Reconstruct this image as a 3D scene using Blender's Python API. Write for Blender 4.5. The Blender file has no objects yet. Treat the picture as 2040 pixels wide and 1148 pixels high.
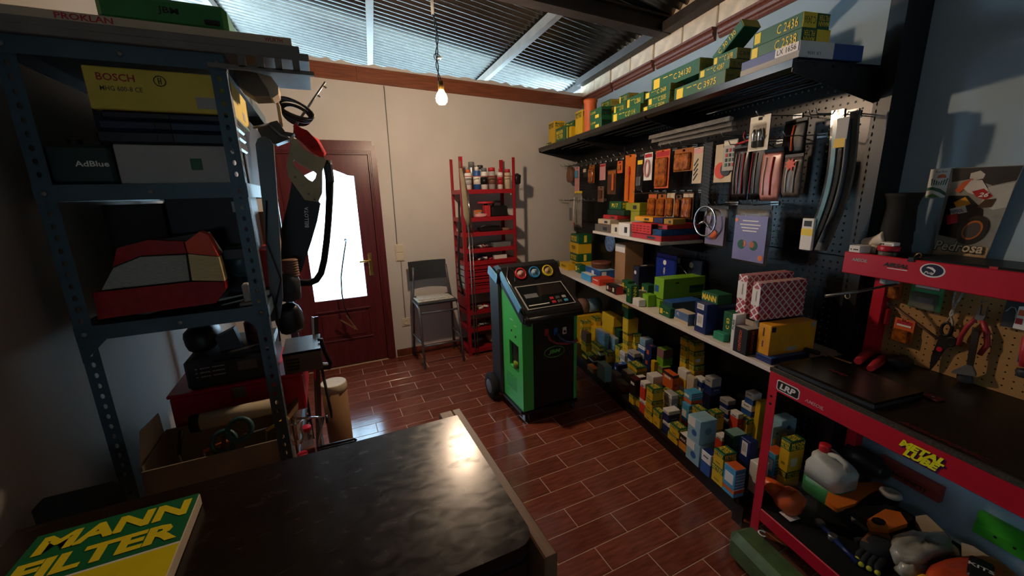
import bpy, bmesh, math, random
from mathutils import Matrix, Vector
random.seed(7)
SC = bpy.context.scene
COL = SC.collection
# ---------------------------------------------------------------- camera, world, light, exposure
CAM_R = Vector((0.9043, -0.4260, -0.0263)); CAM_U = Vector((0.1207, 0.1961, 0.9731))
CAM_F = CAM_R.cross(CAM_U) * -1
CAM_R.normalize(); CAM_F.normalize(); CAM_U = CAM_R.cross(CAM_F)
cam = bpy.data.cameras.new('camera'); camo = bpy.data.objects.new('camera', cam); COL.objects.link(camo)
camo.matrix_world = Matrix(((CAM_R.x, CAM_U.x, -CAM_F.x, 0), (CAM_R.y, CAM_U.y, -CAM_F.y, 0), (CAM_R.z, CAM_U.z, -CAM_F.z, 1.6), (0, 0, 0, 1)))
cam.sensor_width = 36; cam.lens = 796.6 / 2040 * 36; cam.clip_start = .02
SC.camera = camo
BULB_POWER = 1120.0; SKY = 18.0
world = bpy.data.worlds.new('sky'); SC.world = world; world.use_nodes = True
wn = world.node_tree.nodes; wl = world.node_tree.links
bg = wn['Background']; tc = wn.new('ShaderNodeTexCoord'); sx = wn.new('ShaderNodeSeparateXYZ'); cr = wn.new('ShaderNodeValToRGB')
wl.new(tc.outputs['Generated'], sx.inputs[0]); wl.new(sx.outputs['Z'], cr.inputs[0]); wl.new(cr.outputs[0], bg.inputs[0])
cr.color_ramp.elements[0].color = (.62, .86, 1.0, 1); cr.color_ramp.elements[1].color = (.30, .60, 1.0, 1)
bg.inputs[1].default_value = SKY
SC.view_settings.view_transform = 'Standard'; SC.view_settings.look = 'None'
SC.view_settings.exposure = 0.0; SC.view_settings.gamma = 1.0; SC.view_settings.use_curve_mapping = False

# ---------------------------------------------------------------- frames and helpers
ANG = math.radians(10.0)                       # the right wall is not square to the back wall
GP = Vector((math.cos(ANG), -math.sin(ANG), 0)); GG = Vector((math.sin(ANG), math.cos(ANG), 0)); GO = Vector((2.8, 4.0, 0))
def wor(l): return GO + GP * l[0] + GG * l[1] + Vector((0, 0, l[2]))
def hexc(h):
    h = h.lstrip('#'); o = []
    for i in (0, 2, 4):
        c = int(h[i:i+2], 16) / 255; o.append(c / 12.92 if c <= .04045 else ((c + .055) / 1.055) ** 2.4)
    return (*o, 1)
MATS = {}
def mat(name, col='#808080', rough=.55, metal=0, var=.12, sc=9, bump=0, emis=0, alpha=1, trans=0, stretch=None, spec=.5, rnd=0, ior=1.45):
    if name in MATS: return MATS[name]
    m = bpy.data.materials.new(name); m.use_nodes = True; n = m.node_tree.nodes; l = m.node_tree.links
    p = n['Principled BSDF']; c = hexc(col) if isinstance(col, str) else (*col, 1)
    p.inputs['Roughness'].default_value = rough; p.inputs['Metallic'].default_value = metal
    p.inputs['Specular IOR Level'].default_value = spec; p.inputs['IOR'].default_value = ior
    if alpha < 1: p.inputs['Alpha'].default_value = alpha
    if trans: p.inputs['Transmission Weight'].default_value = trans
    if emis:
        p.inputs['Emission Color'].default_value = c; p.inputs['Emission Strength'].default_value = emis
    tx = n.new('ShaderNodeTexCoord'); mp = n.new('ShaderNodeMapping'); l.new(tx.outputs['Object'], mp.inputs[0])
    if stretch: mp.inputs['Scale'].default_value = stretch
    no = n.new('ShaderNodeTexNoise'); no.inputs['Scale'].default_value = sc; no.inputs['Detail'].default_value = 5; l.new(mp.outputs[0], no.inputs[0])
    rp = n.new('ShaderNodeValToRGB'); l.new(no.outputs['Fac'], rp.inputs[0])
    rp.color_ramp.elements[0].position = .32; rp.color_ramp.elements[1].position = .68
    rp.color_ramp.elements[0].color = tuple(max(0, x * (1 - var)) for x in c[:3]) + (1,)
    rp.color_ramp.elements[1].color = tuple(min(1, x * (1 + var)) for x in c[:3]) + (1,)
    src = rp.outputs[0]
    if rnd:
        oi = n.new('ShaderNodeObjectInfo'); hs = n.new('ShaderNodeHueSaturation'); mr = n.new('ShaderNodeMapRange')
        mr.inputs[3].default_value = 1 - rnd; mr.inputs[4].default_value = 1 + rnd
        l.new(oi.outputs['Random'], mr.inputs[0]); l.new(mr.outputs[0], hs.inputs['Value']); l.new(src, hs.inputs['Color']); src = hs.outputs[0]
    l.new(src, p.inputs['Base Color'])
    if bump:
        b = n.new('ShaderNodeBump'); b.inputs['Strength'].default_value = bump; b.inputs['Distance'].default_value = .01
        l.new(no.outputs['Fac'], b.inputs['Height']); l.new(b.outputs[0], p.inputs['Normal'])
    MATS[name] = m
    return m
class B:
    """collects shapes; put() links them as ONE mesh object"""
    def __init__(s, T=None, off=None):
        s.T = T; s.off = Vector(off) if off is not None else (T.base if T else Vector()); s.v = []; s.f = []; s.mi = []; s.sm = []; s.M = None
    def add(s, vs, fs, m=0, smooth=False):
        n = len(s.v)
        for p in vs:
            p = Vector(p)
            if s.M: p = s.M @ p
            s.v.append(p - s.off)
        for f in fs: s.f.append([i + n for i in f]); s.mi.append(m); s.sm.append(smooth)
        return s
    def box(s, x0, x1, y0, y1, z0, z1, m=0, ch=0, M=None, taper=0):
        c = Vector(((x0+x1)/2, (y0+y1)/2, (z0+z1)/2)); h = (abs(x1-x0)/2, abs(y1-y0)/2, abs(z1-z0)/2)
        ch = min(ch, min(h) * .8)
        if ch <= 0:
            vs = [Vector((c.x+sx*h[0], c.y+sy*h[1], c.z+sz*h[2])) for sx in (-1, 1) for sy in (-1, 1) for sz in (-1, 1)]
            fs = [(0,1,3,2),(4,6,7,5),(0,4,5,1),(2,3,7,6),(0,2,6,4),(1,5,7,3)]
        else:
            vs = []; ix = {}
            for sx in (-1, 1):
                for sy in (-1, 1):
                    for sz in (-1, 1):
                        for a in range(3):
                            q = [sx*(h[0]-ch), sy*(h[1]-ch), sz*(h[2]-ch)]; q[a] = (sx, sy, sz)[a]*h[a]
                            ix[(sx, sy, sz, a)] = len(vs); vs.append(c + Vector(q))
            fs = []
            for a in range(3):
                b, d = (a+1) % 3, (a+2) % 3
                for sg in (-1, 1):
                    def k(p, q):
                        t = [0, 0, 0]; t[a] = sg; t[b] = p; t[d] = q; return ix[(*t, a)]
                    f = [k(-1,-1), k(1,-1), k(1,1), k(-1,1)]; fs.append(f if sg > 0 else f[::-1])
                for p in (-1, 1):
                    for q in (-1, 1):
                        def e(sg, ax):
                            t = [0, 0, 0]; t[a] = sg; t[b] = p; t[d] = q; return ix[(*t, ax)]
                        f = [e(-1, b), e(1, b), e(1, d), e(-1, d)]; fs.append(f if p*q < 0 else f[::-1])
            for sx in (-1, 1):
                for sy in (-1, 1):
                    for sz in (-1, 1):
                        f = [ix[(sx, sy, sz, a)] for a in range(3)]; fs.append(f if sx*sy*sz > 0 else f[::-1])
        if M: vs = [c + M @ (v - c) for v in vs]
        return s.add(vs, fs, m)
    def tube(s, pts, r, m=0, n=8, closed=False, caps=True):
        pts = [Vector(p) for p in pts]; N = len(pts); rs = r if isinstance(r, (list, tuple)) else [r]*N
        vs = []; fs = []; up = None
        for i, p in enumerate(pts):
            a = pts[(i-1) % N] if (i > 0 or closed) else p; b = pts[(i+1) % N] if (i < N-1 or closed) else p
            t = (b - a).normalized()
            if up is None:
                up = Vector((0, 0, 1)) if abs(t.z) < .9 else Vector((1, 0, 0))
            x = t.cross(up)
            if x.length < 1e-4: x = t.cross(Vector((0, 1, .3)))
            x.normalize(); up2 = x.cross(t).normalized(); up = up2
            for k in range(n):
                q = 2*math.pi*k/n; vs.append(p + (x*math.cos(q) + up2*math.sin(q))*rs[i])
        for i in range(N if closed else N-1):
            j = (i+1) % N
            for k in range(n): fs.append((i*n+k, i*n+(k+1) % n, j*n+(k+1) % n, j*n+k))
        s.add(vs, fs, m, True)
        if caps and not closed:
            s.add(vs[:n], [tuple(range(n))], m); s.add(vs[-n:], [tuple(range(n))[::-1]], m)
        return s
    def lathe(s, prof, c=(0, 0, 0), m=0, n=16, axis=(0, 0, 1), smooth=True, ms=None):
        az = Vector(axis).normalized(); t = Vector((1, 0, 0)) if abs(az.x) < .8 else Vector((0, 1, 0))
        ax = t.cross(az).normalized(); ay = az.cross(ax); c = Vector(c); vs = []
        for r, z in prof:
            for k in range(n):
                q = 2*math.pi*k/n; vs.append(c + az*z + (ax*math.cos(q) + ay*math.sin(q))*r)
        for i in range(len(prof)-1):
            fs = [(k, (k+1) % n, n+(k+1) % n, n+k) for k in range(n)]
            s.add(vs[i*n:(i+2)*n], fs, ms[i] if ms else m, smooth)
        if prof[0][0] > 1e-5: s.add(vs[:n], [tuple(range(n))[::-1]], ms[0] if ms else m)
        if prof[-1][0] > 1e-5: s.add(vs[-n:], [tuple(range(n))], ms[-1] if ms else m)
        return s
    def prism(s, poly, o, u, w, d, m=0, smooth=False):
        """polygon poly (a,b) in the plane o + a*u + b*w, extruded by vector d"""
        o = Vector(o); u = Vector(u); w = Vector(w); d = Vector(d); n = len(poly)
        f = [o + u*a + w*b for a, b in poly]; k = [p + d for p in f]
        return s.add(f + k, [tuple(range(n))[::-1], tuple(range(n, 2*n))] + [(i, (i+1) % n, n+(i+1) % n, n+i) for i in range(n)], m, smooth)
    def ball(s, c, r, m=0, n=12, sc=(1, 1, 1)):
        vs = []; fs = []; c = Vector(c); h = n//2
        for i in range(h+1):
            a = math.pi*i/h
            for k in range(n):
                q = 2*math.pi*k/n; vs.append(c + Vector((math.sin(a)*math.cos(q)*sc[0], math.sin(a)*math.sin(q)*sc[1], math.cos(a)*sc[2]))*r)
        for i in range(h):
            for k in range(n): fs.append((i*n+k, (i+1)*n+k, (i+1)*n+(k+1) % n, i*n+(k+1) % n))
        return s.add(vs, fs, m, True)
    def lump(s, c, size, m=0, seed=0, amp=.18, n=14):
        """a soft irregular bundle (bag, rag, glove body)"""
        rr = random.Random(seed); ph = [rr.uniform(0, 6.28) for _ in range(6)]; vs = []; fs = []; c = Vector(c); h = n//2+2
        for i in range(h+1):
            a = math.pi*i/h
            for k in range(n):
                q = 2*math.pi*k/n
                w = 1 + amp*(math.sin(3*q+ph[0]+2*a)*.5 + math.sin(5*q+ph[1]-3*a)*.35 + math.sin(4*a+ph[2]+q)*.4)
                x, y, z = math.sin(a)*math.cos(q), math.sin(a)*math.sin(q), math.cos(a)
                pw = .7
                f = lambda t: math.copysign(abs(t)**pw, t)
                vs.append(c + Vector((f(x)*size[0]*w, f(y)*size[1]*w, f(z)*size[2]*(w if z > 0 else 1))))
        for i in range(h):
            for k in range(n): fs.append((i*n+k, (i+1)*n+k, (i+1)*n+(k+1) % n, i*n+(k+1) % n))
        return s.add(vs, fs, m, True)
    def mesh(s, name, mats):
        me = bpy.data.meshes.new(name); me.from_pydata([tuple(v) for v in s.v], [], s.f)
        for m in (mats if isinstance(mats, (list, tuple)) else [mats]): me.materials.append(m)
        me.polygons.foreach_set('material_index', s.mi); me.polygons.foreach_set('use_smooth', s.sm); me.update()
        bm = bmesh.new(); bm.from_mesh(me); bmesh.ops.remove_doubles(bm, verts=bm.verts, dist=1e-6); bmesh.ops.recalc_face_normals(bm, faces=bm.faces); bm.to_mesh(me); bm.free()
        return me
    def put(s, name, mats, parent=None, label=None, kind=None):
        o = bpy.data.objects.new(name, s.mesh(name, mats)); COL.objects.link(o)
        p = parent or (s.T.root if s.T else None)
        if p: o.parent = p
        if label: o['label'] = label
        if kind: o['kind'] = kind
        return o
class Thing:
    """top-level Empty at the thing's base; frame 'W' = world axes, 'G' = axes of the right wall"""
    def __init__(s, name, label, cat, base, frame='W', group=None, kind=None):
        s.base = Vector(base); s.frame = frame; s.root = bpy.data.objects.new(name, None); COL.objects.link(s.root); s.root.empty_display_size = .05
        place(s.root, base, frame); meta(s.root, label, cat, group, kind)
    def b(s): return B(s)
def place(o, base, frame):
    o.location = wor(base) if frame == 'G' else Vector(base)
    o.rotation_euler = (0, 0, -ANG if frame == 'G' else 0)
def meta(o, label=None, cat=None, group=None, kind=None):
    if label: o['label'] = label
    if cat: o['category'] = cat
    if group: o['group'] = group
    if kind: o['kind'] = kind
def solo(b, name, mats, label, cat, base, frame='W', group=None, kind=None):
    """a thing that is one mesh; b was made with B(off=base)"""
    o = bpy.data.objects.new(name, b.mesh(name, mats)); COL.objects.link(o); place(o, base, frame); meta(o, label, cat, group, kind); return o
TXT = {}
def textmesh(s, bold=.02, shear=0.0, spacing=1.0):
    k = (s, bold, shear, spacing)
    if k in TXT: return TXT[k]
    c = bpy.data.curves.new('lettering', 'FONT'); c.body = s; c.align_x = 'CENTER'; c.align_y = 'CENTER'; c.offset = bold; c.shear = shear
    c.resolution_u = 2; c.space_line = .82; c.space_character = spacing
    o = bpy.data.objects.new('lettering', c); COL.objects.link(o); bpy.context.view_layer.update()
    me = bpy.data.meshes.new_from_object(o.evaluated_get(bpy.context.evaluated_depsgraph_get())); COL.objects.unlink(o); bpy.data.objects.remove(o)
    xs = [v.co.x for v in me.vertices]; ys = [v.co.y for v in me.vertices]
    cx, cy = (min(xs)+max(xs))/2, (min(ys)+max(ys))/2; W, H = max(xs)-min(xs), max(ys)-min(ys)
    for v in me.vertices: v.co.x = (v.co.x-cx)/W; v.co.y = (v.co.y-cy)/H; v.co.z = 0
    me.name = 'lettering'; TXT[k] = (me, W/H); return TXT[k]
TXTM = {}
def text(T, s, m, c, right, up, w=None, h=None, parent=None, bold=.02, shear=0.0, label=None):
    me, asp = textmesh(s, bold, shear)
    key = (s, bold, shear, m.name)
    if key not in TXTM:
        q = me.copy(); q.materials.clear(); q.materials.append(m); TXTM[key] = q
    if w is None: w = h*asp
    if h is None: h = w/asp
    r = Vector(right).normalized(); u = Vector(up).normalized(); n = r.cross(u); c = Vector(c) - T.base + n*.0008
    o = bpy.data.objects.new('lettering', TXTM[key]); COL.objects.link(o); o.parent = parent or T.root
    o.matrix_local = Matrix(((r.x*w, u.x*h, n.x, c.x), (r.y*w, u.y*h, n.y, c.y), (r.z*w, u.z*h, n.z, c.z), (0, 0, 0, 1)))
    if label: o['label'] = label
    return o
X, Y, Z = Vector((1, 0, 0)), Vector((0, 1, 0)), Vector((0, 0, 1))
def RX(a): return Matrix.Rotation(a, 3, 'X')
def RY(a): return Matrix.Rotation(a, 3, 'Y')
def RZ(a): return Matrix.Rotation(a, 3, 'Z')
def holed(b, o, u, w, nu, nw, pitch, r, m=0, d=None):
    """sheet with a grid of real round holes; o corner, u/w unit vectors"""
    o = Vector(o); u = Vector(u); w = Vector(w); h = pitch/2
    ring = [(-h,-h),(0,-h),(h,-h),(h,0),(h,h),(0,h),(-h,h),(-h,0)]
    vs = []; fs = []
    for i in range(nu):
        for j in range(nw):
            c = o + u*(pitch*(i+.5)) + w*(pitch*(j+.5)); n = len(vs)
            for a, q in ring: vs.append(c + u*a + w*q)
            for a, q in ring:
                L = math.hypot(a, q); vs.append(c + u*(a/L*r) + w*(q/L*r))
            for k in range(8): fs.append((n+k, n+(k+1) % 8, n+8+(k+1) % 8, n+8+k))
    b.add(vs, fs, m)
def strip_holes(b, o, u, w, n, pitch, width, hw, hh, m=0):
    """perforated strip: n cells along u, slot hole hw (along u) x hh"""
    o = Vector(o); u = Vector(u); w = Vector(w); vs = []; fs = []
    for i in range(n):
        c = o + u*(pitch*(i+.5)) + w*(width/2); k0 = len(vs)
        out = [(-pitch/2,-width/2),(0,-width/2),(pitch/2,-width/2),(pitch/2,0),(pitch/2,width/2),(0,width/2),(-pitch/2,width/2),(-pitch/2,0)]
        for a, q in out: vs.append(c + u*a + w*q)
        for k in range(8):
            t = math.radians(225 + 45*k); vs.append(c + u*(math.cos(t)*hw) + w*(math.sin(t)*hh))
        for k in range(8): fs.append((k0+k, k0+(k+1) % 8, k0+8+(k+1) % 8, k0+8+k))
    b.add(vs, fs, m)
def arc(c, r, a0, a1, n, u=X, w=Z):
    c = Vector(c); return [c + Vector(u)*(r*math.cos(math.radians(a0+(a1-a0)*i/n))) + Vector(w)*(r*math.sin(math.radians(a0+(a1-a0)*i/n))) for i in range(n+1)]

# ---------------------------------------------------------------- common materials
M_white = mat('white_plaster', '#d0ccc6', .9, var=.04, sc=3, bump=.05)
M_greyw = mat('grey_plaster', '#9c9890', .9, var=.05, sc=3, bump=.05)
M_bluew = mat('pale_blue_plaster', '#9cb2c0', .9, var=.04, sc=3, bump=.05)
M_block = mat('pale_block', '#d8c6ae', .95, var=.16, sc=14, bump=.3, rnd=.08)
M_mortar = mat('mortar', '#b9aa96', .95, var=.2, sc=20, bump=.4)
M_tile = mat('floor_tile', '#7b4030', .14, var=.32, sc=7, bump=.06, stretch=(1.2, 9, 1), rnd=.16, ior=1.6)
M_grout = mat('grout', '#c9a98c', .85)
M_wood = mat('reddish_wood', '#6d3a26', .4, var=.3, sc=5, stretch=(1, 14, 14), bump=.05)
M_woodx = mat('reddish_wood_board', '#7d4529', .55, var=.3, sc=5, stretch=(1, 14, 14), bump=.05)
M_door = mat('mahogany', '#5c2226', .34, var=.22, sc=4, stretch=(9, 9, 1), bump=.03)
M_galv = mat('galvanised', '#67645f', .27, metal=.9, var=.12, sc=14)
M_steel = mat('dark_steel', '#3a3431', .6, metal=.3, var=.2)
M_chrome = mat('chrome', '#c9cdd0', .18, metal=1, var=.05)
M_zinc = mat('grey_metal', '#8e9396', .4, metal=.9, var=.12)
M_blackm = mat('black_metal', '#17181a', .42, var=.2)
M_black = mat('black_plastic', '#131416', .45, var=.15)
M_blackg = mat('black_gloss', '#0e0f10', .22, var=.1)
M_rubber = mat('rubber', '#1d1d1e', .85, var=.2)
M_red = mat('red_enamel', '#c01a30', .38, var=.08)
M_whitep = mat('white_laminate', '#d8cfc4', .5, var=.05)
M_cream = mat('cream_plastic', '#d9cfba', .45, var=.06)
M_brass = mat('brass', '#b08d4a', .3, metal=1)
M_grey = mat('grey_plastic', '#6c6f72', .5)
M_dgrey = mat('dark_grey_plastic', '#2e3236', .5)
M_card = mat('cardboard', '#a07a55', .85, var=.1)
M_lcard = mat('pale_board', '#c8b89c', .8, var=.1)
M_yel = mat('filter_yellow', '#dcb322', .5, var=.06)
M_grn = mat('filter_green', '#1d5c3a', .45, var=.08)
M_ywh = mat('print_yellow', '#f0d23c', .5, var=.02)
M_ink = mat('print_black', '#151512', .5, var=.02)
M_inkg = mat('print_dark_green', '#143f22', .5, var=.02)
M_pwh = mat('print_white', '#e6e4de', .5, var=.03)
M_navy = mat('navy_card', '#1c2d66', .42, var=.1)
M_blue = mat('blue_card', '#2a5aa0', .45, var=.1)
M_pale = mat('pale_blue_card', '#8fb9c8', .55, var=.06)
M_sky = mat('sky_blue_card', '#4aa0cc', .5, var=.1)
M_org = mat('orange_card', '#d4622a', .5, var=.08)
M_orr = mat('orange_red_card', '#d8452a', .5, var=.06)
M_redc = mat('red_card', '#b52a32', .5, var=.08)
M_dkc = mat('dark_card', '#20191c', .5, var=.15)
M_grc = mat('grey_card', '#a9a7a2', .6, var=.08)
M_teal = mat('teal_wrap', '#7fa7a2', .35, var=.12)
M_lime = mat('lime_card', '#7cb52a', .45, var=.06)
M_brn = mat('brown_card', '#7a5a48', .6, var=.15)
M_pink = mat('pink_card', '#d79a9a', .5, var=.1)
M_amber = mat('amber_blister', '#96501a', .12, var=.7, sc=26, bump=.6, spec=.8)
M_clear = mat('clear_film', '#6a6c6c', .05, alpha=.12, var=.05, bump=.4, sc=20)
M_clearb = mat('clear_film_heavy', '#8f8b84', .12, alpha=.5, var=.2, bump=.6, sc=24, spec=.8)
M_green = mat('bright_green_panel', '#4cc45a', .35, var=.04)
M_slate = mat('slate_metal', '#3f5661', .42, metal=.2, var=.16, sc=6)
M_rag = mat('rag_cloth', '#b5aa9c', .95, var=.2)
M_orp = mat('orange_plastic', '#d9701e', .35, var=.12)
# ================================================================ THE SETTING
floor_o = B().box(-.95, 3.1, -5, 4.12, -.12, -.0015).put('floor', M_grout, kind='structure')
ROW0, RH, TL = 1.104, .131, .39
def tile_mesh(L):
    return B().box(-L/2+.0022, L/2-.0022, -RH/2+.0022, RH/2-.0022, -.01, 0, ch=.0008).mesh('tile', M_tile)
tm = tile_mesh(TL); rest = B(); ntile = 0
for k in range(-40, 22):
    y = ROW0 + RH*(k+.5)
    off = .957 + (0 if k == 0 or k % 2 == 0 else .195)
    for j in range(-6, 6):
        x = off + TL*(j+.5); xr = 2.8 - .176*(4-y)
        if x < -.95 or x > xr: continue
        if y > .8 and x > -.35 and x < xr-.35:
            o = bpy.data.objects.new('tile', tm); COL.objects.link(o); o.location = (x, y, 0); o.parent = floor_o; ntile += 1
        else: rest.box(x-TL/2+.0012, x+TL/2-.0012, y-RH/2+.0012, y+RH/2-.0012, -.01, 0)
rest.put('tile_remainder', M_tile, floor_o, kind='stuff')
M_out = mat('courtyard_concrete', '#b9b6ae', .9, var=.1)
B().box(-8, 9, 4.12, 14, -.2, -.02).put('ground', M_out, kind='structure')

def ztop(x): return 2.765 - .0345*(x+.06)
# back wall with the door opening; top edge of rough mortar follows the slope
top = []; x = -.9
while x < 2.86:
    top.append((x, ztop(x) - .012 + random.uniform(-.013, .016))); x += .055
def wall_piece(b, x0, x1, z0, z1): b.box(x0, x1, 4.0, 4.12, z0, z1)
b = B(); wall_piece(b, -.9, -.33, -.1, 2.1); wall_piece(b, .49, 2.86, -.1, 2.1)
b.prism([(-.9, 2.1), (2.86, 2.1)] + top[::-1], (0, 4.0, 0), X, Z, (0, .12, 0))
wall_back = b.put('wall_back', M_white, kind='structure')
# wooden board along the top of the back wall, three lengths
for n, (xa, xb) in enumerate(((-.78, .42), (.422, 1.66), (1.662, 2.76))):
    B().prism([(xa, ztop(xa)-.165), (xb, ztop(xb)-.165), (xb, ztop(xb)-.045), (xa, ztop(xa)-.045)], (0, 3.972, 0), X, Z, (0, .028, 0)).put('trim_%d' % (n+1), M_woodx, kind='structure')
# right wall (own frame, so everything on it is built in wall coordinates)
def struct_g(b, name, m):
    o = b.put(name, m, kind='structure'); place(o, (0, 0, 0), 'G'); return o
wall_right = struct_g(B().box(0, .14, -9.2, .1, -.1, 2.60), 'wall_right', M_bluew)
bm_ = B().box(-.016, .016, -.16, .16, -.075, .075, ch=.006).mesh('block', M_block)
mo = B().box(.012, .13, -9.2, .1, 2.60, 2.90).put('mortar_bed', M_mortar, wall_right)
for row in range(2):
    for k in range(17):
        ly = -.1 - .345*k - .17*row
        o = bpy.data.objects.new('block', bm_); COL.objects.link(o); o.parent = wall_right
        o.location = (random.uniform(-.004, .004) + .002, ly, 2.685 + .158*row); o.scale = (1, 1.04, 1)
# moulded wooden cornice pieces on the right wall
prof = [(0, 0), (-.012, .0), (-.02, .012), (-.02, .022), (-.03, .03), (-.034, .045), (-.028, .058), (-.04, .066), (-.04, .08), (0, .08)]
for n in range(7):
    la = -.03 - .665*n
    struct_g(B().prism(prof, (0, la, 2.535), X, Z, (0, -.625, 0)), 'trim_%d' % (n+4), M_wood)
b = B(); b.box(-.92, -.78, -1.1, 4.12, -.1, 3.39); b.box(-.92, -.78, -5, -1.5, -.1, 3.39); b.box(-.92, -.78, -1.5, -1.1, -.1, 1.35); b.box(-.92, -.78, -1.5, -1.1, 1.6, 3.39); b.put('wall_left', M_greyw, kind='structure')  # unseen opening added to throw blue daylight on the right wall
# wall behind the photographer; unseen openings here and in wall_left added for fill daylight
b = B(); b.box(-.92, -.70, -5.1, -5, -.1, 3.4); b.box(-.05, 2.4, -5.1, -5, -.1, 3.4); b.box(-.70, -.05, -5.1, -5, -.1, 1.25); b.box(-.70, -.05, -5.1, -5, 1.60, 3.4)
b.put('wall_front', mat('dark_brick_wall', '#4a4038', .9, var=.2), kind='structure')
# skirting of floor tile
xx = .535
bb = B().put('baseboard_back', M_tile, kind='structure')
sk = B().box(-.194, .194, -.01, 0, 0, .075, ch=.002).mesh('skirting_tile', M_tile)
while xx < 2.6:
    o = bpy.data.objects.new('skirting_tile', sk); COL.objects.link(o); o.parent = bb; o.location = (xx+.195, 3.999, .002); xx += .39
# corrugated roof, falls to the right; purlins and a steel beam carry it
def zroof(x): return 2.80 + .15*(2.8 - x)
ceil = bpy.data.objects.new('ceiling', None); COL.objects.link(ceil); ceil['kind'] = 'structure'
PIT = .076
sheets = [(-5.3, -3.9), (-3.94, -2.16), (-2.2, -.30), (-.34, 1.56), (1.52, 3.42), (3.38, 5.28), (5.24, 6.05)]
for si, (ya, yb) in enumerate(sheets):
    n = int((yb-ya)/PIT*8); vs = []; fs = []
    for i in range(n+1):
        y = ya + (yb-ya)*i/n; dz = .014*math.sin(2*math.pi*y/PIT) + .002*(si % 2)
        for x in (-2.0, 3.4): vs.append((x, y, zroof(x) + .022 + dz))
    for i in range(n): fs.append((2*i, 2*i+1, 2*i+3, 2*i+2))
    b = B(); b.add(vs, fs, 0, True); b.put('roof_sheet', M_galv, ceil)
M_purl = mat('purlin_paint', '#6d6258', .6, metal=.2, var=.15)
def bar(b, p, q, w, h, m=0):
    p = Vector(p); q = Vector(q); t = (q-p).normalized(); s_ = t.cross(Z).normalized(); u_ = s_.cross(t)
    vs = [e + s_*(sx*w/2) + u_*(sz*h/2) for e in (p, q) for sx, sz in ((-1,-1),(1,-1),(1,1),(-1,1))]
    b.add(vs, [(0,1,2,3),(7,6,5,4),(0,4,5,1),(1,5,6,2),(2,6,7,3),(3,7,4,0)], m); return b
for px, py, qx, qy in ((.549, 3.744, .711, 5.21), (1.793, 3.079, 1.893, 4.769), (-.75, 3.7, -.6, 5.2)):
    d = (qx-px)/(qy-py); f = lambda y: px + d*(y-py)
    bar(B(), (f(-5), -5, zroof(f(-2))-.03), (f(6), 6, zroof(f(6))-.03), .055, .07).put('purlin', M_purl, ceil)
# edge angle on top of the right wall
o = B().box(-.10, .0, -6.2, .0, 2.735, 2.80).box(-.012, .0, -6.2, 3.2, 2.735, 2.84).put('edge_beam', M_steel, kind='structure'); place(o, (0, 0, 0), 'G'); o.name = 'trim_11'
b = B(); bar(b, (2.52, 2.55, 2.735), (-.80, 2.55, 2.86), .10, .012); bar(b, (2.52, 2.55, 2.845), (-.80, 2.55, 2.97), .10, .012); bar(b, (2.52, 2.55, 2.79), (-.80, 2.55, 2.915), .014, .11)
b.put('steel_beam', M_steel, ceil)

# ---------------------------------------------------------------- door
door = bpy.data.objects.new('door_1', None); COL.objects.link(door); door['kind'] = 'structure'; door['label'] = 'reddish wooden door with frosted glass pane and brass lever'
def casing():
    b = B()
    for ins, th, y in ((0, .075, .012), (.012, .05, .022), (.03, .02, .03)):
        x0, x1, z1 = -.36+ins, .52-ins, 2.06-ins
        b.box(x0, x0+th, 4-y, 4.0, 0, z1); b.box(x1-th, x1, 4-y, 4.0, 0, z1); b.box(x0+th, x1-th, 4-y, 4.0, z1-th, z1)
    b.box(-.33, -.285, 4.0, 4.1, 0, 2.0); b.box(.445, .49, 4.0, 4.1, 0, 2.0); b.box(-.33, .49, 4.0, 4.1, 1.98, 2.1); b.box(-.30, -.262, 4.052, 4.1, 0, 2.0); b.box(.425, .46, 4.052, 4.1, 0, 2.0); b.box(-.3, .46, 4.052, 4.1, 1.95, 2.0); b.box(-.3, .46, 4.052, 4.1, 0, .02)
    return b
casing().put('casing', M_door, door)
DY = 4.012
b = B(); b.box(-.283, -.15, DY, DY+.038, .01, 1.977); b.box(.31, .443, DY, DY+.038, .01, 1.977)
b.box(-.15, .31, DY, DY+.038, .01, .27); b.box(-.15, .31, DY, DY+.038, .56, .675)
wave = [(-.15, 1.795), (-.10, 1.80), (-.04, 1.83), (.02, 1.855), (.08, 1.865), (.14, 1.855), (.20, 1.83), (.26, 1.803), (.31, 1.797)]
b.prism(wave + [(.31, 1.977), (-.15, 1.977)], (0, DY, 0), X, Z, (0, .038, 0))
leaf = b.put('door_leaf', M_door, door)
b = B(); b.box(-.15, .31, DY+.012, DY+.028, .27, .56); b.box(-.12, .28, DY+.004, DY+.02, .30, .53, ch=.012); b.put('panel', M_door, door)
b = B(); b.box(-.16, .33, DY-.012, DY+.002, .262, .28, ch=.005); b.put('moulding', M_door, door)
b = B(); b.box(-.16, .33, DY-.012, DY+.002, .556, .574, ch=.005); b.put('moulding', M_door, door)
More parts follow.
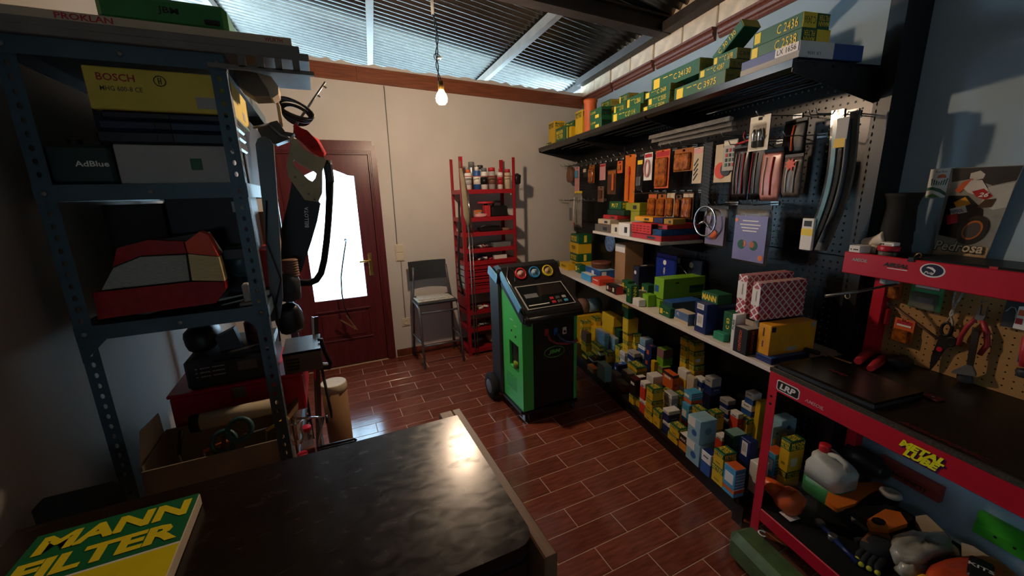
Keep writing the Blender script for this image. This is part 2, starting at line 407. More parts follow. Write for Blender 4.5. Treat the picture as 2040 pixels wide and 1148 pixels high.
# frosted glass: scatters the daylight that comes through it
g = bpy.data.materials.new('frosted_glass'); g.use_nodes = True; n = g.node_tree.nodes; l = g.node_tree.links; n.remove(n['Principled BSDF'])
tr = n.new('ShaderNodeBsdfTranslucent'); tr.inputs[0].default_value = (.93, .98, 1.0, 1)
rf = n.new('ShaderNodeBsdfRefraction'); rf.inputs['Roughness'].default_value = .32; rf.inputs['IOR'].default_value = 1.02; rf.inputs[0].default_value = (.93, .98, 1, 1)
mx = n.new('ShaderNodeMixShader'); mx.inputs[0].default_value = .25; l.new(tr.outputs[0], mx.inputs[1]); l.new(rf.outputs[0], mx.inputs[2])
gl = n.new('ShaderNodeBsdfGlossy'); gl.inputs['Roughness'].default_value = .2; mx2 = n.new('ShaderNodeMixShader'); mx2.inputs[0].default_value = .05
l.new(mx.outputs[0], mx2.inputs[1]); l.new(gl.outputs[0], mx2.inputs[2]); l.new(mx2.outputs[0], n['Material Output'].inputs[0])
b = B(); vs = [(x_, DY+.019, .67) for x_, _ in wave] + [(x_, DY+.019, z_+.004) for x_, z_ in wave]; nn = len(wave)
b.add(vs, [(i, i+1, nn+i+1, nn+i) for i in range(nn-1)]); b.put('glass_pane', g, door)
b = B(); b.box(.355, .392, DY-.008, DY, .87, 1.09, ch=.006); pl = b.put('handle_plate', M_brass, door)
b = B(); b.tube([(.374, DY-.004, 1.02), (.374, DY-.045, 1.02), (.36, DY-.05, 1.02), (.27, DY-.05, 1.018)], .009, n=8); b.lathe([(.006, 0), (.012, .004)], (.374, DY-.008, .93), axis=(0, -1, 0), n=10); b.put('lever', M_brass, pl)
# wall plates and the thin surface cable
T = Thing('light_switch', 'cream double light switch plate on the wall right of the door', 'switch', (.648, 4.0, 1.07))
b = T.b(); b.box(.606, .69, 3.988, 4.0, .985, 1.155, ch=.004); b.put('plate', M_cream)
for z0 in (.995, 1.075): T.b().box(.616, .68, 3.982, 3.989, z0, z0+.07, ch=.003).put('rocker', M_cream)
T = Thing('wall_socket', 'cream wall socket low on the wall behind the dark stool', 'socket', (.648, 4.0, .36))
T.b().box(.607, .69, 3.988, 4.0, .318, .402, ch=.004).put('plate', M_cream)
b = T.b(); b.lathe([(.028, 0), (.026, -.006), (.02, -.006), (.019, .006)], (.648, 3.986, .36), axis=(0, 1, 0), n=16); b.put('socket_well', M_cream)
b = B(off=(.64, 4, 1.2)); b.tube([(.645, 3.994, 2.57), (.64, 3.994, 1.9), (.632, 3.994, 1.15)], .004, n=6); b.tube([(.655, 3.994, .985), (.65, 3.994, .7), (.648, 3.994, .40)], .004, n=6)
solo(b, 'surface_cable', M_grey, 'thin grey cable running down the white wall past the switch plate', 'cable', (.64, 4, 1.2))

# ---------------------------------------------------------------- the hanging bulb
BP = Vector((.725, 2.478, 2.167))
T = Thing('pendant_bulb', 'lit bare bulb hanging on a twisted black cord from the roof', 'bulb', BP)
PX0, PY0 = .707, 2.49
b = T.b(); b.tube([(PX0, PY0, 2.80), (PX0, PY0, 2.60)], .009, n=8); b.put('conduit_end', M_grc)
b = T.b()
for s_ in (-1, 1):
    pts = []
    for i in range(25):
        t = i/24; a = t*16 + (math.pi if s_ > 0 else 0); px = PX0 + (BP.x-PX0)*t + .010*math.sin(t*6)
        pts.append((px + .006*math.cos(a), PY0 + (BP.y-PY0)*t + .006*math.sin(a), 2.61 - .36*t))
    b.tube(pts, .003, n=6)
b.tube([(PX0+.01 + .018*math.cos(i*.6), PY0+.003, 2.385 + .018*math.sin(i*.6)) for i in range(12)], .0025, n=5)
b.put('cord', M_black)
T.b().box(PX0+.012, PX0+.034, PY0-.008, PY0+.012, 2.375, 2.388, ch=.003).put('connector', M_cream)
T.b().lathe([(.004, .092), (.014, .086), (.017, .06), (.017, .04), (.014, .036)], BP, n=14).put('lamp_holder', M_brass)
mb = bpy.data.materials.new('lit_bulb'); mb.use_nodes = True; e = mb.node_tree.nodes['Principled BSDF']
e.inputs['Emission Color'].default_value = (1.0, .72, .49, 1); e.inputs['Emission Strength'].default_value = BULB_POWER; e.inputs['Base Color'].default_value = (1, 1, 1, 1)
T.b().lathe([(.013, .038), (.017, .03), (.028, .012), (.033, -.008), (.030, -.026), (.018, -.04), (.0, -.044)], BP, n=20).put('bulb_glass', mb)
# ================================================================ DESK AND WHAT LIES ON IT
M_desktop = mat('desk_laminate', '#21150f', .20, var=.25, sc=10)
_n = M_desktop.node_tree; _r = _n.nodes.new('ShaderNodeTexNoise'); _r.inputs['Scale'].default_value = 22; _r.inputs['Detail'].default_value = 8; _r.inputs['Distortion'].default_value = .6
_m = _n.nodes.new('ShaderNodeMapRange'); _m.inputs[1].default_value = .35; _m.inputs[2].default_value = .7; _m.inputs[3].default_value = .19; _m.inputs[4].default_value = .29
_n.links.new(_r.outputs['Fac'], _m.inputs[0]); _n.links.new(_m.outputs[0], _n.nodes['Principled BSDF'].inputs['Roughness'])
M_deskw = mat('desk_frame_wood', '#7a573c', .5, var=.2, sc=5, stretch=(8, 1, 8))
DZ = 1.0
T = Thing('desk', 'tall wooden counter desk with a shiny dark top in the foreground', 'desk', (-.12, .75, 0))
c = .036; x0, x1, y0, y1 = -.60, .277, .520, .987
poly = [(x0, y0), (x1-c, y0)] + [(x1-c+c*math.sin(math.radians(a)), y0+c-c*math.cos(math.radians(a))) for a in (22, 45, 68)] + [(x1, y0+c), (x1, y1), (x0, y1)]
b = T.b(); b.prism(poly, (0, 0, DZ-.018), X, Y, (0, 0, .018)); b.prism([(p[0]*.999-.003, p[1]) for p in poly], (0, 0, DZ-.03), X, Y, (0, 0, .011), 1); b.put('desk_top', [M_desktop, M_black])
T.b().box(.279, .305, .495, 1.052, 0, DZ-.018, ch=.003).put('side_panel', M_deskw)
T.b().box(-.60, -.575, .53, .98, 0, DZ-.031, ch=.003).put('side_panel', M_deskw)
T.b().box(.240, .279, .992, 1.052, 0, DZ-.018, ch=.003).put('corner_post', M_deskw)
T.b().box(-.575, .278, .93, .95, .15, DZ-.031).put('modesty_panel', M_deskw)
ped = T.b().box(-.02, .27, .55, .925, .08, DZ-.031).put('pedestal', M_desktop)
for k in range(4):
    d = T.b().box(-.015, .265, .534, .549, .10+.215*k, .305+.215*k, ch=.004).put('drawer', M_desktop)
    T.b().tube([(.08, .534, .2+.215*k), (.08, .516, .2+.215*k), (.17, .516, .2+.215*k), (.17, .534, .2+.215*k)], .005, n=6).put('drawer_handle', M_zinc, d)
# sign board
T = Thing('filter_sign', 'thick green and yellow board sign lying on the dark desk', 'sign', (-.41, .73, DZ+.0005))
zs0, zs1 = DZ+.0005, DZ+.0258
T.b().box(-.5275, -.2906, .56, .9057, zs0, zs1, ch=.002).put('board', M_lcard)
M_sg = mat('sign_green', '#0f6a3c', .45, var=.1); M_sy = mat('sign_yellow', '#e8d400', .45, var=.06)
T.b().box(-.5268, -.2915, .7765, .9046, zs1+.0002, zs1+.0007).put('green_print', M_sg)
T.b().box(-.5268, -.2915, .561, .7722, zs1+.0002, zs1+.0007).put('yellow_print', M_sy)
T.b().box(-.5268, -.2915, .7722, .7765, zs1+.0002, zs1+.0007).put('white_line', M_pwh)
M_slet = mat('sign_letter_yellow', '#f2dc22', .45, var=.03)
text(T, 'MANN', M_slet, (-.406, .8706, zs1+.0008), X, Y, w=.212, h=.0445, bold=.045)
text(T, 'FILTER', M_slet, (-.409, .811, zs1+.0008), X, Y, w=.219, h=.0445, bold=.045)
# office chair between desk and shelving
T = Thing('office_chair', 'black padded office chair tucked behind the desk at far left', 'chair', (-.62, 1.22, 0))
T.b().box(-.755, -.575, 1.28, 1.335, .52, .872, ch=.025).put('backrest', M_rubber)
T.b().box(-.76, -.52, 1.06, 1.30, .44, .50, ch=.02).put('seat', M_rubber); T.b().box(-.68, -.64, 1.30, 1.325, .44, .60, ch=.004).put('back_bar', M_blackm)
T.b().tube([(-.64, 1.18, .08), (-.64, 1.18, .44)], .022, n=10).put('gas_column', M_blackm)
for k in range(5): a = k*1.2566+.3; b = T.b(); b.tube([(-.64, 1.18, .09), (-.64+.12*math.cos(a), 1.18+.18*math.sin(a), .03)], [.018, .012], n=8); b.ball((-.64+.12*math.cos(a), 1.18+.18*math.sin(a), .022), .022); b.put('base_spoke', M_black)

# ================================================================ LEFT SHELVING UNIT
SX0, SX1, SY0, SY1 = -.715, -.212, 1.60, 2.66
T = Thing('shelving_unit', 'dark slotted metal shelving unit against the left wall', 'shelf', ((SX0+SX1)/2, (SY0+SY1)/2, 0)); SHELF = T
for cx, sx in ((SX0, 1), (SX1, -1)):
    for cy, sy in ((SY0, 1), (SY1, -1)):
        b = T.b()
        strip_holes(b, (cx, cy, 0), Z, (sx, 0, 0), 57, .0355, .042, .0085, .0055)
        strip_holes(b, (cx, cy, 0), Z, (0, sy, 0), 57, .0355, .042, .0085, .0055)
        b.put('upright', M_slate)
for z in (2.035, 1.655, 1.238, .46):
    b = T.b(); b.box(SX0+.003, SX1-.003, SY0+.003, SY1-.003, z-.003, z); 
    b.box(SX0+.002, SX1-.002, SY0-.002, SY0+.001, z-.042, z+.004); b.box(SX0+.002, SX1-.002, SY1-.001, SY1+.002, z-.042, z+.004)
    b.box(SX1-.001, SX1+.002, SY0, SY1, z-.042, z+.004); b.box(SX0-.002, SX0+.001, SY0, SY1, z-.042, z+.004)
    o = b.put('shelf_panel', M_slate)
    for x_ in (SX0+.02, SX1-.02, -.46): T.b().lathe([(.008, 0), (.007, .004), (0, .005)], (x_, SY0-.002, z-.02), axis=(0, -1, 0), n=8).put('bolt', M_zinc, o)
for sx, cx in ((1, SX0), (-1, SX1)):
    T.b().prism([(0, 0), (sx*.07, 0), (0, -.07)], (cx, SY0-.003, 1.198), X, Z, (0, .002, 0)).put('gusset', M_slate)
def boxthing(name, label, cat, x0, x1, y0, y1, z0, z1, m, frame='W', ch=.003, group=None):
    T = Thing(name, label, cat, ((x0+x1)/2, (y0+y1)/2, z0), frame, group)
    T.b().box(x0, x1, y0, y1, z0, z1, ch=ch).put('carton', m); return T
# on top of the unit
for k, (xa, xb, z0, dz, lab) in enumerate(((-.70, .025, 2.04, .022, 'long grey panel sheet lowest on top of the slotted shelving'), (-.69, .0, 2.063, .022, 'long grey panel sheet in the middle of the pile on the slotted shelving'), (-.70, -.02, 2.086, .024, 'long pale carton with red print on top of the slotted shelving'))):
    T = Thing('panel_carton', lab, 'carton', ((xa+xb)/2, 1.78, z0))
    b = T.b(); b.box(xa, xb, 1.585+.01*k, 1.98, z0, z0+dz, ch=.002)
    if k == 0: 
        for q in range(4): b.box(xb-.2+.05*q, xb-.18+.05*q, 1.583, 1.597, z0-.035, z0)
        b.box(xb-.28, xb+.01, 1.583, 1.597, z0-.042, z0-.03)
    b.put('carton', M_lcard if k == 2 else mat('weathered_grey_panel', '#77736c', .6))
    if k == 2: text(T, 'PROKLAN', M_redc, (-.52, 1.605, 2.098), X, Z, w=.12, h=.016); text(T, 'WURTH', M_redc, (-.07, 1.605, 2.098), X, Z, w=.05, h=.012)
T = Thing('tool_case', 'green tool case with dark lettering on top of the shelving', 'case', (-.33, 1.75, 2.111))
b = T.b(); b.box(-.50, -.19, 1.63, 1.86, 2.111, 2.185, ch=.012); b.put('shell', mat('case_green', '#2f7a3a', .4)); T.b().box(-.25, -.21, 1.622, 1.63, 2.125, 2.14, ch=.003).put('latch', M_black)
text(T, 'JBM', M_ink, (-.335, 1.63, 2.15), X, Z, w=.05, h=.022)
# top shelf
T = Thing('starter_box', 'yellow parts carton with red brand lettering on the shelving', 'box', (-.40, 1.75, 1.87)); 
T.b().box(-.555, -.2135, 1.612, 1.97, 1.868, 1.982, ch=.003).put('carton', mat('yellow_carton', '#d9c04a', .6, var=.08))
text(T, 'BOSCH', mat('print_red', '#b03a3a', .6), (-.485, 1.612, 1.955), X, Z, w=.085, h=.02)
text(T, 'MHG 600-8 CE', mat('print_brown', '#5a4a3a', .6), (-.477, 1.612, 1.925), X, Z, w=.095, h=.013, bold=.01)
T.b().tube([(-.385 + .014*math.cos(a*.5236), 1.611, 1.953 + .014*math.sin(a*.5236)) for a in range(12)], .0013, closed=True, n=4).box(-.389, -.387, 1.6105, 1.612, 1.944, 1.962).box(-.383, -.381, 1.6105, 1.612, 1.944, 1.962).box(-.389, -.381, 1.6105, 1.612, 1.952, 1.954).put('round_emblem', M_inkg)
T.b().box(-.305, -.25, 1.6105, 1.612, 1.882, 1.915).put('label_sticker', M_grc); T.b().box(-.2136, -.2128, 1.82, 1.87, 1.885, 1.915).put('label_sticker', M_grc)
for k, (z0, z1, col) in enumerate(((1.660, 1.775, None), (1.776, 1.812, '#15202c'), (1.813, 1.842, '#10233f'), (1.843, 1.867, '#1a2030'))):
    if col:
        T = Thing('flat_case', 'dark flat case under the yellow carton, %s of three in the pile' % ('lowest', 'middle', 'uppermost')[k-1], 'case', (-.40, 1.76, z0))
        T.b().box(-.57+.01*k, -.225, 1.615, 1.9, z0, z1, ch=.006).put('shell', mat('case_'+str(k), col, .35)); T.b().box(-.42, -.38, 1.611, 1.616, z0+.004, z1-.004, ch=.002).put('clasp', M_blackm)
T = Thing('fluid_carton', 'pale carton with a green round sticker on the shelving', 'box', (-.40, 1.75, 1.659))
T.b().box(-.53, -.255, 1.618, 1.87, 1.659, 1.774, ch=.003).put('carton', M_grc); T.b().box(-.352, -.322, 1.6165, 1.6185, 1.70, 1.735, ch=.001).put('sticker', M_grn)
T = Thing('additive_canister', 'dark green canister with pale lettering at the left of the shelving', 'canister', (-.61, 1.7, 1.659))
T.b().box(-.685, -.537, 1.62, 1.80, 1.659, 1.772, ch=.01).put('body', mat('canister_green', '#16302c', .4)); text(T, 'AdBlue', M_pwh, (-.585, 1.62, 1.718), X, Z, w=.075, h=.016)
T.b().lathe([(.018, 0), (.018, .02), (.012, .022)], (-.64, 1.70, 1.772), n=12).put('cap', M_black)
# middle shelf: a rear lamp
T = Thing('tail_light', 'large red and clear car rear lamp on the shelving', 'lamp', (-.48, 1.66, 1.242))
def lampz(poly, d0, d1, m, name, lab): T.b().prism(poly, (0, 1.622+d0, 0), X, Z, (0, d1, 0)).put(name, m, label=lab)
M_lr = mat('red_lens', '#a01624', .22, var=.15, sc=30); M_lc = mat('ribbed_clear_lens', '#9a9a90', .2, var=.2, sc=60, stretch=(1, 1, 8), bump=.2); M_lo = mat('orange_red_lens', '#e2431c', .22, var=.1); M_ly = mat('ribbed_cream_lens', '#d8c08a', .25, var=.15, sc=60, stretch=(.5, 1, 9), bump=.3)
lampz([(-.665, 1.255), (-.36, 1.265), (-.325, 1.31), (-.325, 1.335), (-.415, 1.345), (-.66, 1.34)], .0, .05, M_lr, 'lower_lens', 'dark red lower lens')
lampz([(-.64, 1.345), (-.42, 1.35), (-.415, 1.435), (-.53, 1.438), (-.60, 1.41)], .004, .05, M_lc, 'clear_lens', 'grey clear middle lens')
lampz([(-.412, 1.35), (-.324, 1.338), (-.328, 1.42), (-.408, 1.437)], .0, .05, M_ly, 'indicator_lens', 'cream ribbed lens at the right end')
lampz([(-.408, 1.44), (-.329, 1.424), (-.345, 1.495), (-.365, 1.508), (-.41, 1.475)], .0, .05, M_lo, 'upper_corner_lens', 'bright orange-red corner lens')
lampz([(-.60, 1.415), (-.53, 1.442), (-.412, 1.44), (-.415, 1.475), (-.50, 1.49), (-.58, 1.47)], .004, .05, M_lr, 'upper_lens', 'dark red upper lens')
lampz([(-.66, 1.26), (-.34, 1.27), (-.33, 1.42), (-.36, 1.50), (-.50, 1.485), (-.60, 1.46)], .052, .05, M_black, 'housing', None)
T = Thing('power_tool', 'dark teal power tool body behind the red rear lamp', 'tool', (-.27, 1.80, 1.242))
b = T.b(); b.lump((-.285, 1.79, 1.38), (.05, .09, .055), seed=5, amp=.05); b.tube([(-.28, 1.8, 1.36), (-.28, 1.83, 1.25)], .028, n=10); b.put('body', mat('tool_teal', '#1d4450', .4))
b = T.b(); [b.box(-.33, -.245, 1.70+.02*k, 1.708+.02*k, 1.40, 1.436, ch=.002) for k in range(5)]; b.put('vent_ribs', M_blackm)
T = boxthing('lattice_carton', 'red patterned carton on the middle shelf behind the upright', 'box', -.29, -.222, 1.95, 2.2, 1.239, 1.40, M_redc)
T.b().box(-.2925, -.2215, 1.99, 2.16, 1.30, 1.34).put('sticker', M_pwh)
T = boxthing('dark_carton', 'black carton hanging above the rear lamp under the shelf', 'box', -.515, -.26, 1.9, 2.2, 1.239, 1.62, M_dkc)
T.b().box(-.31, -.272, 1.8985, 1.90, 1.56, 1.60).put('label_sticker', M_grc)
T = Thing('wall_bracket', 'small pale metal bracket at the right edge of the middle shelf', 'bracket', (-.25, 1.66, 1.239))
b = T.b(); b.box(-.30, -.226, 1.64, 1.70, 1.239, 1.25, ch=.003); b.box(-.285, -.262, 1.65, 1.69, 1.25, 1.315, ch=.004); b.box(-.243, -.228, 1.65, 1.69, 1.25, 1.305, ch=.004); b.put('plate', M_grc)
# lower shelves
T = Thing('red_toolbox', 'red metal toolbox under the black cases on the shelving', 'toolbox', (-.40, 2.1, .668))
b = T.b(); b.box(-.64, -.165, 1.905, 2.30, .668, .838, ch=.008); b.put('body', M_red); b = T.b(); b.box(-.645, -.16, 1.90, 2.305, .838, .852, ch=.003); b.put('lid', M_red)
T.b().box(-.43, -.38, 1.897, 1.906, .79, .838, ch=.002).put('latch', M_zinc)
T = Thing('socket_case', 'black case with pale lettering lying on the red toolbox', 'case', (-.42, 2.05, .852))
T.b().box(-.575, -.262, 1.915, 2.25, .8525, .978, ch=.01).put('shell', M_dgrey); T.b().box(-.395, -.325, 1.913, 1.916, .905, .945).put('label_sticker', mat('worn_label', '#6a625c', .7))
for k in range(3): text(T, '- ---- -----', M_grc, (-.49, 1.915, .94-.018*k), X, Z, w=.10, h=.005)
T.b().tube([(-.47, 1.916, .965), (-.47, 1.89, .968), (-.36, 1.89, .968), (-.36, 1.916, .965)], .005, n=6).put('handle', M_black)
T = Thing('drill', 'rounded black power tool on the black case in the shelving', 'tool', (-.52, 2.05, .979))
b = T.b(); b.lump((-.525, 2.06, 1.035), (.06, .10, .056), seed=8, amp=.05); b.put('body', M_black)
b = T.b(); b.prism([(0, 0), (.08, .0), (.06, .09), (-.01, .06)], (-.46, 1.99, .98), X, Z, (0, .05, 0)); b.put('guard', M_dgrey)
T = Thing('oil_can', 'dark red and black tin on the black case beside the upright', 'tin', (-.325, 2.07, .979)); T.b().lathe([(.046, 0), (.05, .003), (.05, .09), (.045, .098), (.012, .10), (.012, .112), (0, .113)], (-.325, 2.07, .979), n=18).put('body', mat('tin_dark_red', '#4a1520', .3))
# carton of hand tools, lower shelf
T = Thing('tool_carton', 'open cardboard box of hand tools on the lowest shelf', 'box', (-.46, 1.83, .462))
for a in ((-.665, -.235, 1.625, 1.631, .463, .705), (-.665, -.235, 1.885, 1.89, .463, .72), (-.665, -.66, 1.632, 1.884, .463, .72), (-.24, -.235, 1.632, 1.884, .463, .72), (-.659, -.241, 1.632, 1.884, .463, .468)):
    T.b().box(*a, ch=.001).put('side', mat('grey_cardboard', '#94846e', .85, var=.1))
T.b().prism([(0, 0), (.0, .24), (.10, .22), (.12, .05)], (-.672, 1.64, .708), (.05, 0, 1), Y, (.004, 0, 0)).put('flap', M_lcard)
T.b().prism([(0, 0), (.0, .18), (.08, .16), (.09, .03)], (-.236, 1.70, .715), (.6, 0, .5), Y, (.0, 0, .003)).put('flap', M_card)
T = Thing('scissors', 'dark green handled scissors sticking out of the tool box', 'scissors', (-.40, 1.70, .66))
for cx_, cz_, s_ in ((-.43, .73, .032), (-.375, .765, .034)):
    T.b().tube([(cx_ + s_*1.15*math.cos(a*math.pi/8), 1.66 + .02*math.sin(a*math.pi/8), cz_ + s_*math.sin(a*math.pi/8)) for a in range(16)], .0095, closed=True, n=8).put('handle', mat('teal_handle', '#2a555a', .45))
b = T.b(); b.prism([(0, 0), (.02, .0), (.05, .18), (.04, .18)], (-.37, 1.67, .735), (1, 0, -.2), (.5, .8, -.3), (0, 0, .003)); b.put('blade', M_zinc)
T = Thing('silver_tube', 'cream aerosol tube lying across the box of hand tools', 'tube', (-.41, 1.78, .72)); T.b().lathe([(.02, -.145), (.033, -.14), (.033, .14), (.02, .145), (.012, .15)], (-.40, 1.80, .765), axis=(1, 0, .02), n=18, ms=[0, 1, 0, 0]).put('body', [M_black, M_lcard]); T.b().lathe([(.035, 0), (.035, .03), (.03, .034)], (-.555, 1.80, .762), axis=(1, 0, .02), n=18).put('cap', M_black)
for k, (x_, y_, z_, dx, dz, m, lab) in enumerate(((-.50, 1.68, .70, .10, .02, M_org, 'orange handled screwdriver in the tool box'), (-.44, 1.66, .69, .012, .055, M_wood, 'thin wooden stick standing in the tool box'), (-.30, 1.70, .715, .08, .03, M_yel, 'yellow handled file at the right of the tool box'), (-.58, 1.70, .70, .02, .09, M_black, 'black handled brush at the left of the tool box'), (-.54, 1.67, .665, .10, .015, M_zinc, 'thin steel rod lying low in the tool box'))):
    T = Thing('hand_tool', lab, 'tool', (x_, y_, z_)); b = T.b(); b.tube([(x_, y_, z_), (x_+dx, y_+.01, z_+dz)], [.006, .008], n=8); b.put('handle', m)
    T.b().tube([(x_, y_, z_), (x_-dx*.3, y_+.06, z_-.14)], .003, n=6).put('shank', M_zinc)
T = boxthing('brown_crate', 'brown cardboard box carrying the red toolbox in the shelving', 'box', -.64, -.225, 1.90, 2.6, .4605, .667, M_brn)
T.b().box(-.45, -.41, 1.8985, 2.6, .6665, .6675).put('tape', M_lcard)
T = Thing('hand_saw', 'dark handled saw with an orange grip in front of the red toolbox', 'saw', (-.50, 1.86, .72))
b = T.b(); b.box(-.52, -.26, 1.858, 1.861, .722, .775, ch=.001); b.put('blade', M_dgrey); b = T.b(); b.tube([(-.60, 1.86, .765), (-.515, 1.86, .755)], [.012, .014], n=8); b.put('handle', M_org)

# boxes added in the unit's depth to keep bulb light off the wall
M_stk1 = mat('dull_card', '#3a3430', .8, var=.15); M_stk2 = mat('navy_box', '#1a2634', .6)
for x0, x1, y0, y1, z0, z1, m, lab in ((-.70, -.53, 1.92, 2.40, 1.239, 1.60, M_stk1, 'tall dull brown box added behind the rear lamp to shade the wall'), (-.66, -.24, 1.92, 2.62, 1.6565, 1.95, M_stk2, 'large dark box added behind the yellow carton to block light'),
    (-.29, -.222, 2.22, 2.60, 1.239, 1.55, M_card, 'brown carton added at the far aisle end of the middle shelf for shade'), (-.50, -.30, 2.22, 2.60, 1.239, 1.52, M_stk1, 'dull box added at the far end of the middle shelf for shade')):
    T = boxthing('shade_box', lab, 'box', x0, x1, y0, y1, z0, z1, m); T.b().box((x0+x1)/2-.02, (x0+x1)/2+.02, y0-.0012, y1, z1-.0008, z1+.0008).put('tape', M_lcard)
# ================================================================ GEAR HANGING ON THE AISLE SIDE OF THE SHELVING
def flat(T, poly, y, d, m, name, label=None, parent=None): return T.b().prism(poly, (0, y, 0), X, Z, (0, d, 0)).put(name, m, parent, label)
T = Thing('seat_cushion', 'grey padded headrest cushion at the top of the shelving edge', 'cushion', (-.15, 1.75, 1.95))
b = T.b(); b.prism([(-.205, 2.03), (-.178, 2.03), (-.14, 2.025), (-.115, 1.975), (-.112, 1.955), (-.16, 1.95), (-.20, 1.98)], (0, 1.72, 0), X, Z, (0, .12, 0)); b.put('cover', mat('cushion_grey', '#6a655c', .9, var=.2))
flat(T, [(-.178, 2.031), (-.14, 2.028), (-.10, 2.02), (-.082, 1.99), (-.085, 1.965), (-.105, 1.95), (-.112, 1.955), (-.14, 2.024)], 1.73, .10, M_lcard, 'piping')
T = Thing('coiled_cable', 'coil of black cable hung on the shelving edge below the roof', 'cable', (-.06, 2.2, 1.96))
for k in range(6):
    pts = []
    for i in range(22):
        q = i*2*math.pi/22; u_ = (.078-.004*k)*math.cos(q); w_ = (.030+.004*(k % 3))*math.sin(q)
        pts.append((-.048 + .91*u_ + .41*w_, 2.16+.011*k + .008*math.sin(2*q+k), 2.0 - .41*u_ + .91*w_ - .004*k))
    T.b().tube(pts, .005, closed=True, n=6).put('loop', M_black if k % 3 else M_dgrey)
T = Thing('aerial_rod', 'thin metal aerial rod sticking up at an angle from the shelving', 'rod', (-.06, 2.2, 1.93)); T.b().tube([(-.065, 2.2, 1.925), (.092, 2.2, 2.13)], [.006, .0045], n=8).put('rod', M_zinc)
for t in (.72, .92): T.b().tube([(-.065+.157*t, 2.2, 1.925+.205*t), (-.05+.157*t, 2.2, 1.915+.205*t)], .004, n=6).put('wing_nut', M_chrome)
T = Thing('spray_stick', 'slim pale rod standing between the cushion and the cable coil', 'rod', (-.105, 2.02, 1.9)); T.b().lathe([(.007, 0), (.008, .08), (.004, .09), (.004, .12)], (-.105, 2.02, 1.90), n=10).put('rod', M_lcard)
T = Thing('dash_part', 'crumpled dark plastic trim part jutting out below the cable coil', 'trim', (-.13, 2.0, 1.83))
flat(T, [(-.19, 1.878), (-.14, 1.91), (-.116, 1.917), (-.093, 1.875), (-.06, 1.87), (-.085, 1.845), (-.133, 1.825), (-.175, 1.838)], 1.98, .08, M_dgrey, 'shell'); T.b().tube([(-.19, 1.87, 1.87), (-.15, 1.975, 1.90), (-.11, 1.975, 1.86), (-.08, 1.975, 1.85)], .005, n=6).put('rim', M_zinc)
T = Thing('red_cloth', 'red cloth draped over the beige bracket near the door', 'cloth', (0, 2.13, 1.79))
b = T.b(); P_ = [(-.066, 1.935), (-.016, 1.905), (.034, 1.862), (.053, 1.807), (.042, 1.789), (-.005, 1.815), (-.049, 1.86), (-.07, 1.885)]
vs = []; fs = []
for j in range(5):
    for i, (a, c_) in enumerate(P_): 
        k = 1 - .10*abs(j-2); cx_, cz_ = -.005, 1.86
        vs.append((cx_+(a-cx_)*k + .004*math.sin(i*2+j), 2.115+.014*j, cz_+(c_-cz_)*k + .006*math.sin(i*1.7+j*2)))
for j in range(4):
    for i in range(8): fs.append((j*8+i, j*8+(i+1) % 8, j*8+8+(i+1) % 8, j*8+8+i))
b.add(vs, fs, 0, True); b.add(vs[:8], [tuple(range(8))], 0); b.add(vs[-8:], [tuple(range(8))[::-1]], 0); b.put('folds', mat('red_fabric', '#a3141f', .9, var=.3, sc=30))
T = Thing('seat_bracket', 'beige pressed metal bracket with a slot hanging on the shelving', 'bracket', (-.04, 2.1, 1.59))
# plate with an open slot: two halves joined round the hole
outer = [(-.076, 1.868), (-.053, 1.857), (-.041, 1.829), (.006, 1.789), (.036, 1.787), (.052, 1.775), (.029, 1.724), (.017, 1.628), (-.005, 1.587), (-.06, 1.599), (-.112, 1.701), (-.113, 1.748)]
hole = [(-.078, 1.775), (-.062, 1.757), (-.03, 1.738), (-.008, 1.725), (.003, 1.715), (-.004, 1.695), (-.018, 1.680), (-.032, 1.688), (-.055, 1.715), (-.07, 1.735), (-.082, 1.752), (-.084, 1.765)]
b = T.b(); vs = []; n = 12
for y_ in (2.095, 2.107): vs += [(a, y_, c_) for a, c_ in outer] + [(a, y_, c_) for a, c_ in hole]
fs = []
for i in range(n):
    j = (i+1) % n; fs += [(i, j, n+j, n+i), (24+i, 24+n+i, 24+n+j, 24+j), (i, 24+i, 24+j, j), (n+i, n+j, 24+n+j, 24+n+i)]
b.add(vs, fs); b.put('plate', mat('khaki_paint', '#b0a682', .5, var=.12))
for x_, z_ in ((-.085, 1.70), (-.06, 1.665), (-.04, 1.625), (-.02, 1.60)): T.b().lathe([(.005, 0), (.004, -.003), (0, -.004)], (x_, 2.095, z_), axis=(0, 1, 0), n=8).put('rivet', M_zinc)
T = Thing('radiator_hose', 'thick black bent hose hanging in front of the door', 'hose', (.0, 2.13, 1.2))
pts = [(.055, 2.13, 1.775), (.057, 2.13, 1.70), (.045, 2.13, 1.60), (.028, 2.13, 1.50), (.008, 2.13, 1.40), (-.014, 2.13, 1.31), (-.035, 2.13, 1.25), (-.06, 2.13, 1.218), (-.09, 2.13, 1.208), (-.13, 2.13, 1.212)]
T.b().tube(pts, [.022, .02, .017, .016, .016, .016, .016, .016, .016, .016], n=10).put('tube', M_rubber); T.b().box(.04, .075, 2.105, 2.155, 1.67, 1.765, ch=.008).put('collar', M_blackm)
T = Thing('saw_sheath', 'black plastic tool sheath with white lettering hanging by the door', 'sheath', (-.10, 2.14, 1.23))
flat(T, [(-.10, 1.69), (-.02, 1.62), (.004, 1.58), (-.02, 1.50), (-.058, 1.404), (-.118, 1.267), (-.19, 1.235), (-.20, 1.30), (-.171, 1.481), (-.126, 1.60)], 2.125, .03, mat('sheath_black', '#10151a', .5), 'sheath')
text(T, 'BELLOTA', M_pwh, (-.063, 2.125, 1.52), Vector((.10, 0, .98)), Vector((-.98, 0, .10)), w=.095, h=.017)
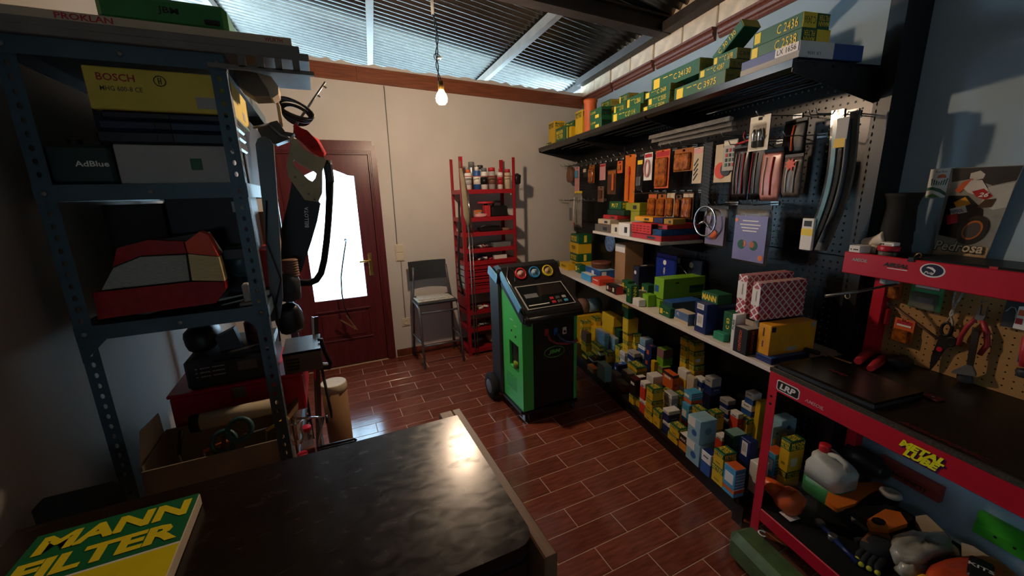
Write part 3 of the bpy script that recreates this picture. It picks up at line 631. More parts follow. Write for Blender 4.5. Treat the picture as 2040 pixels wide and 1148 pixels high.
T = Thing('long_strap_bar', 'long dark grey flat bar with a rounded top hanging by the upright', 'bar', (-.17, 1.8, 1.13))
flat(T, [(-.185, 1.80), (-.175, 1.82), (-.155, 1.83), (-.138, 1.82), (-.128, 1.80), (-.15, 1.52), (-.178, 1.22), (-.20, 1.14), (-.235, 1.13), (-.222, 1.22), (-.196, 1.55)], 1.78, .025, mat('bar_grey', '#5a6062', .45, metal=.3), 'bar')
T.b().tube([(-.178, 1.775, 1.60), (-.20, 1.77, 1.45), (-.172, 1.77, 1.30), (-.205, 1.772, 1.20), (-.21, 1.772, 1.05)], .0035, n=6).put('wire', M_black)
T = Thing('wiper_motor', 'dark motor with a ribbed end hanging low beside the upright', 'motor', (-.17, 2.0, 1.01))
T.b().lathe([(.02, 0), (.045, .01), (.05, .09), (.04, .12), (.03, .13)], (-.17, 1.99, 1.16), n=18).put('housing', M_dgrey)
b = T.b(); [b.lathe([(.028, 0), (.032, .003), (.032, .008), (.028, .011)], (-.15, 1.99, 1.27+.011*k), n=16) for k in range(7)]; b.put('bellows', M_brn)
b = T.b(); b.lump((-.185, 1.99, 1.08), (.055, .05, .07), seed=11, amp=.12); b.put('end_cover', M_black)
# bits low down beside the upright
T = Thing('steel_tray', 'bright metal tray with finger slots poking out of the shelving', 'tray', (-.15, 1.95, .80))
b = T.b(); b.box(-.225, -.075, 1.88, 2.10, .945, .955); b.box(-.225, -.075, 1.88, 1.884, .86, .955); b.box(-.079, -.075, 1.884, 2.10, .87, .955); b.put('tray', M_galv)
b = T.b(); [b.box(-.215, -.165, 1.878, 1.881, .875+.015*k, .882+.015*k) for k in range(4)]; b.put('slot', M_black)
T = Thing('steel_profile', 'leaning bright steel channel on the aisle side of the shelving', 'channel', (-.12, 2.3, 0))
b = T.b(); bar(b, (-.195, 2.15, .0), (-.10, 2.19, 1.02), .03, .003); bar(b, (-.181, 2.15, .0), (-.086, 2.19, 1.02), .003, .02); b.put('channel', M_galv)
T = Thing('paper_sack', 'tall open cardboard tube bin on the floor by the shelving', 'bin', (-.06, 2.45, 0))
b = T.b(); b.lathe([(.062, 0), (.066, .005), (.07, .545), (.067, .545), (.063, .02), (0, .018)], (-.055, 2.42, 0), n=20); b.put('body', M_card); T.b().lathe([(.072, .50), (.073, .515), (.072, .545), (.068, .55)], (-.055, 2.42, 0), n=20).put('rim', M_lcard)
T = Thing('rubber_mallet', 'black headed mallet standing in the cardboard bin', 'mallet', (-.06, 2.42, .02))
T.b().tube([(-.07, 2.43, .03), (-.10, 2.30, .70)], .008, n=8).put('handle', M_dgrey); T.b().lathe([(.018, -.05), (.02, -.045), (.02, .045), (.018, .05)], (-.102, 2.295, .71), axis=(1, .1, -.25), n=14).put('head', M_black)
T = Thing('bar_clamp', 'black screw clamp hooked over the metal tray', 'clamp', (-.06, 1.98, .8))
b = T.b(); b.tube([(-.085, 1.97, .965), (-.07, 1.97, .968), (-.062, 1.97, .90), (-.045, 1.97, .84), (-.05, 1.97, .825)], .009, n=8); b.put('frame', M_black)
T = Thing('steel_hanger', 'bent steel bracket rods standing at the back edge of the desk', 'bracket', (-.10, 1.75, 0))
b = T.b(); b.tube([(-.20, 1.80, .685), (-.13, 1.80, .672), (-.095, 1.80, .66)], .005, n=6); b.tube([(-.10, 1.80, .66), (-.13, 1.79, .55), (-.14, 1.79, .0)], .005, n=6); b.tube([(-.115, 1.80, .67), (-.118, 1.80, .0)], .005, n=6)
b.put('rods', M_chrome); T.b().lathe([(.018, 0), (.018, .012)], (-.092, 1.80, .65), axis=(1, 0, 0), n=12).put('disc', M_black)
b = T.b(); b.tube([(-.14, 1.79, .53), (.012, 1.79, .527), (.020, 1.79, .519), (.012, 1.79, .512), (-.14, 1.79, .515)], .006, n=6); b.put('long_arm', M_black)
b = T.b(); b.tube([(-.14, 1.75, .495), (-.035, 1.75, .515), (-.028, 1.75, .506), (-.14, 1.75, .482)], .004, n=6); b.put('short_arm', M_chrome)
T = Thing('spring_clamp', 'shiny steel gear puller on the edge of the tool box', 'puller', (-.205, 1.74, .60))
b = T.b()
for s_ in (-1, 1): b.tube([(-.205, 1.74, .69), (-.205+.03*s_, 1.74, .70), (-.205+.02*s_, 1.74, .665), (-.205+.028*s_, 1.74, .63), (-.205+.01*s_, 1.74, .60)], .006, n=6)
b.tube([(-.205, 1.74, .72), (-.205, 1.74, .62)], .006, n=8); b.put('arms', M_chrome)
for k, (x_, z_, lab) in enumerate(((-.195, .46, 'small jar with red lid at the desk edge, lower of two'), (-.175, .53, 'small jar with red lid at the desk edge, upper of two'))):
    T = Thing('spice_jar', lab, 'jar', (x_, 1.75 + .09*k, z_ - .0)); y_ = 1.75 + .09*k
    T.b().lathe([(.022, 0), (.022, .06), (.018, .07)], (x_, y_, z_), n=14).put('jar', M_clearb); T.b().lathe([(.021, 0), (.021, .016), (.019, .018)], (x_, y_, z_+.07), n=14).put('lid', M_red)
boxthing('spacer_block', 'dark wooden block under the red lidded jars by the desk', 'block', -.207, -.15, 1.70, 1.79, .40, .459, M_wood); boxthing('spacer_block', 'dark wooden block under the upper red lidded jar', 'block', -.207, -.15, 1.80, 1.88, .40, .5295, M_wood)
boxthing('crate', 'brown crate standing on the floor under the jars by the shelving', 'crate', -.207, -.15, 1.68, 1.95, 0, .3995, M_card)
# battery clamp on a lead in front of the glass
T = Thing('battery_clamp', 'battery clamp dangling on a black lead in front of the door', 'clamp', (.13, 3.9, .4))
b = T.b(); b.tube([(.175, 4.01, 1.225), (.172, 3.95, 1.21), (.13, 3.93, 1.05), (.095, 3.92, .90), (.085, 3.92, .75), (.09, 3.91, .62), (.13, 3.90, .50)], .007, n=6); b.put('lead', M_black)
T.b().lathe([(.014, 0), (.014, .006), (.006, .012)], (.175, 4.028, 1.225), axis=(0, -1, 0), n=10).put('hook', M_black)
b = T.b(); bar(b, (.045, 3.90, .505), (.165, 3.90, .40), .016, .012); bar(b, (.10, 3.895, .54), (.178, 3.895, .385), .016, .010); b.lathe([(.012, -.01), (.012, .01)], (.16, 3.895, .405), axis=(0, 1, 0), n=10); b.put('jaws', mat('brassy_steel', '#b9a97a', .3, metal=.9))

# ================================================================ STOOL WITH PAPERS
T = Thing('stool_chair', 'dark plastic high chair with grey tube frame against the back wall', 'chair', (.89, 3.74, 0))
M_tube = mat('grey_tube', '#6f7073', .45, metal=.6)
for x_, s_ in ((.715, -1), (1.10, 1)):
    b = T.b(); b.tube([(x_, 3.54, .012), (x_+.005*s_*-1, 3.62, .57), (x_, 3.66, .60), (x_, 3.72, .602), (x_, 3.90, .602)], .012, n=8); b.put('leg', M_tube)
    b = T.b(); b.tube([(x_+.02*s_, 3.93, .012), (x_, 3.86, .60), (x_-.02*s_, 3.875, .80), (x_-.03*s_, 3.885, .93)], .012, n=8); b.put('leg', M_tube)
    T.b().tube([(x_, 3.56, .25), (x_+.015*s_, 3.92, .25)], .010, n=8).put('side_bar', M_tube)
for y_, z_, d in ((3.575, .22, 0), (3.62, .53, 0)): T.b().tube([(.715, y_, z_), (1.10, y_, z_)], .010, n=8).put('foot_bar', M_tube)
b = T.b(); b.box(.72, 1.095, 3.62, 3.93, .603, .632, ch=.010); b.put('seat', M_dgrey)
b = T.b(); b.prism([(x_, 3.875 + .02*(1-((x_-.885)/.16)**2)) for x_ in (.70, .75, .82, .885, .95, 1.02, 1.07)] + [(x_, 3.892 + .02*(1-((x_-.885)/.16)**2)) for x_ in (1.07, 1.02, .95, .885, .82, .75, .70)], (0, 0, .80), X, Y, (0, .01, .185)); b.put('backrest', M_dgrey)
T = Thing('folded_newspaper', 'folded newspaper lying on the dark stool seat', 'newspaper', (.88, 3.75, .633))
M_news = mat('newsprint', '#bdb6a8', .9, var=.28, sc=60)
T.b().box(.715, 1.065, 3.63, 3.83, .633, .645, ch=.004, M=RZ(.03)).put('pages', M_news); T.b().box(.74, 1.03, 3.66, 3.85, .645, .652, ch=.002, M=RZ(-.06)).put('pages', M_news)

# ================================================================ RED RACK
M_rack = mat('rack_red', '#9c1a26', .42, var=.1)
RX0, RX1, RY0, RY1 = 1.195, 1.755, 3.645, 3.955
T = Thing('red_rack', 'tall red metal rack with shelves and flat drawers by the back wall', 'rack', (1.475, 3.8, 0))
for x_, sx in ((RX0, 1), (RX1, -1)):
    for y_, sy in ((RY0, 1), (RY1, -1)):
        b = T.b(); b.box(x_, x_+.03*sx, y_, y_+.003*sy, 0, 1.945); b.box(x_, x_+.003*sx, y_, y_+.03*sy, 0, 1.945)
        b.box(x_, x_+.031*sx, y_, y_+.031*sy, 0, .006); b.put('post', M_rack)
RZS = (1.645, 1.385, 1.245, 1.085, .965, .68, .465, .283, .06)
for z in RZS:
    b = T.b(); b.box(RX0+.004, RX1-.004, RY0+.004, RY1-.004, z-.004, z); b.box(RX0+.003, RX1-.003, RY0+.0005, RY0+.004, z-.034, z+.006); b.box(RX0+.0005, RX0+.004, RY0+.003, RY1-.003, z-.034, z+.006); b.box(RX1-.004, RX1-.0005, RY0+.003, RY1-.003, z-.034, z+.006); b.put('rack_shelf', M_rack)
for k in range(4):
    z = .69 + .066*k
    d = T.b().box(RX0+.03, RX1-.03, RY0-.004-.010*(k % 2), RY1-.02, z, z+.055, ch=.002).put('drawer', M_rack)
    T.b().box(RX0+.03, RX1-.03, RY0-.016-.010*(k % 2), RY0-.004-.010*(k % 2), z+.045, z+.055, ch=.002).put('drawer_lip', M_rack, d)
    T.b().box(RX0+.005, RX0+.029, RY0+.03, RY1-.03, z, z+.05, ch=.002).put('drawer_side', M_grc, d)
T.b().tube([(RX0+.03, RY0-.004, 1.77), (RX1-.03, RY0-.004, 1.77)], .0035, n=6).put('rail', M_rack); T.b().box(RX0+.002, RX0+.006, RY0+.03, RY1-.03, .49, .62).put('side_plate', M_rack)
def can(name, label, x_, y_, z_, r, h, m, mcap, capr=None, capm=None, band=None):
    T = Thing(name, label, 'can', (x_, y_, z_), group=None); capr = capr or r*.75
    T.b().lathe([(r, 0), (r, h*.80), (r*.93, h*.83)], (x_, y_, z_), n=16).put('body', m)
    T.b().lathe([(capr, h*.83), (capr, h*.98), (capr*.9, h)], (x_, y_, z_), n=14).put('cap', mcap)
    if band: T.b().lathe([(r+.0006, h*.25), (r+.0006, h*.6)], (x_, y_, z_), n=16).put('label_band', band)
zc = 1.6455
can('spray_can', 'white can with orange tip, leftmost front on the red rack', 1.305, 3.74, zc, .033, .19, M_pwh, M_org, .02, band=M_grc)
can('spray_can', 'tall grey can with grey cap at the back of the red rack', 1.385, 3.86, zc, .036, .27, M_zinc, M_grey, .03)
can('spray_can', 'blue and white labelled can on the red rack', 1.392, 3.735, zc, .035, .215, M_blue, M_pwh, .02, band=M_pwh)
can('spray_can', 'white can with a black emblem in the middle of the red rack', 1.468, 3.74, zc, .033, .205, M_pwh, M_grey, .028, band=M_ink)
can('spray_can', 'pale can with a wide red cap on the red rack', 1.55, 3.745, zc, .034, .21, M_grc, M_redc, .034, band=M_brn)
can('spray_bottle', 'red and white bottle with a green trigger top on the rack', 1.64, 3.75, zc, .027, .20, M_pwh, M_redc, .012, band=M_redc)
can('spray_can', 'white can with red cap, rightmost on the red rack', 1.715, 3.735, zc, .031, .195, M_lcard, M_redc, .026)
can('spray_can', 'dark grey capped can behind the pale row on the red rack', 1.48, 3.87, zc, .035, .24, M_grc, M_dgrey, .03)
T = Thing('umbrella', 'beige rolled umbrella and rods leaning on the left of the rack', 'umbrella', (1.215, 3.60, 0)); b = T.b(); b.tube([(1.235, 3.60, 1.32), (1.225, 3.60, 1.42), (1.205, 3.60, 1.72), (1.19, 3.60, 1.84)], [.015, .03, .022, .012], n=10); b.put('canopy', mat('umbrella_beige', '#8d8268', .8)); T.b().tube([(1.245, 3.60, .0), (1.235, 3.60, 1.32)], .006, n=8).put('shaft', M_zinc); T.b().tube([(1.19, 3.6, 1.84), (1.185, 3.6, 1.9)], .01, n=8).put('handle', M_brn)
T = Thing('silver_pole', 'thin pale metal pole leaning at the rack front', 'pole', (1.28, 3.62, 0)); T.b().tube([(1.275, 3.622, 1.25), (1.25, 3.618, 1.64)], .008, n=8).put('pole', M_chrome); T.b().tube([(1.28, 3.625, 0), (1.275, 3.622, 1.25)], .005, n=6).put('lower_tube', M_zinc)
T = Thing('black_hose', 'black cable hanging down the left side of the red rack', 'cable', (1.16, 3.75, .6)); T.b().tube([(1.188, 3.7, 1.55), (1.175, 3.68, 1.30), (1.15, 3.68, 1.10), (1.15, 3.70, .85), (1.175, 3.72, .70), (1.188, 3.73, .64)], .011, n=8).put('hose', M_rubber)
T = Thing('air_pump', 'black pump with a red disc on the second shelf of the rack', 'pump', (1.58, 3.77, 1.3855)); T.b().box(1.52, 1.69, 3.69, 3.85, 1.386, 1.49, ch=.012).put('body', M_black); T.b().tube([(1.56, 3.77, 1.49), (1.58, 3.77, 1.53), (1.65, 3.77, 1.53), (1.67, 3.77, 1.49)], .01, n=8).put('handle', M_black); T.b().box(1.445, 1.50, 3.68, 3.76, 1.386, 1.50, ch=.006).put('side_tank', M_redc); T.b().lathe([(.075, 0), (.08, .006), (.075, .02), (0, .022)], (1.48, 3.76, 1.515), n=20).put('disc', M_redc); T.b().tube([(1.48, 3.76, 1.50), (1.48, 3.76, 1.516)], .02, n=10).put('neck', M_black)
T = Thing('orange_tape', 'orange bracket at the left of the black pump on the rack', 'bracket', (1.38, 3.72, 1.386)); T.b().box(1.355, 1.37, 3.69, 3.75, 1.386, 1.455, ch=.004).box(1.37, 1.415, 3.69, 3.75, 1.44, 1.456, ch=.004).put('frame', M_orp)
T = Thing('pink_rag', 'pale pinkish rag on the second shelf of the rack', 'rag', (1.37, 3.68, 1.386)); T.b().lump((1.40, 3.70, 1.405), (.06, .035, .02), seed=4).put('cloth', M_pink)
can('tin', 'grey open tin on the third shelf of the rack', 1.30, 3.72, 1.2455, .036, .11, M_zinc, M_grc, .034)
T = Thing('wash_brush', 'flat black brush on the third shelf of the rack', 'brush', (1.50, 3.74, 1.2455)); T.b().box(1.39, 1.62, 3.68, 3.80, 1.246, 1.285, ch=.01).put('block', M_black); T.b().tube([(1.39, 3.70, 1.29), (1.45, 3.70, 1.31), (1.6, 3.72, 1.29)], .01, n=6).put('handle', M_dgrey)
T = Thing('spool', 'small dark pad at the right of the third rack shelf', 'pad', (1.67, 3.72, 1.246)); T.b().lathe([(.045, 0), (.048, .01), (.04, .025), (0, .026)], (1.67, 3.72, 1.246), n=14).put('pad', M_brn)
def loose(name, label, x0, x1, y0, y1, z0, n, mats, s, seed):
    rr = random.Random(seed); b = B(off=((x0+x1)/2, (y0+y1)/2, z0))
    for k in range(n):
        x_, y_ = rr.uniform(x0, x1), rr.uniform(y0, y1); r_ = s*rr.uniform(.6, 1.3); M = RZ(rr.uniform(0, 3)) @ RX(rr.uniform(-.6, .6)); mi = rr.randrange(len(mats))
        if k % 3 == 0: b.lathe([(r_*.5, -r_), (r_*.6, -r_*.8), (r_*.6, r_*.8), (r_*.4, r_)], (x_, y_, z0+r_*.75), m=mi, axis=M @ Vector((1, 0, .2)), n=8)
        else: b.box(x_-r_, x_+r_, y_-r_*.6, y_+r_*.6, z0+.012, z0+.012+r_*.8, m=mi, ch=.002, M=M)
    return solo(b, name, mats, label, 'hardware', ((x0+x1)/2, (y0+y1)/2, z0), kind='stuff')
jm = [M_zinc, M_dgrey, M_brn, M_pwh, M_black, M_redc]
loose('loose_fittings', 'loose metal fittings on the fourth shelf of the red rack', 1.24, 1.50, 3.67, 3.78, 1.087, 22, jm, .018, 1)
boxthing('parts_tray', 'grey parts tray on the fourth shelf of the red rack', 'tray', 1.52, 1.71, 3.68, 3.85, 1.0855, 1.13, M_grey)
loose('loose_fittings', 'loose small parts on the shelf just above the red drawers', 1.24, 1.48, 3.67, 3.76, .967, 16, jm, .016, 2)
boxthing('small_blue_box', 'small blue box on the rack shelf above the drawers', 'box', 1.40, 1.475, 3.78, 3.86, .9655, 1.0, M_blue); boxthing('small_white_box', 'small white box on the rack shelf above the drawers', 'box', 1.525, 1.66, 3.68, 3.74, .9655, 1.005, M_pwh)
loose('loose_fittings', 'jumbled parts on the first shelf below the red drawers', 1.24, 1.60, 3.67, 3.80, .467, 30, jm, .022, 3)
loose('loose_fittings', 'jumbled dark parts on the second shelf below the drawers', 1.24, 1.60, 3.67, 3.80, .285, 34, [M_zinc, M_dgrey, M_black, M_brn], .022, 4)
T = Thing('white_rag', 'crumpled whitish rag at the bottom of the red rack', 'rag', (1.52, 3.76, .061)); T.b().lump((1.56, 3.78, .115), (.12, .07, .05), seed=9, amp=.16, n=18).put('cloth', M_rag)
T = Thing('black_pouch', 'black bag at the bottom left of the red rack', 'bag', (1.31, 3.76, .061)); T.b().lump((1.305, 3.76, .12), (.075, .09, .055), seed=12).put('body', M_black)
T = Thing('brush_head', 'black brush hooked on the right post of the red rack', 'brush', (1.785, 3.68, 1.72)); T.b().lump((1.79, 3.665, 1.74), (.03, .03, .05), seed=15, amp=.2).put('bristles', M_black); T.b().tube([(1.758, 3.66, 1.79), (1.79, 3.66, 1.79)], .004, n=6).put('hook', M_zinc)
# ================================================================ AIR CONDITIONING SERVICE STATION
T = Thing('service_station', 'green and black wheeled service machine with three gauges', 'machine', (1.36, 2.55, 0))
MX0, MX1, MY0, MY1 = 1.128, 1.580, 2.292, 2.805
b = T.b(); b.box(MX0+.02, MX1-.02, MY0+.02, MY1-.03, .085, .78, ch=.01); b.put('cabinet', M_blackm)
b = T.b(); b.prism([(MX0-.012, MY0+.02), (MX0+.02, MY0-.014), (MX1-.01, MY0-.014), (MX1+.01, MY0+.02), (MX1+.01, MY1), (MX0-.012, MY1)], (0, 0, .07), X, Y, (0, 0, .022)); b.put('base_plate', M_black)
# green side with a bottle recess: built as a ring around the opening (YZ plane)
def yz(T, poly, x, d, m, name, parent=None, label=None): return T.b().prism(poly, (x, 0, 0), Y, Z, (d, 0, 0)).put(name, m, parent, label)
gx = MX0
b = T.b()
for poly in ([(MY0+.0, .095), (2.352, .095), (2.352, .80), (MY0+.0, .765)], [(2.505, .095), (2.62, .095), (2.62, .965), (2.505, .895)], [(2.352, .095), (2.505, .095), (2.505, .38), (2.352, .37)], [(2.352, .565), (2.505, .575), (2.505, .895), (2.352, .80)]):
    b.prism(poly, (gx, 0, 0), Y, Z, (.02, 0, 0))
side = b.put('side_panel', M_green)
T.b().box(gx+.05, gx+.06, 2.352, 2.505, .37, .575).box(gx+.0, gx+.05, 2.352, 2.505, .370, .376).put('bottle_recess', mat('dark_green_recess', '#1f6a2c', .4), side)
T.b().lathe([(.026, 0), (.028, .01), (.028, .12), (.012, .15), (.012, .165)], (gx+.022, 2.43, .377), n=14).put('oil_bottle', M_clear, label='clear oil bottle'); T.b().lathe([(.025, .002), (.026, .045), (0, .046)], (gx+.022, 2.43, .377), n=14).put('oil', mat('yellow_oil', '#8fa01e', .3))
for y_, z_ in ((2.46, .655), (2.395, .625)): T.b().lathe([(.009, 0), (.009, .003)], (gx, y_, z_), axis=(-1, 0, 0), n=8).put('screw', M_black, side)
for y_, z_, w_ in ((2.46, .735, .05), (2.40, .70, .04)): T.b().box(gx-.0008, gx, y_-w_/2, y_+w_/2, z_, z_+.004).put('print', M_pwh, side)
for k in range(9): T.b().box(gx-.0006, gx, 2.39, 2.57, .20+.013*k, .203+.013*k).put('print', M_inkg, side)
# front: green corner strip, black panel, green strip at the right
T.b().prism([(MX0+.002, MY0+.012), (MX0+.014, MY0), (MX0+.082, MY0-.002), (MX0+.082, MY0+.02), (MX0+.002, MY0+.025)], (0, 0, .095), X, Y, (0, 0, .67)).put('front_corner_panel', M_green)
T.b().prism([(MX1-.035, MY0-.002), (MX1-.012, MY0), (MX1, MY0+.012), (MX1, MY1-.03), (MX1-.02, MY1-.03), (MX1-.035, MY0+.02)], (0, 0, .095), X, Y, (0, 0, .67)).put('front_corner_panel', M_green)
T.b().box(MX0+.084, MX1-.037, MY0-.006, MY0+.03, .10, .76, ch=.008).put('front_panel', M_blackm)
fy = MY0-.0065
text(T, 'JBM', mat('logo_green', '#6ade5e', .5), (1.378, fy, .505), X, Z, w=.10, h=.036, bold=.03, shear=.25)
T.b().tube([(1.378 + .082*math.cos(a*math.pi/16), fy, .505 + .04*math.sin(a*math.pi/16)) for a in range(32)], .0022, closed=True, n=5).put('logo_ring', MATS['logo_green'])
for x_, z_, m, nm in ((1.312, .662, M_redc, 'red_port'), (1.385, .657, M_blue, 'blue_port'), (1.458, .650, M_cream, 'white_socket')):
    T.b().box(x_-.016, x_+.016, fy-.008, fy+.001, z_-.026, z_+.026, ch=.005).put(nm, m)
T.b().lathe([(.010, 0), (.008, .004)], (1.458, fy-.008, .645), axis=(0, -1, 0), n=10).put('socket_hole', M_black)
T.b().tube([(1.315, fy-.01, .655), (1.32, fy-.04, .615), (1.37, fy-.05, .585), (1.45, fy-.045, .565), (1.55, fy-.03, .565), (1.592, MY0+.05, .57)], .007, n=8).put('red_hose', mat('hose_red', '#a02a3a', .4)); T.b().tube([(1.39, fy-.01, .65), (1.40, fy-.04, .62), (1.44, fy-.05, .585), (1.52, fy-.04, .56), (1.59, MY0+.05, .55)], .007, n=8).put('blue_hose', mat('hose_blue', '#3a4a7a', .4))
# rear column
T.b().box(MX0-.022, MX1+.01, 2.622, MY1, .09, 1.03, ch=.012).put('rear_column', M_dgrey)
# sloped console
con = [(2.266, .755), (2.258, .80), (2.275, .822), (2.52, .962), (2.565, 1.02), (2.60, 1.082), (2.66, 1.098), (2.74, 1.075), (2.80, 1.035), (2.80, .97), (2.62, .96), (2.30, .765)]
console = yz(T, con, MX0-.006, MX1-MX0+.022, M_black, 'console')
T.b().tube([(MX0+.0, 2.26, .775), (MX1+.01, 2.26, .775)], .022, n=12).put('front_lip', M_black, console)
sl = Vector((0, .245, .14)).normalized(); sn = Vector((0, -.14, .245)).normalized(); so = Vector((0, 2.275, .822))
def onslope(u0, u1, v0, v1, t0, t1, m, name, ch=0, parent=None):
    b = T.b(); vs = [so + X*u + sl*v + sn*t for t in (t0, t1) for u, v in ((u0, v0), (u1, v0), (u1, v1), (u0, v1))]
    b.add(vs, [(3,2,1,0),(4,5,6,7),(0,1,5,4),(1,2,6,5),(2,3,7,6),(3,0,4,7)]); return b.put(name, m, parent or console)
fr = onslope(1.178, 1.562, .025, .262, .0, .006, M_grc, 'screen_bezel')
sc_ = onslope(1.186, 1.554, .032, .254, .006, .0075, mat('screen_glass', '#15181a', .08), 'display_panel')
onslope(1.345, 1.535, .14, .245, .0075, .009, mat('display', '#2a2220', .12), 'display', parent=fr); onslope(1.21, 1.31, .13, .17, .0075, .009, M_grey, 'sticker', parent=fr); onslope(1.20, 1.36, .055, .062, .0075, .0085, M_pwh, 'print', parent=fr)
for i in range(3):
    for j in range(2): onslope(1.385+.05*i, 1.412+.05*i, .05+.038*j, .072+.038*j, .0075, .012, [M_redc, M_zinc, M_sky, M_grc, M_zinc, M_grc][i+3*j] if not (i == 0 and j == 1) else M_redc, 'button', parent=fr)
gd = Vector((0, .04, .06)).normalized(); gn = Vector((0, -.85, .53)).normalized()
for x_, col in ((1.262, '#c02a30'), (1.375, '#2a80b8'), (1.488, '#d8c02a')):
    c_ = Vector((x_, 2.573, 1.028)); mm = mat('ring'+col, col, .35)
    gq = T.b().lathe([(.045, 0), (.046, .014), (.036, .018), (.036, .010)], c_, axis=gn, n=24).put('gauge_ring', mm, console)
    T.b().lathe([(.036, .010), (0, .0101)], c_, axis=gn, n=24).put('gauge_face', mat('dial_white', '#d9d4c8', .4), gq)
    T.b().lathe([(.022, .0104), (.0, .0108)], c_, axis=gn, n=20).put('gauge_inner', mat('dialin'+col, {'#c02a30': '#c9a096', '#2a80b8': '#8fb4cf', '#d8c02a': '#b99a72'}[col], .4), gq)
    pv = gn.cross(X).normalized(); bq = T.b(); bar(bq, c_ + gn*.0115, c_ + gn*.0115 + (X*.6 - pv*.6)*.032, .003, .002); bq.put('needle', M_ink, gq)
# light blue corner guards and chrome strip
gb = mat('guard_blue', '#6fb0d8', .3)
b = T.b(); bar(b, (MX0-.012, 2.29, .845), (MX0-.012, 2.60, 1.04), .012, .05); b.put('corner_guard', gb, console)
b = T.b(); bar(b, (MX0-.022, 2.635, .99), (MX0-.022, 2.80, 1.045), .014, .06); b.put('corner_guard', gb, console)
b = T.b(); b.tube([(MX0+.01, 2.275, .85), (MX0+.01, 2.54, 1.02), (MX0+.05, 2.60, 1.09), (MX0+.09, 2.585, 1.05), (MX0+.07, 2.53, .985)], .004, n=6); b.put('chrome_strip', M_chrome, console)
b = T.b(); b.tube([(MX0-.012, 2.60, 1.0), (MX0-.016, 2.615, 1.06), (MX0-.01, 2.63, .98)], .016, n=8); b.put('guard_joint', M_black, console)
b = T.b(); b.tube([(MX0+.02, 2.262, .80), (MX0+.02, 2.235, .79), (MX0+.03, 2.235, .75), (MX0+.03, 2.27, .74)], .010, n=8); b.put('grab_handle', M_black, console)
# wheels
for x_ in (MX0-.05, MX1+.05):
    w = T.b().lathe([(.03, -.026), (.09, -.027), (.105, -.018), (.108, 0), (.105, .018), (.09, .027), (.03, .026)], (x_, 2.755, .108), axis=(1, 0, 0), n=28).put('wheel', M_rubber)
    T.b().lathe([(.018, -.03), (.055, -.029), (.06, -.022)], (x_, 2.755, .108), axis=(1, 0, 0), n=16).lathe([(.055, .022), (.05, .029), (.015, .031)], (x_, 2.755, .108), axis=(1, 0, 0), n=16).put('wheel_hub', M_grey, w)
T.b().tube([(MX0-.05, 2.755, .108), (MX1+.05, 2.755, .108)], .012, n=8).put('axle', M_zinc)
for x_ in (MX0+.03, MX1-.03):
    T.b().tube([(x_, 2.325, .07), (x_, 2.32, .055)], .016, n=8).box(x_-.016, x_-.012, 2.30, 2.34, .02, .06).box(x_+.012, x_+.016, 2.30, 2.34, .02, .06).put('caster_fork', M_zinc); T.b().lathe([(.02, -.010), (.026, -.008), (.026, .008), (.02, .010)], (x_, 2.32, .0265), axis=(1, 0, 0), n=14).put('caster_wheel', M_black)

# ================================================================ GONDOLA SHELVING ON THE RIGHT WALL
T = Thing('gondola_shelf', 'long black perforated shop shelving along the right wall', 'shelving', (-.35, -1.6, 0), 'G'); GON = T
NEAR, FAR, PX = -3.085, -.10, -.12
M_peg = mat('black_perforated_sheet', '#0b0d10', .3, var=.12, spec=.35)
BAYS = [(-1.095, -.10), (-2.09, -1.095), (-3.085, -2.09)]
for ya, yb in BAYS:
    for z0, z1 in ((.13, .57), (.57, 1.278), (1.284, 2.064)):
        b = T.b(); P_ = .0325; nu = int((yb-ya-.03)/P_); nw = int((z1-z0)/P_); ou = ya + ((yb-ya)-nu*P_)/2; oz = z0 + ((z1-z0)-nw*P_)/2
        holed(b, (PX, ou, oz), Y, Z, nu, nw, P_, .0052)
        b.box(PX, PX+.012, ya+.001, ou, z0, z1); b.box(PX, PX+.012, ou+nu*P_, yb-.001, z0, z1); b.box(PX, PX+.012, ou, ou+nu*P_, z0, oz); b.box(PX, PX+.012, ou, ou+nu*P_, oz+nw*P_, z1); b.put('perforated_panel', M_peg)
for y_ in (FAR, -1.095, -2.09, NEAR):
    b = T.b(); yy = y_ - .028
    b.box(PX+.002, PX+.05, yy-.002, yy+.03, 0, 2.5 if y_ == NEAR else 2.06)
    b.box(PX+.05, -.03, yy+.0, yy+.026, 0, 2.5 if y_ == NEAR else 2.06); upo = b.put('post', M_blackm)
    b = T.b(); b.box(PX-.003, PX+.0018, yy-.003, yy-.0, 0, 2.04); strip_holes(b, (PX-.003, yy-.002, .2), Z, Y, 60, .03, .032, .009, .0035); b.put('slotted_face', M_blackm, upo)
for k, (ya, yb) in enumerate(BAYS): T.b().box(-.028, -.024, ya if k < 2 else ya+.30, yb, .05, 2.06).put('shade_sheet', M_black)  # added black sheets stand in for the shade behind the panel holes
# near end sheet up to the roof
T.b().box(PX-.02, -.002, NEAR-.075, NEAR-.032, 0, 2.73).put('end_pillar', M_blackm)
for ya, yb in BAYS:
    b = T.b(); b.box(-.60, PX, ya, yb, .112, .120); b.box(-.605, -.597, ya, yb, .095, .124, ch=.002); d_ = b.put('base_deck', M_blackm); T.b().box(-.575, -.565, ya, yb, .0, .11).put('plinth', M_black, d_)
    b = T.b(); TZ = 2.074; b.box(-.555, PX, ya, yb, TZ-.006, TZ, ch=0); b.prism([(-.56, TZ+.006), (-.575, TZ), (-.575, TZ-.028), (-.55, TZ-.042), (-.545, TZ-.04), (-.556, TZ-.008), (-.548, TZ)], (0, ya, 0), X, Z, (0, yb-ya, 0))
    for k in range(4): b.box(-.47+.09*k, -.45+.09*k, ya, yb, TZ-.022, TZ-.006, ch=.004)
    b.put('top_shelf', M_blackg)
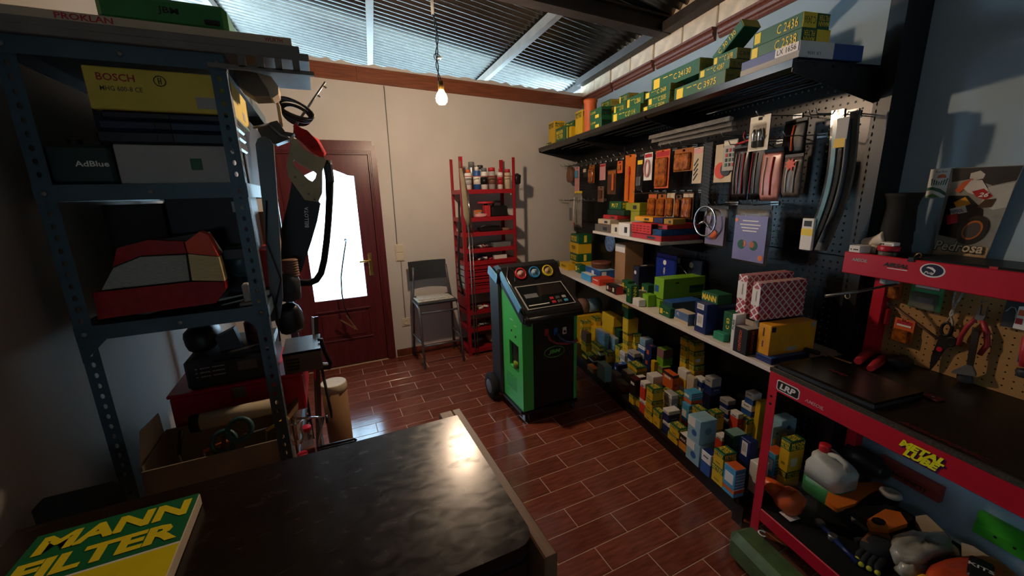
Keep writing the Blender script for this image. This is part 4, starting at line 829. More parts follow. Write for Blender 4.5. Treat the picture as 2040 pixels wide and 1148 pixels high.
for y_ in (FAR-.004, -1.095, -2.09, NEAR+.001):
    T.b().prism([(-.57, 2.05), (-.57, 2.03), (PX, 1.93), (PX, 2.066), (-.55, 2.066)], (0, y_, 0), X, Z, (0, .003, 0)).put('bracket', M_blackm)
T.b().box(-.61, -.60, NEAR-.06, NEAR, 0, .1).put('end_cap', M_black)
def hook(y_, z_, L=.2, parent=None):
    b = GON.b(); b.tube([(PX+.004, y_, z_), (PX-.01, y_, z_), (PX-L, y_, z_-.006), (PX-L-.015, y_, z_+.014)], .0028, n=6); b.tube([(PX+.004, y_+.028, z_), (PX-.01, y_+.028, z_)], .0028, n=5); b.box(PX-.006, PX-.001, y_-.012, y_+.04, z_-.012, z_+.012, ch=.002)
    b.put('peg_hook', M_zinc)
for y_ in [-.14-.105*k for k in range(20)]: hook(y_, 1.885)
for y_ in (-.13, -.20, -.30, -.42, -.55, -.70, -.80): hook(y_, 1.52, .22)
for y_ in (-1.62, -1.73, -1.845, -1.93, -2.01, -2.12): hook(y_, 1.585)
for y_ in (-2.37, -2.42): hook(y_, 1.51, .15)
for y_ in (-2.58, -2.68, -2.79, -2.90): hook(y_, 1.83, .24)
hook(-2.69, 1.515, .16)
for y_ in (-3.0, -3.03): hook(y_, 1.90, .23)
hook(-2.48, 1.885); hook(-2.76, 1.94, .26)
# small white shelf boards
def board(name, label, x0, x1, y0, y1, z, cat='shelf board'):
    Tb = Thing(name, label, 'shelf', ((x0+x1)/2, (y0+y1)/2, z-.022), 'G'); Tb.b().box(x0, x1, y0, y1, z-.022, z, ch=.002).put('board', M_whitep)
    n_ = max(1, round((y1-y0)/1.0))
    for q in range(n_+1):
        yq = y0+.01+(y1-y0-.024)*q/n_; Tb.b().prism([(PX, z-.023), (x0+.1, z-.023), (x0+.1, z-.035), (PX, z-.09)], (0, yq, 0), X, Z, (0, .004, 0)).put('bracket', M_blackm)
    return Tb
board('white_shelf', 'small upper white shelf board fixed on the perforated panel', -.455, PX-.001, -2.163, -1.19, 1.268)
for k, (ya, yb) in enumerate(((-1.16, -.22), (-2.115, -1.162), (-3.165, -2.117))): board('white_shelf', ('far third of the long white shelf under the perforated panel', 'middle third of the long white shelf under the perforated panel', 'near third of the long white shelf ending at the red bench')[k], -.575, PX-.001, ya, yb, .834)

# ================================================================ PACKS HANGING ON THE PANEL
def pack(name, label, cat, y_, z_, w_, h_, mback, x_=-.235, inner=None, film=None, group=None, tilt=0, header=None, depth=.02):
    """card with a euro slot, a formed blister, and its hang tab; hangs on a peg hook"""
    T = Thing(name, label, cat, (x_, y_, z_-h_/2), 'G', group)
    b = T.b(); hw = w_/2
    b.box(x_, x_+.002, y_-hw, y_+hw, z_-h_/2, z_+h_/2-.02); b.box(x_, x_+.002, y_-hw, y_-.012, z_+h_/2-.02, z_+h_/2); b.box(x_, x_+.002, y_+.012, y_+hw, z_+h_/2-.02, z_+h_/2); b.box(x_, x_+.002, y_-.012, y_+.012, z_+h_/2-.006, z_+h_/2)
    b.put('backing_card', mback)
    if film:
        hh = h_*.40; b = T.b(); b.box(x_-depth, x_, y_-hw*.82, y_+hw*.82, z_-h_*.46, z_+h_*.30, ch=depth*.45); b.put('blister', film)
    if inner: inner(T, x_, y_, z_, w_, h_)
    if header: T.b().box(x_-.001, x_, y_-hw*.9, y_+hw*.9, z_+h_*.33, z_+h_*.46).put('header_print', header)
    return T
def rod(m, dx=.006, r=.006):
    def f(T, x, y, z, w, h): T.b().lathe([(r*.4, -h*.38), (r, -h*.3), (r, h*.1), (r*2, h*.14), (r*2, h*.24), (r*.6, h*.28)], (x-dx, y, z-.01), n=10).put('contents', m)
    return f
def ringc(m):
    def f(T, x, y, z, w, h): T.b().tube([(x-.012, y+w*.3*math.cos(a*.4), z-h*.06+h*.3*math.sin(a*.4)) for a in range(16)], .006, closed=True, n=6).put('contents', m)
    return f
def blk(m, fy=0, fz=-.05, sw=.5, sh=.4, d=.016):
    def f(T, x, y, z, w, h): T.b().box(x-d, x-.0005, y+w*(fy-sw/2), y+w*(fy+sw/2), z+h*(fz-sh/2), z+h*(fz+sh/2), ch=.003).put('contents', m)
    return f
def halfd(m):
    def f(T, x, y, z, w, h): T.b().prism([(y+w*.30*math.cos(a*math.pi/8), z-h*.3+w*.26*math.sin(a*math.pi/8)) for a in range(9)], (x-.014, 0, 0), Y, Z, (.013, 0, 0)).put('contents', m)
    return f
M_choc = mat('brown_blister', '#5a3a28', .25, var=.25, bump=.2, sc=20)
M_amb2 = mat('amber_card', '#a8601e', .4, var=.2)
T = Thing('leather_pouch', 'brown crumpled pouch hanging first at the far end of the panel', 'pouch', (-.235, -.19, 1.70), 'G'); T.b().lump((-.24, -.19, 1.79), (.03, .075, .085), seed=21, amp=.15).put('body', M_brn); T.b().tube([(-.24, -.19, 1.86), (-.24, -.19, 1.885)], .006, n=6).put('loop', M_black)
HP = [
('air_freshener', 'narrow pink card beside the brown pouch on the panel', 'card', -.356, 1.736, .12, .25, M_pink, blk(M_sky, 0, .2, .5, .3), None, None),
('small_blister', 'small amber blister, upper row near the far end', 'pack', -.70, 1.77, .12, .17, M_amb2, rod(M_brn), M_amber, None),
('small_blister', 'small dark blister beside the pink card, upper row', 'pack', -.56, 1.80, .09, .11, M_dkc, blk(M_cream, 0, .1, .5, .3), None, None),
('small_card', 'small red and white card, upper row of the panel', 'card', -.925, 1.777, .11, .145, M_pink, None, None, M_redc),
('bulb_pack', 'brown see-through pack with an orange L shape inside', 'pack', -1.10, 1.68, .15, .21, M_choc, blk(M_org, -.25, .0, .16, .7), None, M_amb2),
('orange_card', 'small orange card just left of the long orange card', 'card', -1.235, 1.80, .085, .10, M_org, blk(M_amb2), None, None),
('hydrometer', 'long orange card with a thin glass tester on the panel', 'tester', -1.40, 1.695, .155, .385, M_orp, rod(M_redc, .008, .005), None, None),
('silver_pack', 'narrow black and silver pack beside the long orange card', 'pack', -1.542, 1.72, .075, .24, M_dkc, blk(M_zinc, 0, -.2, .8, .3), M_clear, M_ywh),
('swirl_card', 'pink and white swirl shaped card on the panel', 'card', -1.65, 1.775, .105, .20, M_pwh, ringc(M_pink), None, M_redc),
('orange_blister', 'large rounded orange blister pack, upper row middle', 'pack', -1.825, 1.745, .165, .265, M_org, ringc(M_amb2), M_amber, M_redc),
('disc_blister', 'wide amber blister with a half disc, upper row', 'pack', -2.05, 1.79, .19, .145, M_amb2, halfd(M_org), M_amber, None),
('arrow_card', 'cream card with black slanting lines beside the long chain', 'card', -2.19, 1.745, .085, .22, M_lcard, None, None, M_pink),
('grey_card', 'grey card in the far lower row of the panel', 'card', -.20, 1.376, .10, .285, M_grc, blk(M_grey, 0, -.05, .6, .5, .006), None, None),
('red_card', 'narrow red and grey card in the far lower row', 'card', -.315, 1.37, .09, .255, M_redc, blk(M_grc, 0, .25, .8, .3, .004), None, M_lcard),
('brown_card', 'plain brown card in the far lower row of the panel', 'card', -.90, 1.577, .12, .145, M_brn, blk(M_choc, 0, 0, .5, .5), None, None),
('amber_pack', 'first amber blister in the lower row, round black part inside', 'pack', -1.73, 1.49, .105, .165, M_amb2, blk(M_black, 0, -.2, .7, .3), M_amber, M_org),
('amber_pack', 'second amber blister in the lower row of the panel', 'pack', -1.845, 1.49, .095, .16, M_amb2, blk(M_cream, .1, .1, .5, .3), M_amber, None),
('amber_pack', 'pale amber blister, third in the lower row', 'pack', -1.945, 1.495, .085, .165, M_lcard, rod(M_amb2), M_amber, M_lcard),
('amber_pack', 'narrow dark amber blister, fourth in the lower row', 'pack', -2.03, 1.49, .06, .15, M_choc, blk(M_choc), M_amber, None),
('amber_pack', 'amber blister with a reddish base, last in the lower row', 'pack', -2.125, 1.493, .105, .17, M_choc, blk(M_redc, 0, -.25, .7, .25), M_amber, M_lcard),
('disc_card', 'orange and cream card with a red and grey disc', 'card', -2.405, 1.742, .135, .215, M_lcard, None, None, None),
('button_card', 'grey card with rows of printed buttons overlapping the disc card', 'card', -2.475, 1.78, .10, .165, M_grc, None, None, M_cream),
('bulb_blister', 'shiny clear blister with two bulbs, hanging furthest out', 'pack', -2.755, 1.855, .115, .16, M_cream, None, M_clear, None),
]
for nm, lab, cat, y_, z_, w_, h_, mb_, inn, film, hd in HP:
    x_ = -.36 if nm == 'bulb_blister' else (-.26 if nm == 'button_card' else -.235)
    T = pack(nm, lab, cat, y_, z_, w_, h_, mb_, x_, inn, film, header=hd)
    if nm == 'arrow_card':
        for k in range(4): b = T.b(); bar(b, (x_-.001, y_+.03, z_-.09+.03*k), (x_-.001, y_-.005, z_-.05+.03*k), .002, .008); b.put('arrow_print', M_ink)
    if nm == 'disc_card':
        T.b().lathe([(.046, 0), (.046, .003)], (x_-.001, y_+.015, z_-.04), axis=(-1, 0, 0), n=20).put('red_disc', M_orr); T.b().lathe([(.038, 0), (.038, .003)], (x_-.004, y_-.025, z_-.035), axis=(-1, 0, 0), n=20).put('grey_disc', M_dgrey)
    if nm == 'button_card':
        for i in range(3):
            for j in range(4): T.b().box(x_-.003, x_, y_-.035+.025*i, y_-.02+.025*i, z_-.06+.026*j, z_-.042+.026*j, ch=.001).put('button_print', [M_redc, M_dgrey, M_grn, M_ink][(i+j) % 4])
    if nm == 'bulb_blister':
        for s_ in (-1, 1): T.b().lathe([(.004, -.05), (.011, -.045), (.011, -.02), (.013, 0), (.013, .02), (.006, .035)], (x_-.008, y_+.017*s_, z_-.015), n=10, ms=[0, 0, 1, 1, 1]).put('bulb', [M_dgrey, M_chrome])
    if nm == 'hydrometer': T.b().tube([(x_-.006, y_, z_-.17), (x_-.006, y_, z_+.1)], .0025, n=5).put('line_print', M_ink)
def bag(name, label, y_, z_, w_, h_, m, x_=-.25, seed=0, stripes=(), film=M_clear, d=.02, head=None):
    T = Thing(name, label, 'pack', (x_, y_, z_-h_/2), 'G'); b = T.b(); n = 8; mrow = 8; vs = []; fs = []; rr = random.Random(seed)
    for sgn in (-1, 1):
        for i in range(mrow+1):
            for j in range(n+1):
                u = j/n*2-1; v = i/mrow*2-1; t = max(0, (1-u*u))**.5 * max(0, 1-v*v)**.4
                vs.append((x_ + sgn*d*t*.5 + .0015*math.sin(7*u+3*v+seed), y_ + u*w_/2*(1-.04*v*v+.02*math.sin(5*v+seed)), z_ + v*h_/2))
    k = (n+1)*(mrow+1)
    for sgn in range(2):
        for i in range(mrow):
            for j in range(n): a = sgn*k+i*(n+1)+j; fs.append((a, a+1, a+n+2, a+n+1))
    b.add(vs, fs, 0, True); b.put('bag', m)
    for j, (f, wd, mm) in enumerate(stripes): b = T.b(); b.tube([(x_-d*.5-.001, y_+w_*f, z_-h_*.38), (x_-d*.52-.002, y_+w_*(f+.03), z_), (x_-d*.5-.001, y_+w_*(f-.02), z_+h_*.36)], wd, n=5); b.put('fold', mm)
    b = T.b(); b.box(x_-.003, x_+.003, y_-w_*.46, y_+w_*.46, z_+h_*.46, z_+h_*.53); b.put('header', head or M_dgrey)
    return T
bag('seat_cover_pack', 'first dark plastic pack with red streaks under the coat hanger', -2.575, 1.677, .12, .285, mat('pack_black', '#22181a', .3, var=.3), -.27, 1, ((-.2, .004, M_redc), (.25, .003, M_grc), (.05, .003, M_pink)))
bag('seat_cover_pack', 'second dark plastic pack, plain black, left of the pink pack', -2.68, 1.675, .085, .275, M_black, -.27, 2, ((0, .003, M_grc), (.3, .003, M_redc)))
bag('seat_cover_pack', 'pink plastic pack between the dark packs', -2.785, 1.655, .12, .245, mat('pack_pink', '#c98a80', .3, var=.15), -.29, 3, ((.25, .003, M_pwh), (-.1, .004, M_redc)))
T = bag('seat_cover_pack', 'grey plastic pack with an orange star burst', -2.90, 1.645, .10, .19, mat('pack_grey', '#6a6058', .3, var=.25), -.29, 4, ((.2, .003, M_pwh), (-.2, .003, M_grc)))
T.b().prism([( -2.895 + (.032 if k % 2 else .016)*math.cos(k*math.pi/8), 1.70 + (.032 if k % 2 else .016)*math.sin(k*math.pi/8)) for k in range(16)], (-.305, 0, 0), Y, Z, (.003, 0, 0)).put('burst_print', M_orr)
bag('dark_pack', 'black pack with an orange band above the star burst pack', -2.87, 1.82, .12, .15, M_black, -.27, 5, ((0, .006, M_org),))
bag('grey_bag', 'crumpled grey plastic bag in the far lower row of the panel', -.47, 1.42, .20, .36, mat('bag_grey', '#8d8a84', .25, var=.2), -.27, 6, ((.2, .005, M_pwh), (-.1, .004, M_zinc)), d=.05, head=M_ywh)
T = bag('foil_bag', 'clear bag with a lilac card behind the chrome ring', -2.415, 1.375, .175, .235, M_clearb, -.25, 7, ((.25, .003, M_pwh),)); T.b().box(-.264, -.2625, -2.49, -2.34, 1.27, 1.44).put('insert_card', mat('lilac_card', '#7d7391', .5)); T.b().lathe([(.03, 0), (.03, .003)], (-.265, -2.41, 1.33), axis=(-1, .0, 0), n=14).put('picture_print', M_org)
T = bag('lilac_bag', 'large clear bag with a lilac picture card, lowest on the panel', -2.69, 1.35, .235, .30, M_clearb, -.27, 8, ((.2, .003, M_pwh),)); lil = mat('lilac_print', '#7d76a8', .4, var=.06)
T.b().box(-.2865, -.285, -2.795, -2.588, 1.215, 1.455).put('insert_card', lil)
for k, (w_, z_) in enumerate(((.10, 1.425), (.13, 1.405), (.11, 1.388), (.09, 1.372))): T.b().box(-.2875, -.2866, -2.69-w_/2, -2.69+w_/2, z_, z_+.006).put('text_print', M_pwh)
for y_, z_, r_, m in ((-2.645, 1.30, .026, M_grn), (-2.66, 1.305, .018, M_orp), (-2.725, 1.30, .026, M_grn), (-2.715, 1.305, .018, M_orp), (-2.60, 1.43, .011, M_orp), (-2.775, 1.24, .016, M_orp)): T.b().lathe([(r_, 0), (r_*.95, .0015)], (-.2868, y_, z_), axis=(-1, 0, 0), n=12).put('picture_print', m)
# chrome ring with three spokes
T = Thing('star_emblem', 'round chrome three spoke emblem hanging before the foil bag', 'emblem', (-.30, -2.37, 1.315), 'G')
T.b().tube([(-.30, -2.37+.088*math.cos(a*math.pi/18), 1.41+.088*math.sin(a*math.pi/18)) for a in range(36)], .006, closed=True, n=8).put('ring', M_chrome)
for k in range(3):
    a = math.radians(90+120*k+8); b = T.b(); b.tube([(-.30, -2.37, 1.41), (-.30, -2.37+.086*math.cos(a), 1.41+.086*math.sin(a))], [.011, .002], n=6); b.put('spoke', M_chrome)
# long chain like strip, long flat packs, curved wiper blades
T = Thing('snow_chain_strip', 'long black textured strip hanging down the panel joint', 'strip', (-.24, -2.285, 1.45), 'G'); T.b().box(-.245, -.235, -2.325, -2.25, 1.46, 1.875, ch=.004).put('strip', M_black)
b = T.b(); [bar(b, (-.247, -2.32, 1.48+.02*k), (-.247, -2.255, 1.495+.02*k), .003, .006) for k in range(19)]; b.put('tread', M_dgrey); T.b().tube([(-.24, -2.30, 1.46), (-.24, -2.31, 1.43), (-.24, -2.295, 1.415)], .006, n=6).put('clip', M_zinc)
for k, (y0_, y1_, z_, x_, lab) in enumerate(((-2.62, -1.92, 1.945, -.42, 'uppermost long grey wiper pack under the top shelf'), (-2.60, -1.90, 1.925, -.385, 'middle long grey wiper pack under the top shelf'), (-2.57, -1.93, 1.905, -.35, 'lowest long grey wiper pack under the top shelf'))):
    T = Thing('wiper_pack', lab, 'wiper', (x_, (y0_+y1_)/2, z_-.015), 'G'); b = T.b(); b.prism([(0, -.012), (.028, -.008), (.03, .006), (.004, .012)], (x_, y0_, z_), X, Z, (0, y1_-y0_, 0)); b.put('sleeve', M_clearb)
    b = T.b(); b.tube([(x_+.014, y0_+.05, z_-.001), (x_+.014, y1_-.05, z_-.001)], .006, n=6); b.put('blade', M_dgrey)
T = Thing('coat_hanger', 'red plastic hanger holding the dark packs on the panel', 'hanger', (-.30, -2.63, 1.82), 'G'); T.b().tube([(-.30, -2.55, 1.825), (-.30, -2.63, 1.838), (-.30, -2.73, 1.84)], .006, n=6).tube([(-.30, -2.62, 1.838), (-.30, -2.60, 1.865), (-.30, -2.61, 1.885)], .004, n=6).put('bar', M_redc)
for k, (y_, x_, lab) in enumerate(((-3.085, -.31, 'front curved wiper blade in a clear sleeve by the end pillar'), (-3.10, -.255, 'rear curved wiper blade in its sleeve by the end pillar'))):
    T = Thing('windscreen_wiper', lab, 'wiper', (x_, y_, 1.31), 'G'); pts = []
    for i in range(17):
        t = i/16; bow = math.sin(t*math.pi); pts.append((y_ + .052 - .058*bow - .05*(t**3), 1.315 + .585*t))
    poly = [(a-.026, z_) for a, z_ in pts] + [(a+.026, z_) for a, z_ in pts[::-1]]
    T.b().prism(poly, (x_, 0, 0), Y, Z, (.012, 0, 0)).put('sleeve', mat('smoky_sleeve', '#2a2a28', .14, var=.3, bump=.3, spec=.7) if not k else mat('grey_sleeve', '#6a675f', .2, var=.2))
    T.b().prism([(a-.006, z_) for a, z_ in pts[1:-1]] + [(a+.012, z_) for a, z_ in pts[1:-1][::-1]], (x_-.006, 0, 0), Y, Z, (.006, 0, 0)).put('blade', M_dgrey if k else mat('wiper_blue_reflection', '#6f98a4', .2, var=.35))  # front blade carries its light-blue reflection as colour
    if not k:
        T.b().box(x_-.007, x_-.0065, y_-.055, y_-.01, 1.78, 1.865).put('grey_label', M_grc); T.b().box(x_-.0075, x_-.0068, y_-.05, y_-.006, 1.75, 1.785).put('yellow_label', M_yel)
        lb = T.b().box(x_-.016, x_-.001, y_+.02, y_+.075, 1.32, 1.46, ch=.002).put('label_card', M_pwh); T.b().box(x_-.0168, x_-.0158, y_+.021, y_+.074, 1.385, 1.415).put('yellow_label', M_ywh, lb); T.b().box(x_-.0168, x_-.0158, y_+.03, y_+.065, 1.425, 1.45).put('picture_print', M_ink, lb)
T = Thing('blue_disc', 'round pack of blue patterned discs hung under the small shelf', 'disc', (-.16, -.955, 1.03), 'G'); T.b().lathe([(.085, 0), (.088, .004), (.085, .012)], (-.15, -.955, 1.12), axis=(-1, 0, 0), n=24).put('disc', mat('blue_mottled', '#5f7fae', .4, var=.6, sc=40)); T.b().lathe([(.09, -.001), (.09, .002)], (-.15, -.955, 1.12), axis=(-1, 0, 0), n=24).put('rim', M_pale)
# ================================================================ CARTONS
# style: description, body, band material, band height (share), top material, texts, stickers
M_mf = M_yel
STY = {
 'mann': ('yellow filter box with green top', M_yel, M_grn, .34, M_grn, 'mf'), 'mannbig': ('large yellow filter box', M_yel, M_grn, .30, M_grn, 'mf'),
 'mannopen': ('open yellow filter box with green top', M_yel, M_grn, .3, M_grn, 'mf'), 'mannyellow': ('plain yellow filter box', M_yel, None, 0, M_yel, None), 'mannyellow2': ('yellow filter carton', M_yel, None, 0, M_yel, 'mfg'),
 'mann3': ('green filter carton with yellow print', M_grn, None, 0, M_grn, 'mfy'), 'mann3b': ('green filter carton with dark lettered end', M_grn, None, 0, M_grn, 'mfy2'), 'manngreen': ('small green filter carton', M_grn, None, 0, M_grn, 'strip'),
 'mannup': ('upright green filter carton', M_grn, None, 0, M_grn, 'mfup'), 'manntop': ('green carton lettered in yellow', M_grn, None, 0, M_grn, 'mftop'), 'manntall': ('tall yellow filter carton', M_yel, None, 0, M_yel, 'mftall'),
 'green': ('dark green carton', M_grn, None, 0, M_grn, None), 'greenyellow': ('green and yellow carton', M_grn, M_yel, .4, M_grn, None), 'greendark': ('dark green carton', mat('dark_green', '#16402f', .5), None, 0, M_grn, None), 'greensmall': ('small green carton', M_grn, None, 0, M_grn, 'strip'),
 'feather': ('patterned sky blue carton with orange stripe', M_sky, M_sky, .5, M_org, 'feather'), 'bluewhite': ('blue carton with white label', M_blue, M_pwh, .45, M_navy, 'tiny'), 'pale': ('pale blue carton with white label', M_pale, M_pale, .3, M_pale, 'pale'),
 'orangeblack': ('orange carton with black and white top', mat('orange_yellow', '#d9922a', .5), M_dkc, .5, M_pwh, 'tiny2'), 'navywhite': ('navy carton with white top', M_navy, M_pwh, .30, M_pwh, 'tiny'), 'redwhite': ('orange-red carton with white band', M_orr, M_pwh, .28, M_pwh, 'tiny'),
 'darkred': ('black carton with dark red top', M_dkc, M_dkc, .2, mat('dark_red_card', '#4a1218', .5), 'tiny2'), 'darkred2': ('dark red carton', mat('dark_red_card', '#4a1218', .5), None, 0, M_pwh, None), 'clamred': ('clear clamshell with a red part', mat('dull_red', '#8a3a34', .25), M_clearb, .5, M_clearb, None),
 'clear': ('clear plastic box', M_clearb, M_clearb, .3, M_clearb, None), 'teal': ('pale teal wrapped block', M_teal, M_teal, .3, M_teal, None), 'navy': ('flat navy blue carton', M_navy, None, 0, M_blue, 'dot'), 'orangebrown': ('low orange-brown carton', mat('orange_brown', '#9a6a30', .6), None, 0, M_org, None),
 'blackwhite': ('black and white carton', M_dkc, M_pwh, .3, M_dkc, None), 'greywhite': ('greyish white carton', M_grc, M_pwh, .4, M_grc, 'tiny'), 'navygrey': ('navy carton with grey top', M_navy, M_grc, .45, M_grc, 'tiny'), 'bluegrey': ('grey-blue carton', mat('grey_blue', '#7f9fae', .55), M_pale, .35, M_grc, 'tiny'),
 'yellow': ('larger plain yellow carton', M_yel, None, 0, M_yel, None), 'brown': ('dull brown carton', M_brn, None, 0, M_brn, None), 'navyorange': ('dark blue carton with orange square', M_navy, None, 0, M_navy, 'osq'), 'lime': ('lime green carton with brown band', M_lime, mat('mauve_band', '#8f6a72', .5), .55, M_lime, None),
 'yelwhite': ('yellow carton with white middle', M_yel, M_pwh, .5, M_pwh, 'tiny2'), 'orangefilt': ('orange and black carton', M_org, M_dkc, .18, M_org, 'tiny2'), 'whitebox': ('plain white carton', M_pwh, None, 0, M_pwh, None), 'cream': ('cream carton', M_lcard, None, 0, M_lcard, None),
 'whitenavy': ('white topped navy carton', M_navy, M_grc, .5, M_grc, 'tiny'), 'navyd': ('dark navy carton', mat('dark_navy', '#141c34', .5), None, 0, mat('dark_navy', '#141c34', .5), None), 'cyanorange': ('sky blue carton with orange band', M_org, M_sky, .65, M_sky, 'feather2'),
 'whiteblue': ('blue carton with white upper half', M_blue, M_pwh, .5, M_pwh, 'tiny'), 'striped': ('flat dark teal striped carton', mat('dark_teal', '#274a48', .5), None, 0, M_teal, None), 'navysticker': ('dark navy carton with white sticker', M_navy, None, 0, M_navy, 'sticker'), 'palelabel': ('pale blue carton with yellow labels', M_pale, None, 0, M_pale, 'ylab'),
 'skyflat': ('flat light blue carton', M_sky, None, 0, M_pwh, None), 'bluebox': ('blue carton with white top', M_blue, None, 0, M_pale, 'qr'), 'brownbox': ('tall plain brown cardboard carton', M_card, None, 0, M_card, 'biglabel'), 'orangered': ('bright orange-red carton', M_orr, None, 0, M_orr, 'tiny2'), 'redblack': ('black carton with red end', M_dkc, None, 0, M_dkc, 'rb'),
 'navyhex': ('dark navy carton with pale emblem', mat('dark_navy', '#141c34', .5), None, 0, M_dkc, 'dot'), 'creambox': ('cream rounded carton', M_cream, None, 0, M_cream, None), 'limesmall': ('small lime green carton', M_lime, M_lime, .5, M_lime, None), 'limebig': ('large lime green carton', M_lime, None, 0, M_lime, 'lime'), 'limelow': ('small lime carton beneath the large one', M_lime, None, 0, M_lime, None),
 'tealpack': ('dark blue ribbed pack', mat('blue_rib', '#1f4a5e', .5), None, 0, M_blue, None), 'steelblue': ('steel blue carton with white base', mat('steel_blue', '#5a78a8', .5), None, 0, M_lcard, 'base'), 'navysticker2': ('bright navy carton with bar label', M_navy, None, 0, M_navy, 'sticker'), 'navyup': ('upright navy carton with bar label', M_navy, None, 0, M_navy, 'sticker'),
 'tealgreen': ('low teal green carton', mat('teal_green', '#2a8a66', .5), None, 0, mat('teal_green', '#2a8a66', .5), None), 'yellowbig': ('large orange-yellow carton', mat('amber_yellow', '#e09a1a', .5), None, 0, mat('amber_yellow', '#e09a1a', .5), 'ate'), 'bluebase': ('flat blue carton', M_navy, None, 0, M_blue, 'tiny'), 'contitech': ('black belt carton with orange lettering', M_dkc, None, 0, M_grc, 'conti'),
 'cbox': ('green filter carton', M_grn, None, 0, M_grn, 'c'), 'cbox2': ('green filter carton', M_grn, None, 0, M_grn, 'c2'), 'cbox3': ('green filter carton', M_grn, None, 0, M_grn, 'c2'), 'lx': ('long blue and white carton', mat('lx_blue', '#38508f', .45), None, 0, M_pwh, 'lx'),
}
FR = (-Y, Z); NR = (X, Z); TP = (-Y, X)            # reading directions: aisle face, near end, top
ORD = 'first second third fourth fifth sixth seventh eighth ninth tenth eleventh twelfth thirteenth fourteenth fifteenth sixteenth seventeenth eighteenth nineteenth twentieth'.split()
def ordn(k): return ORD[k] if k < 20 else ('twenty-' + ORD[k-20] if k < 29 else 'thirtieth')
BM = {}
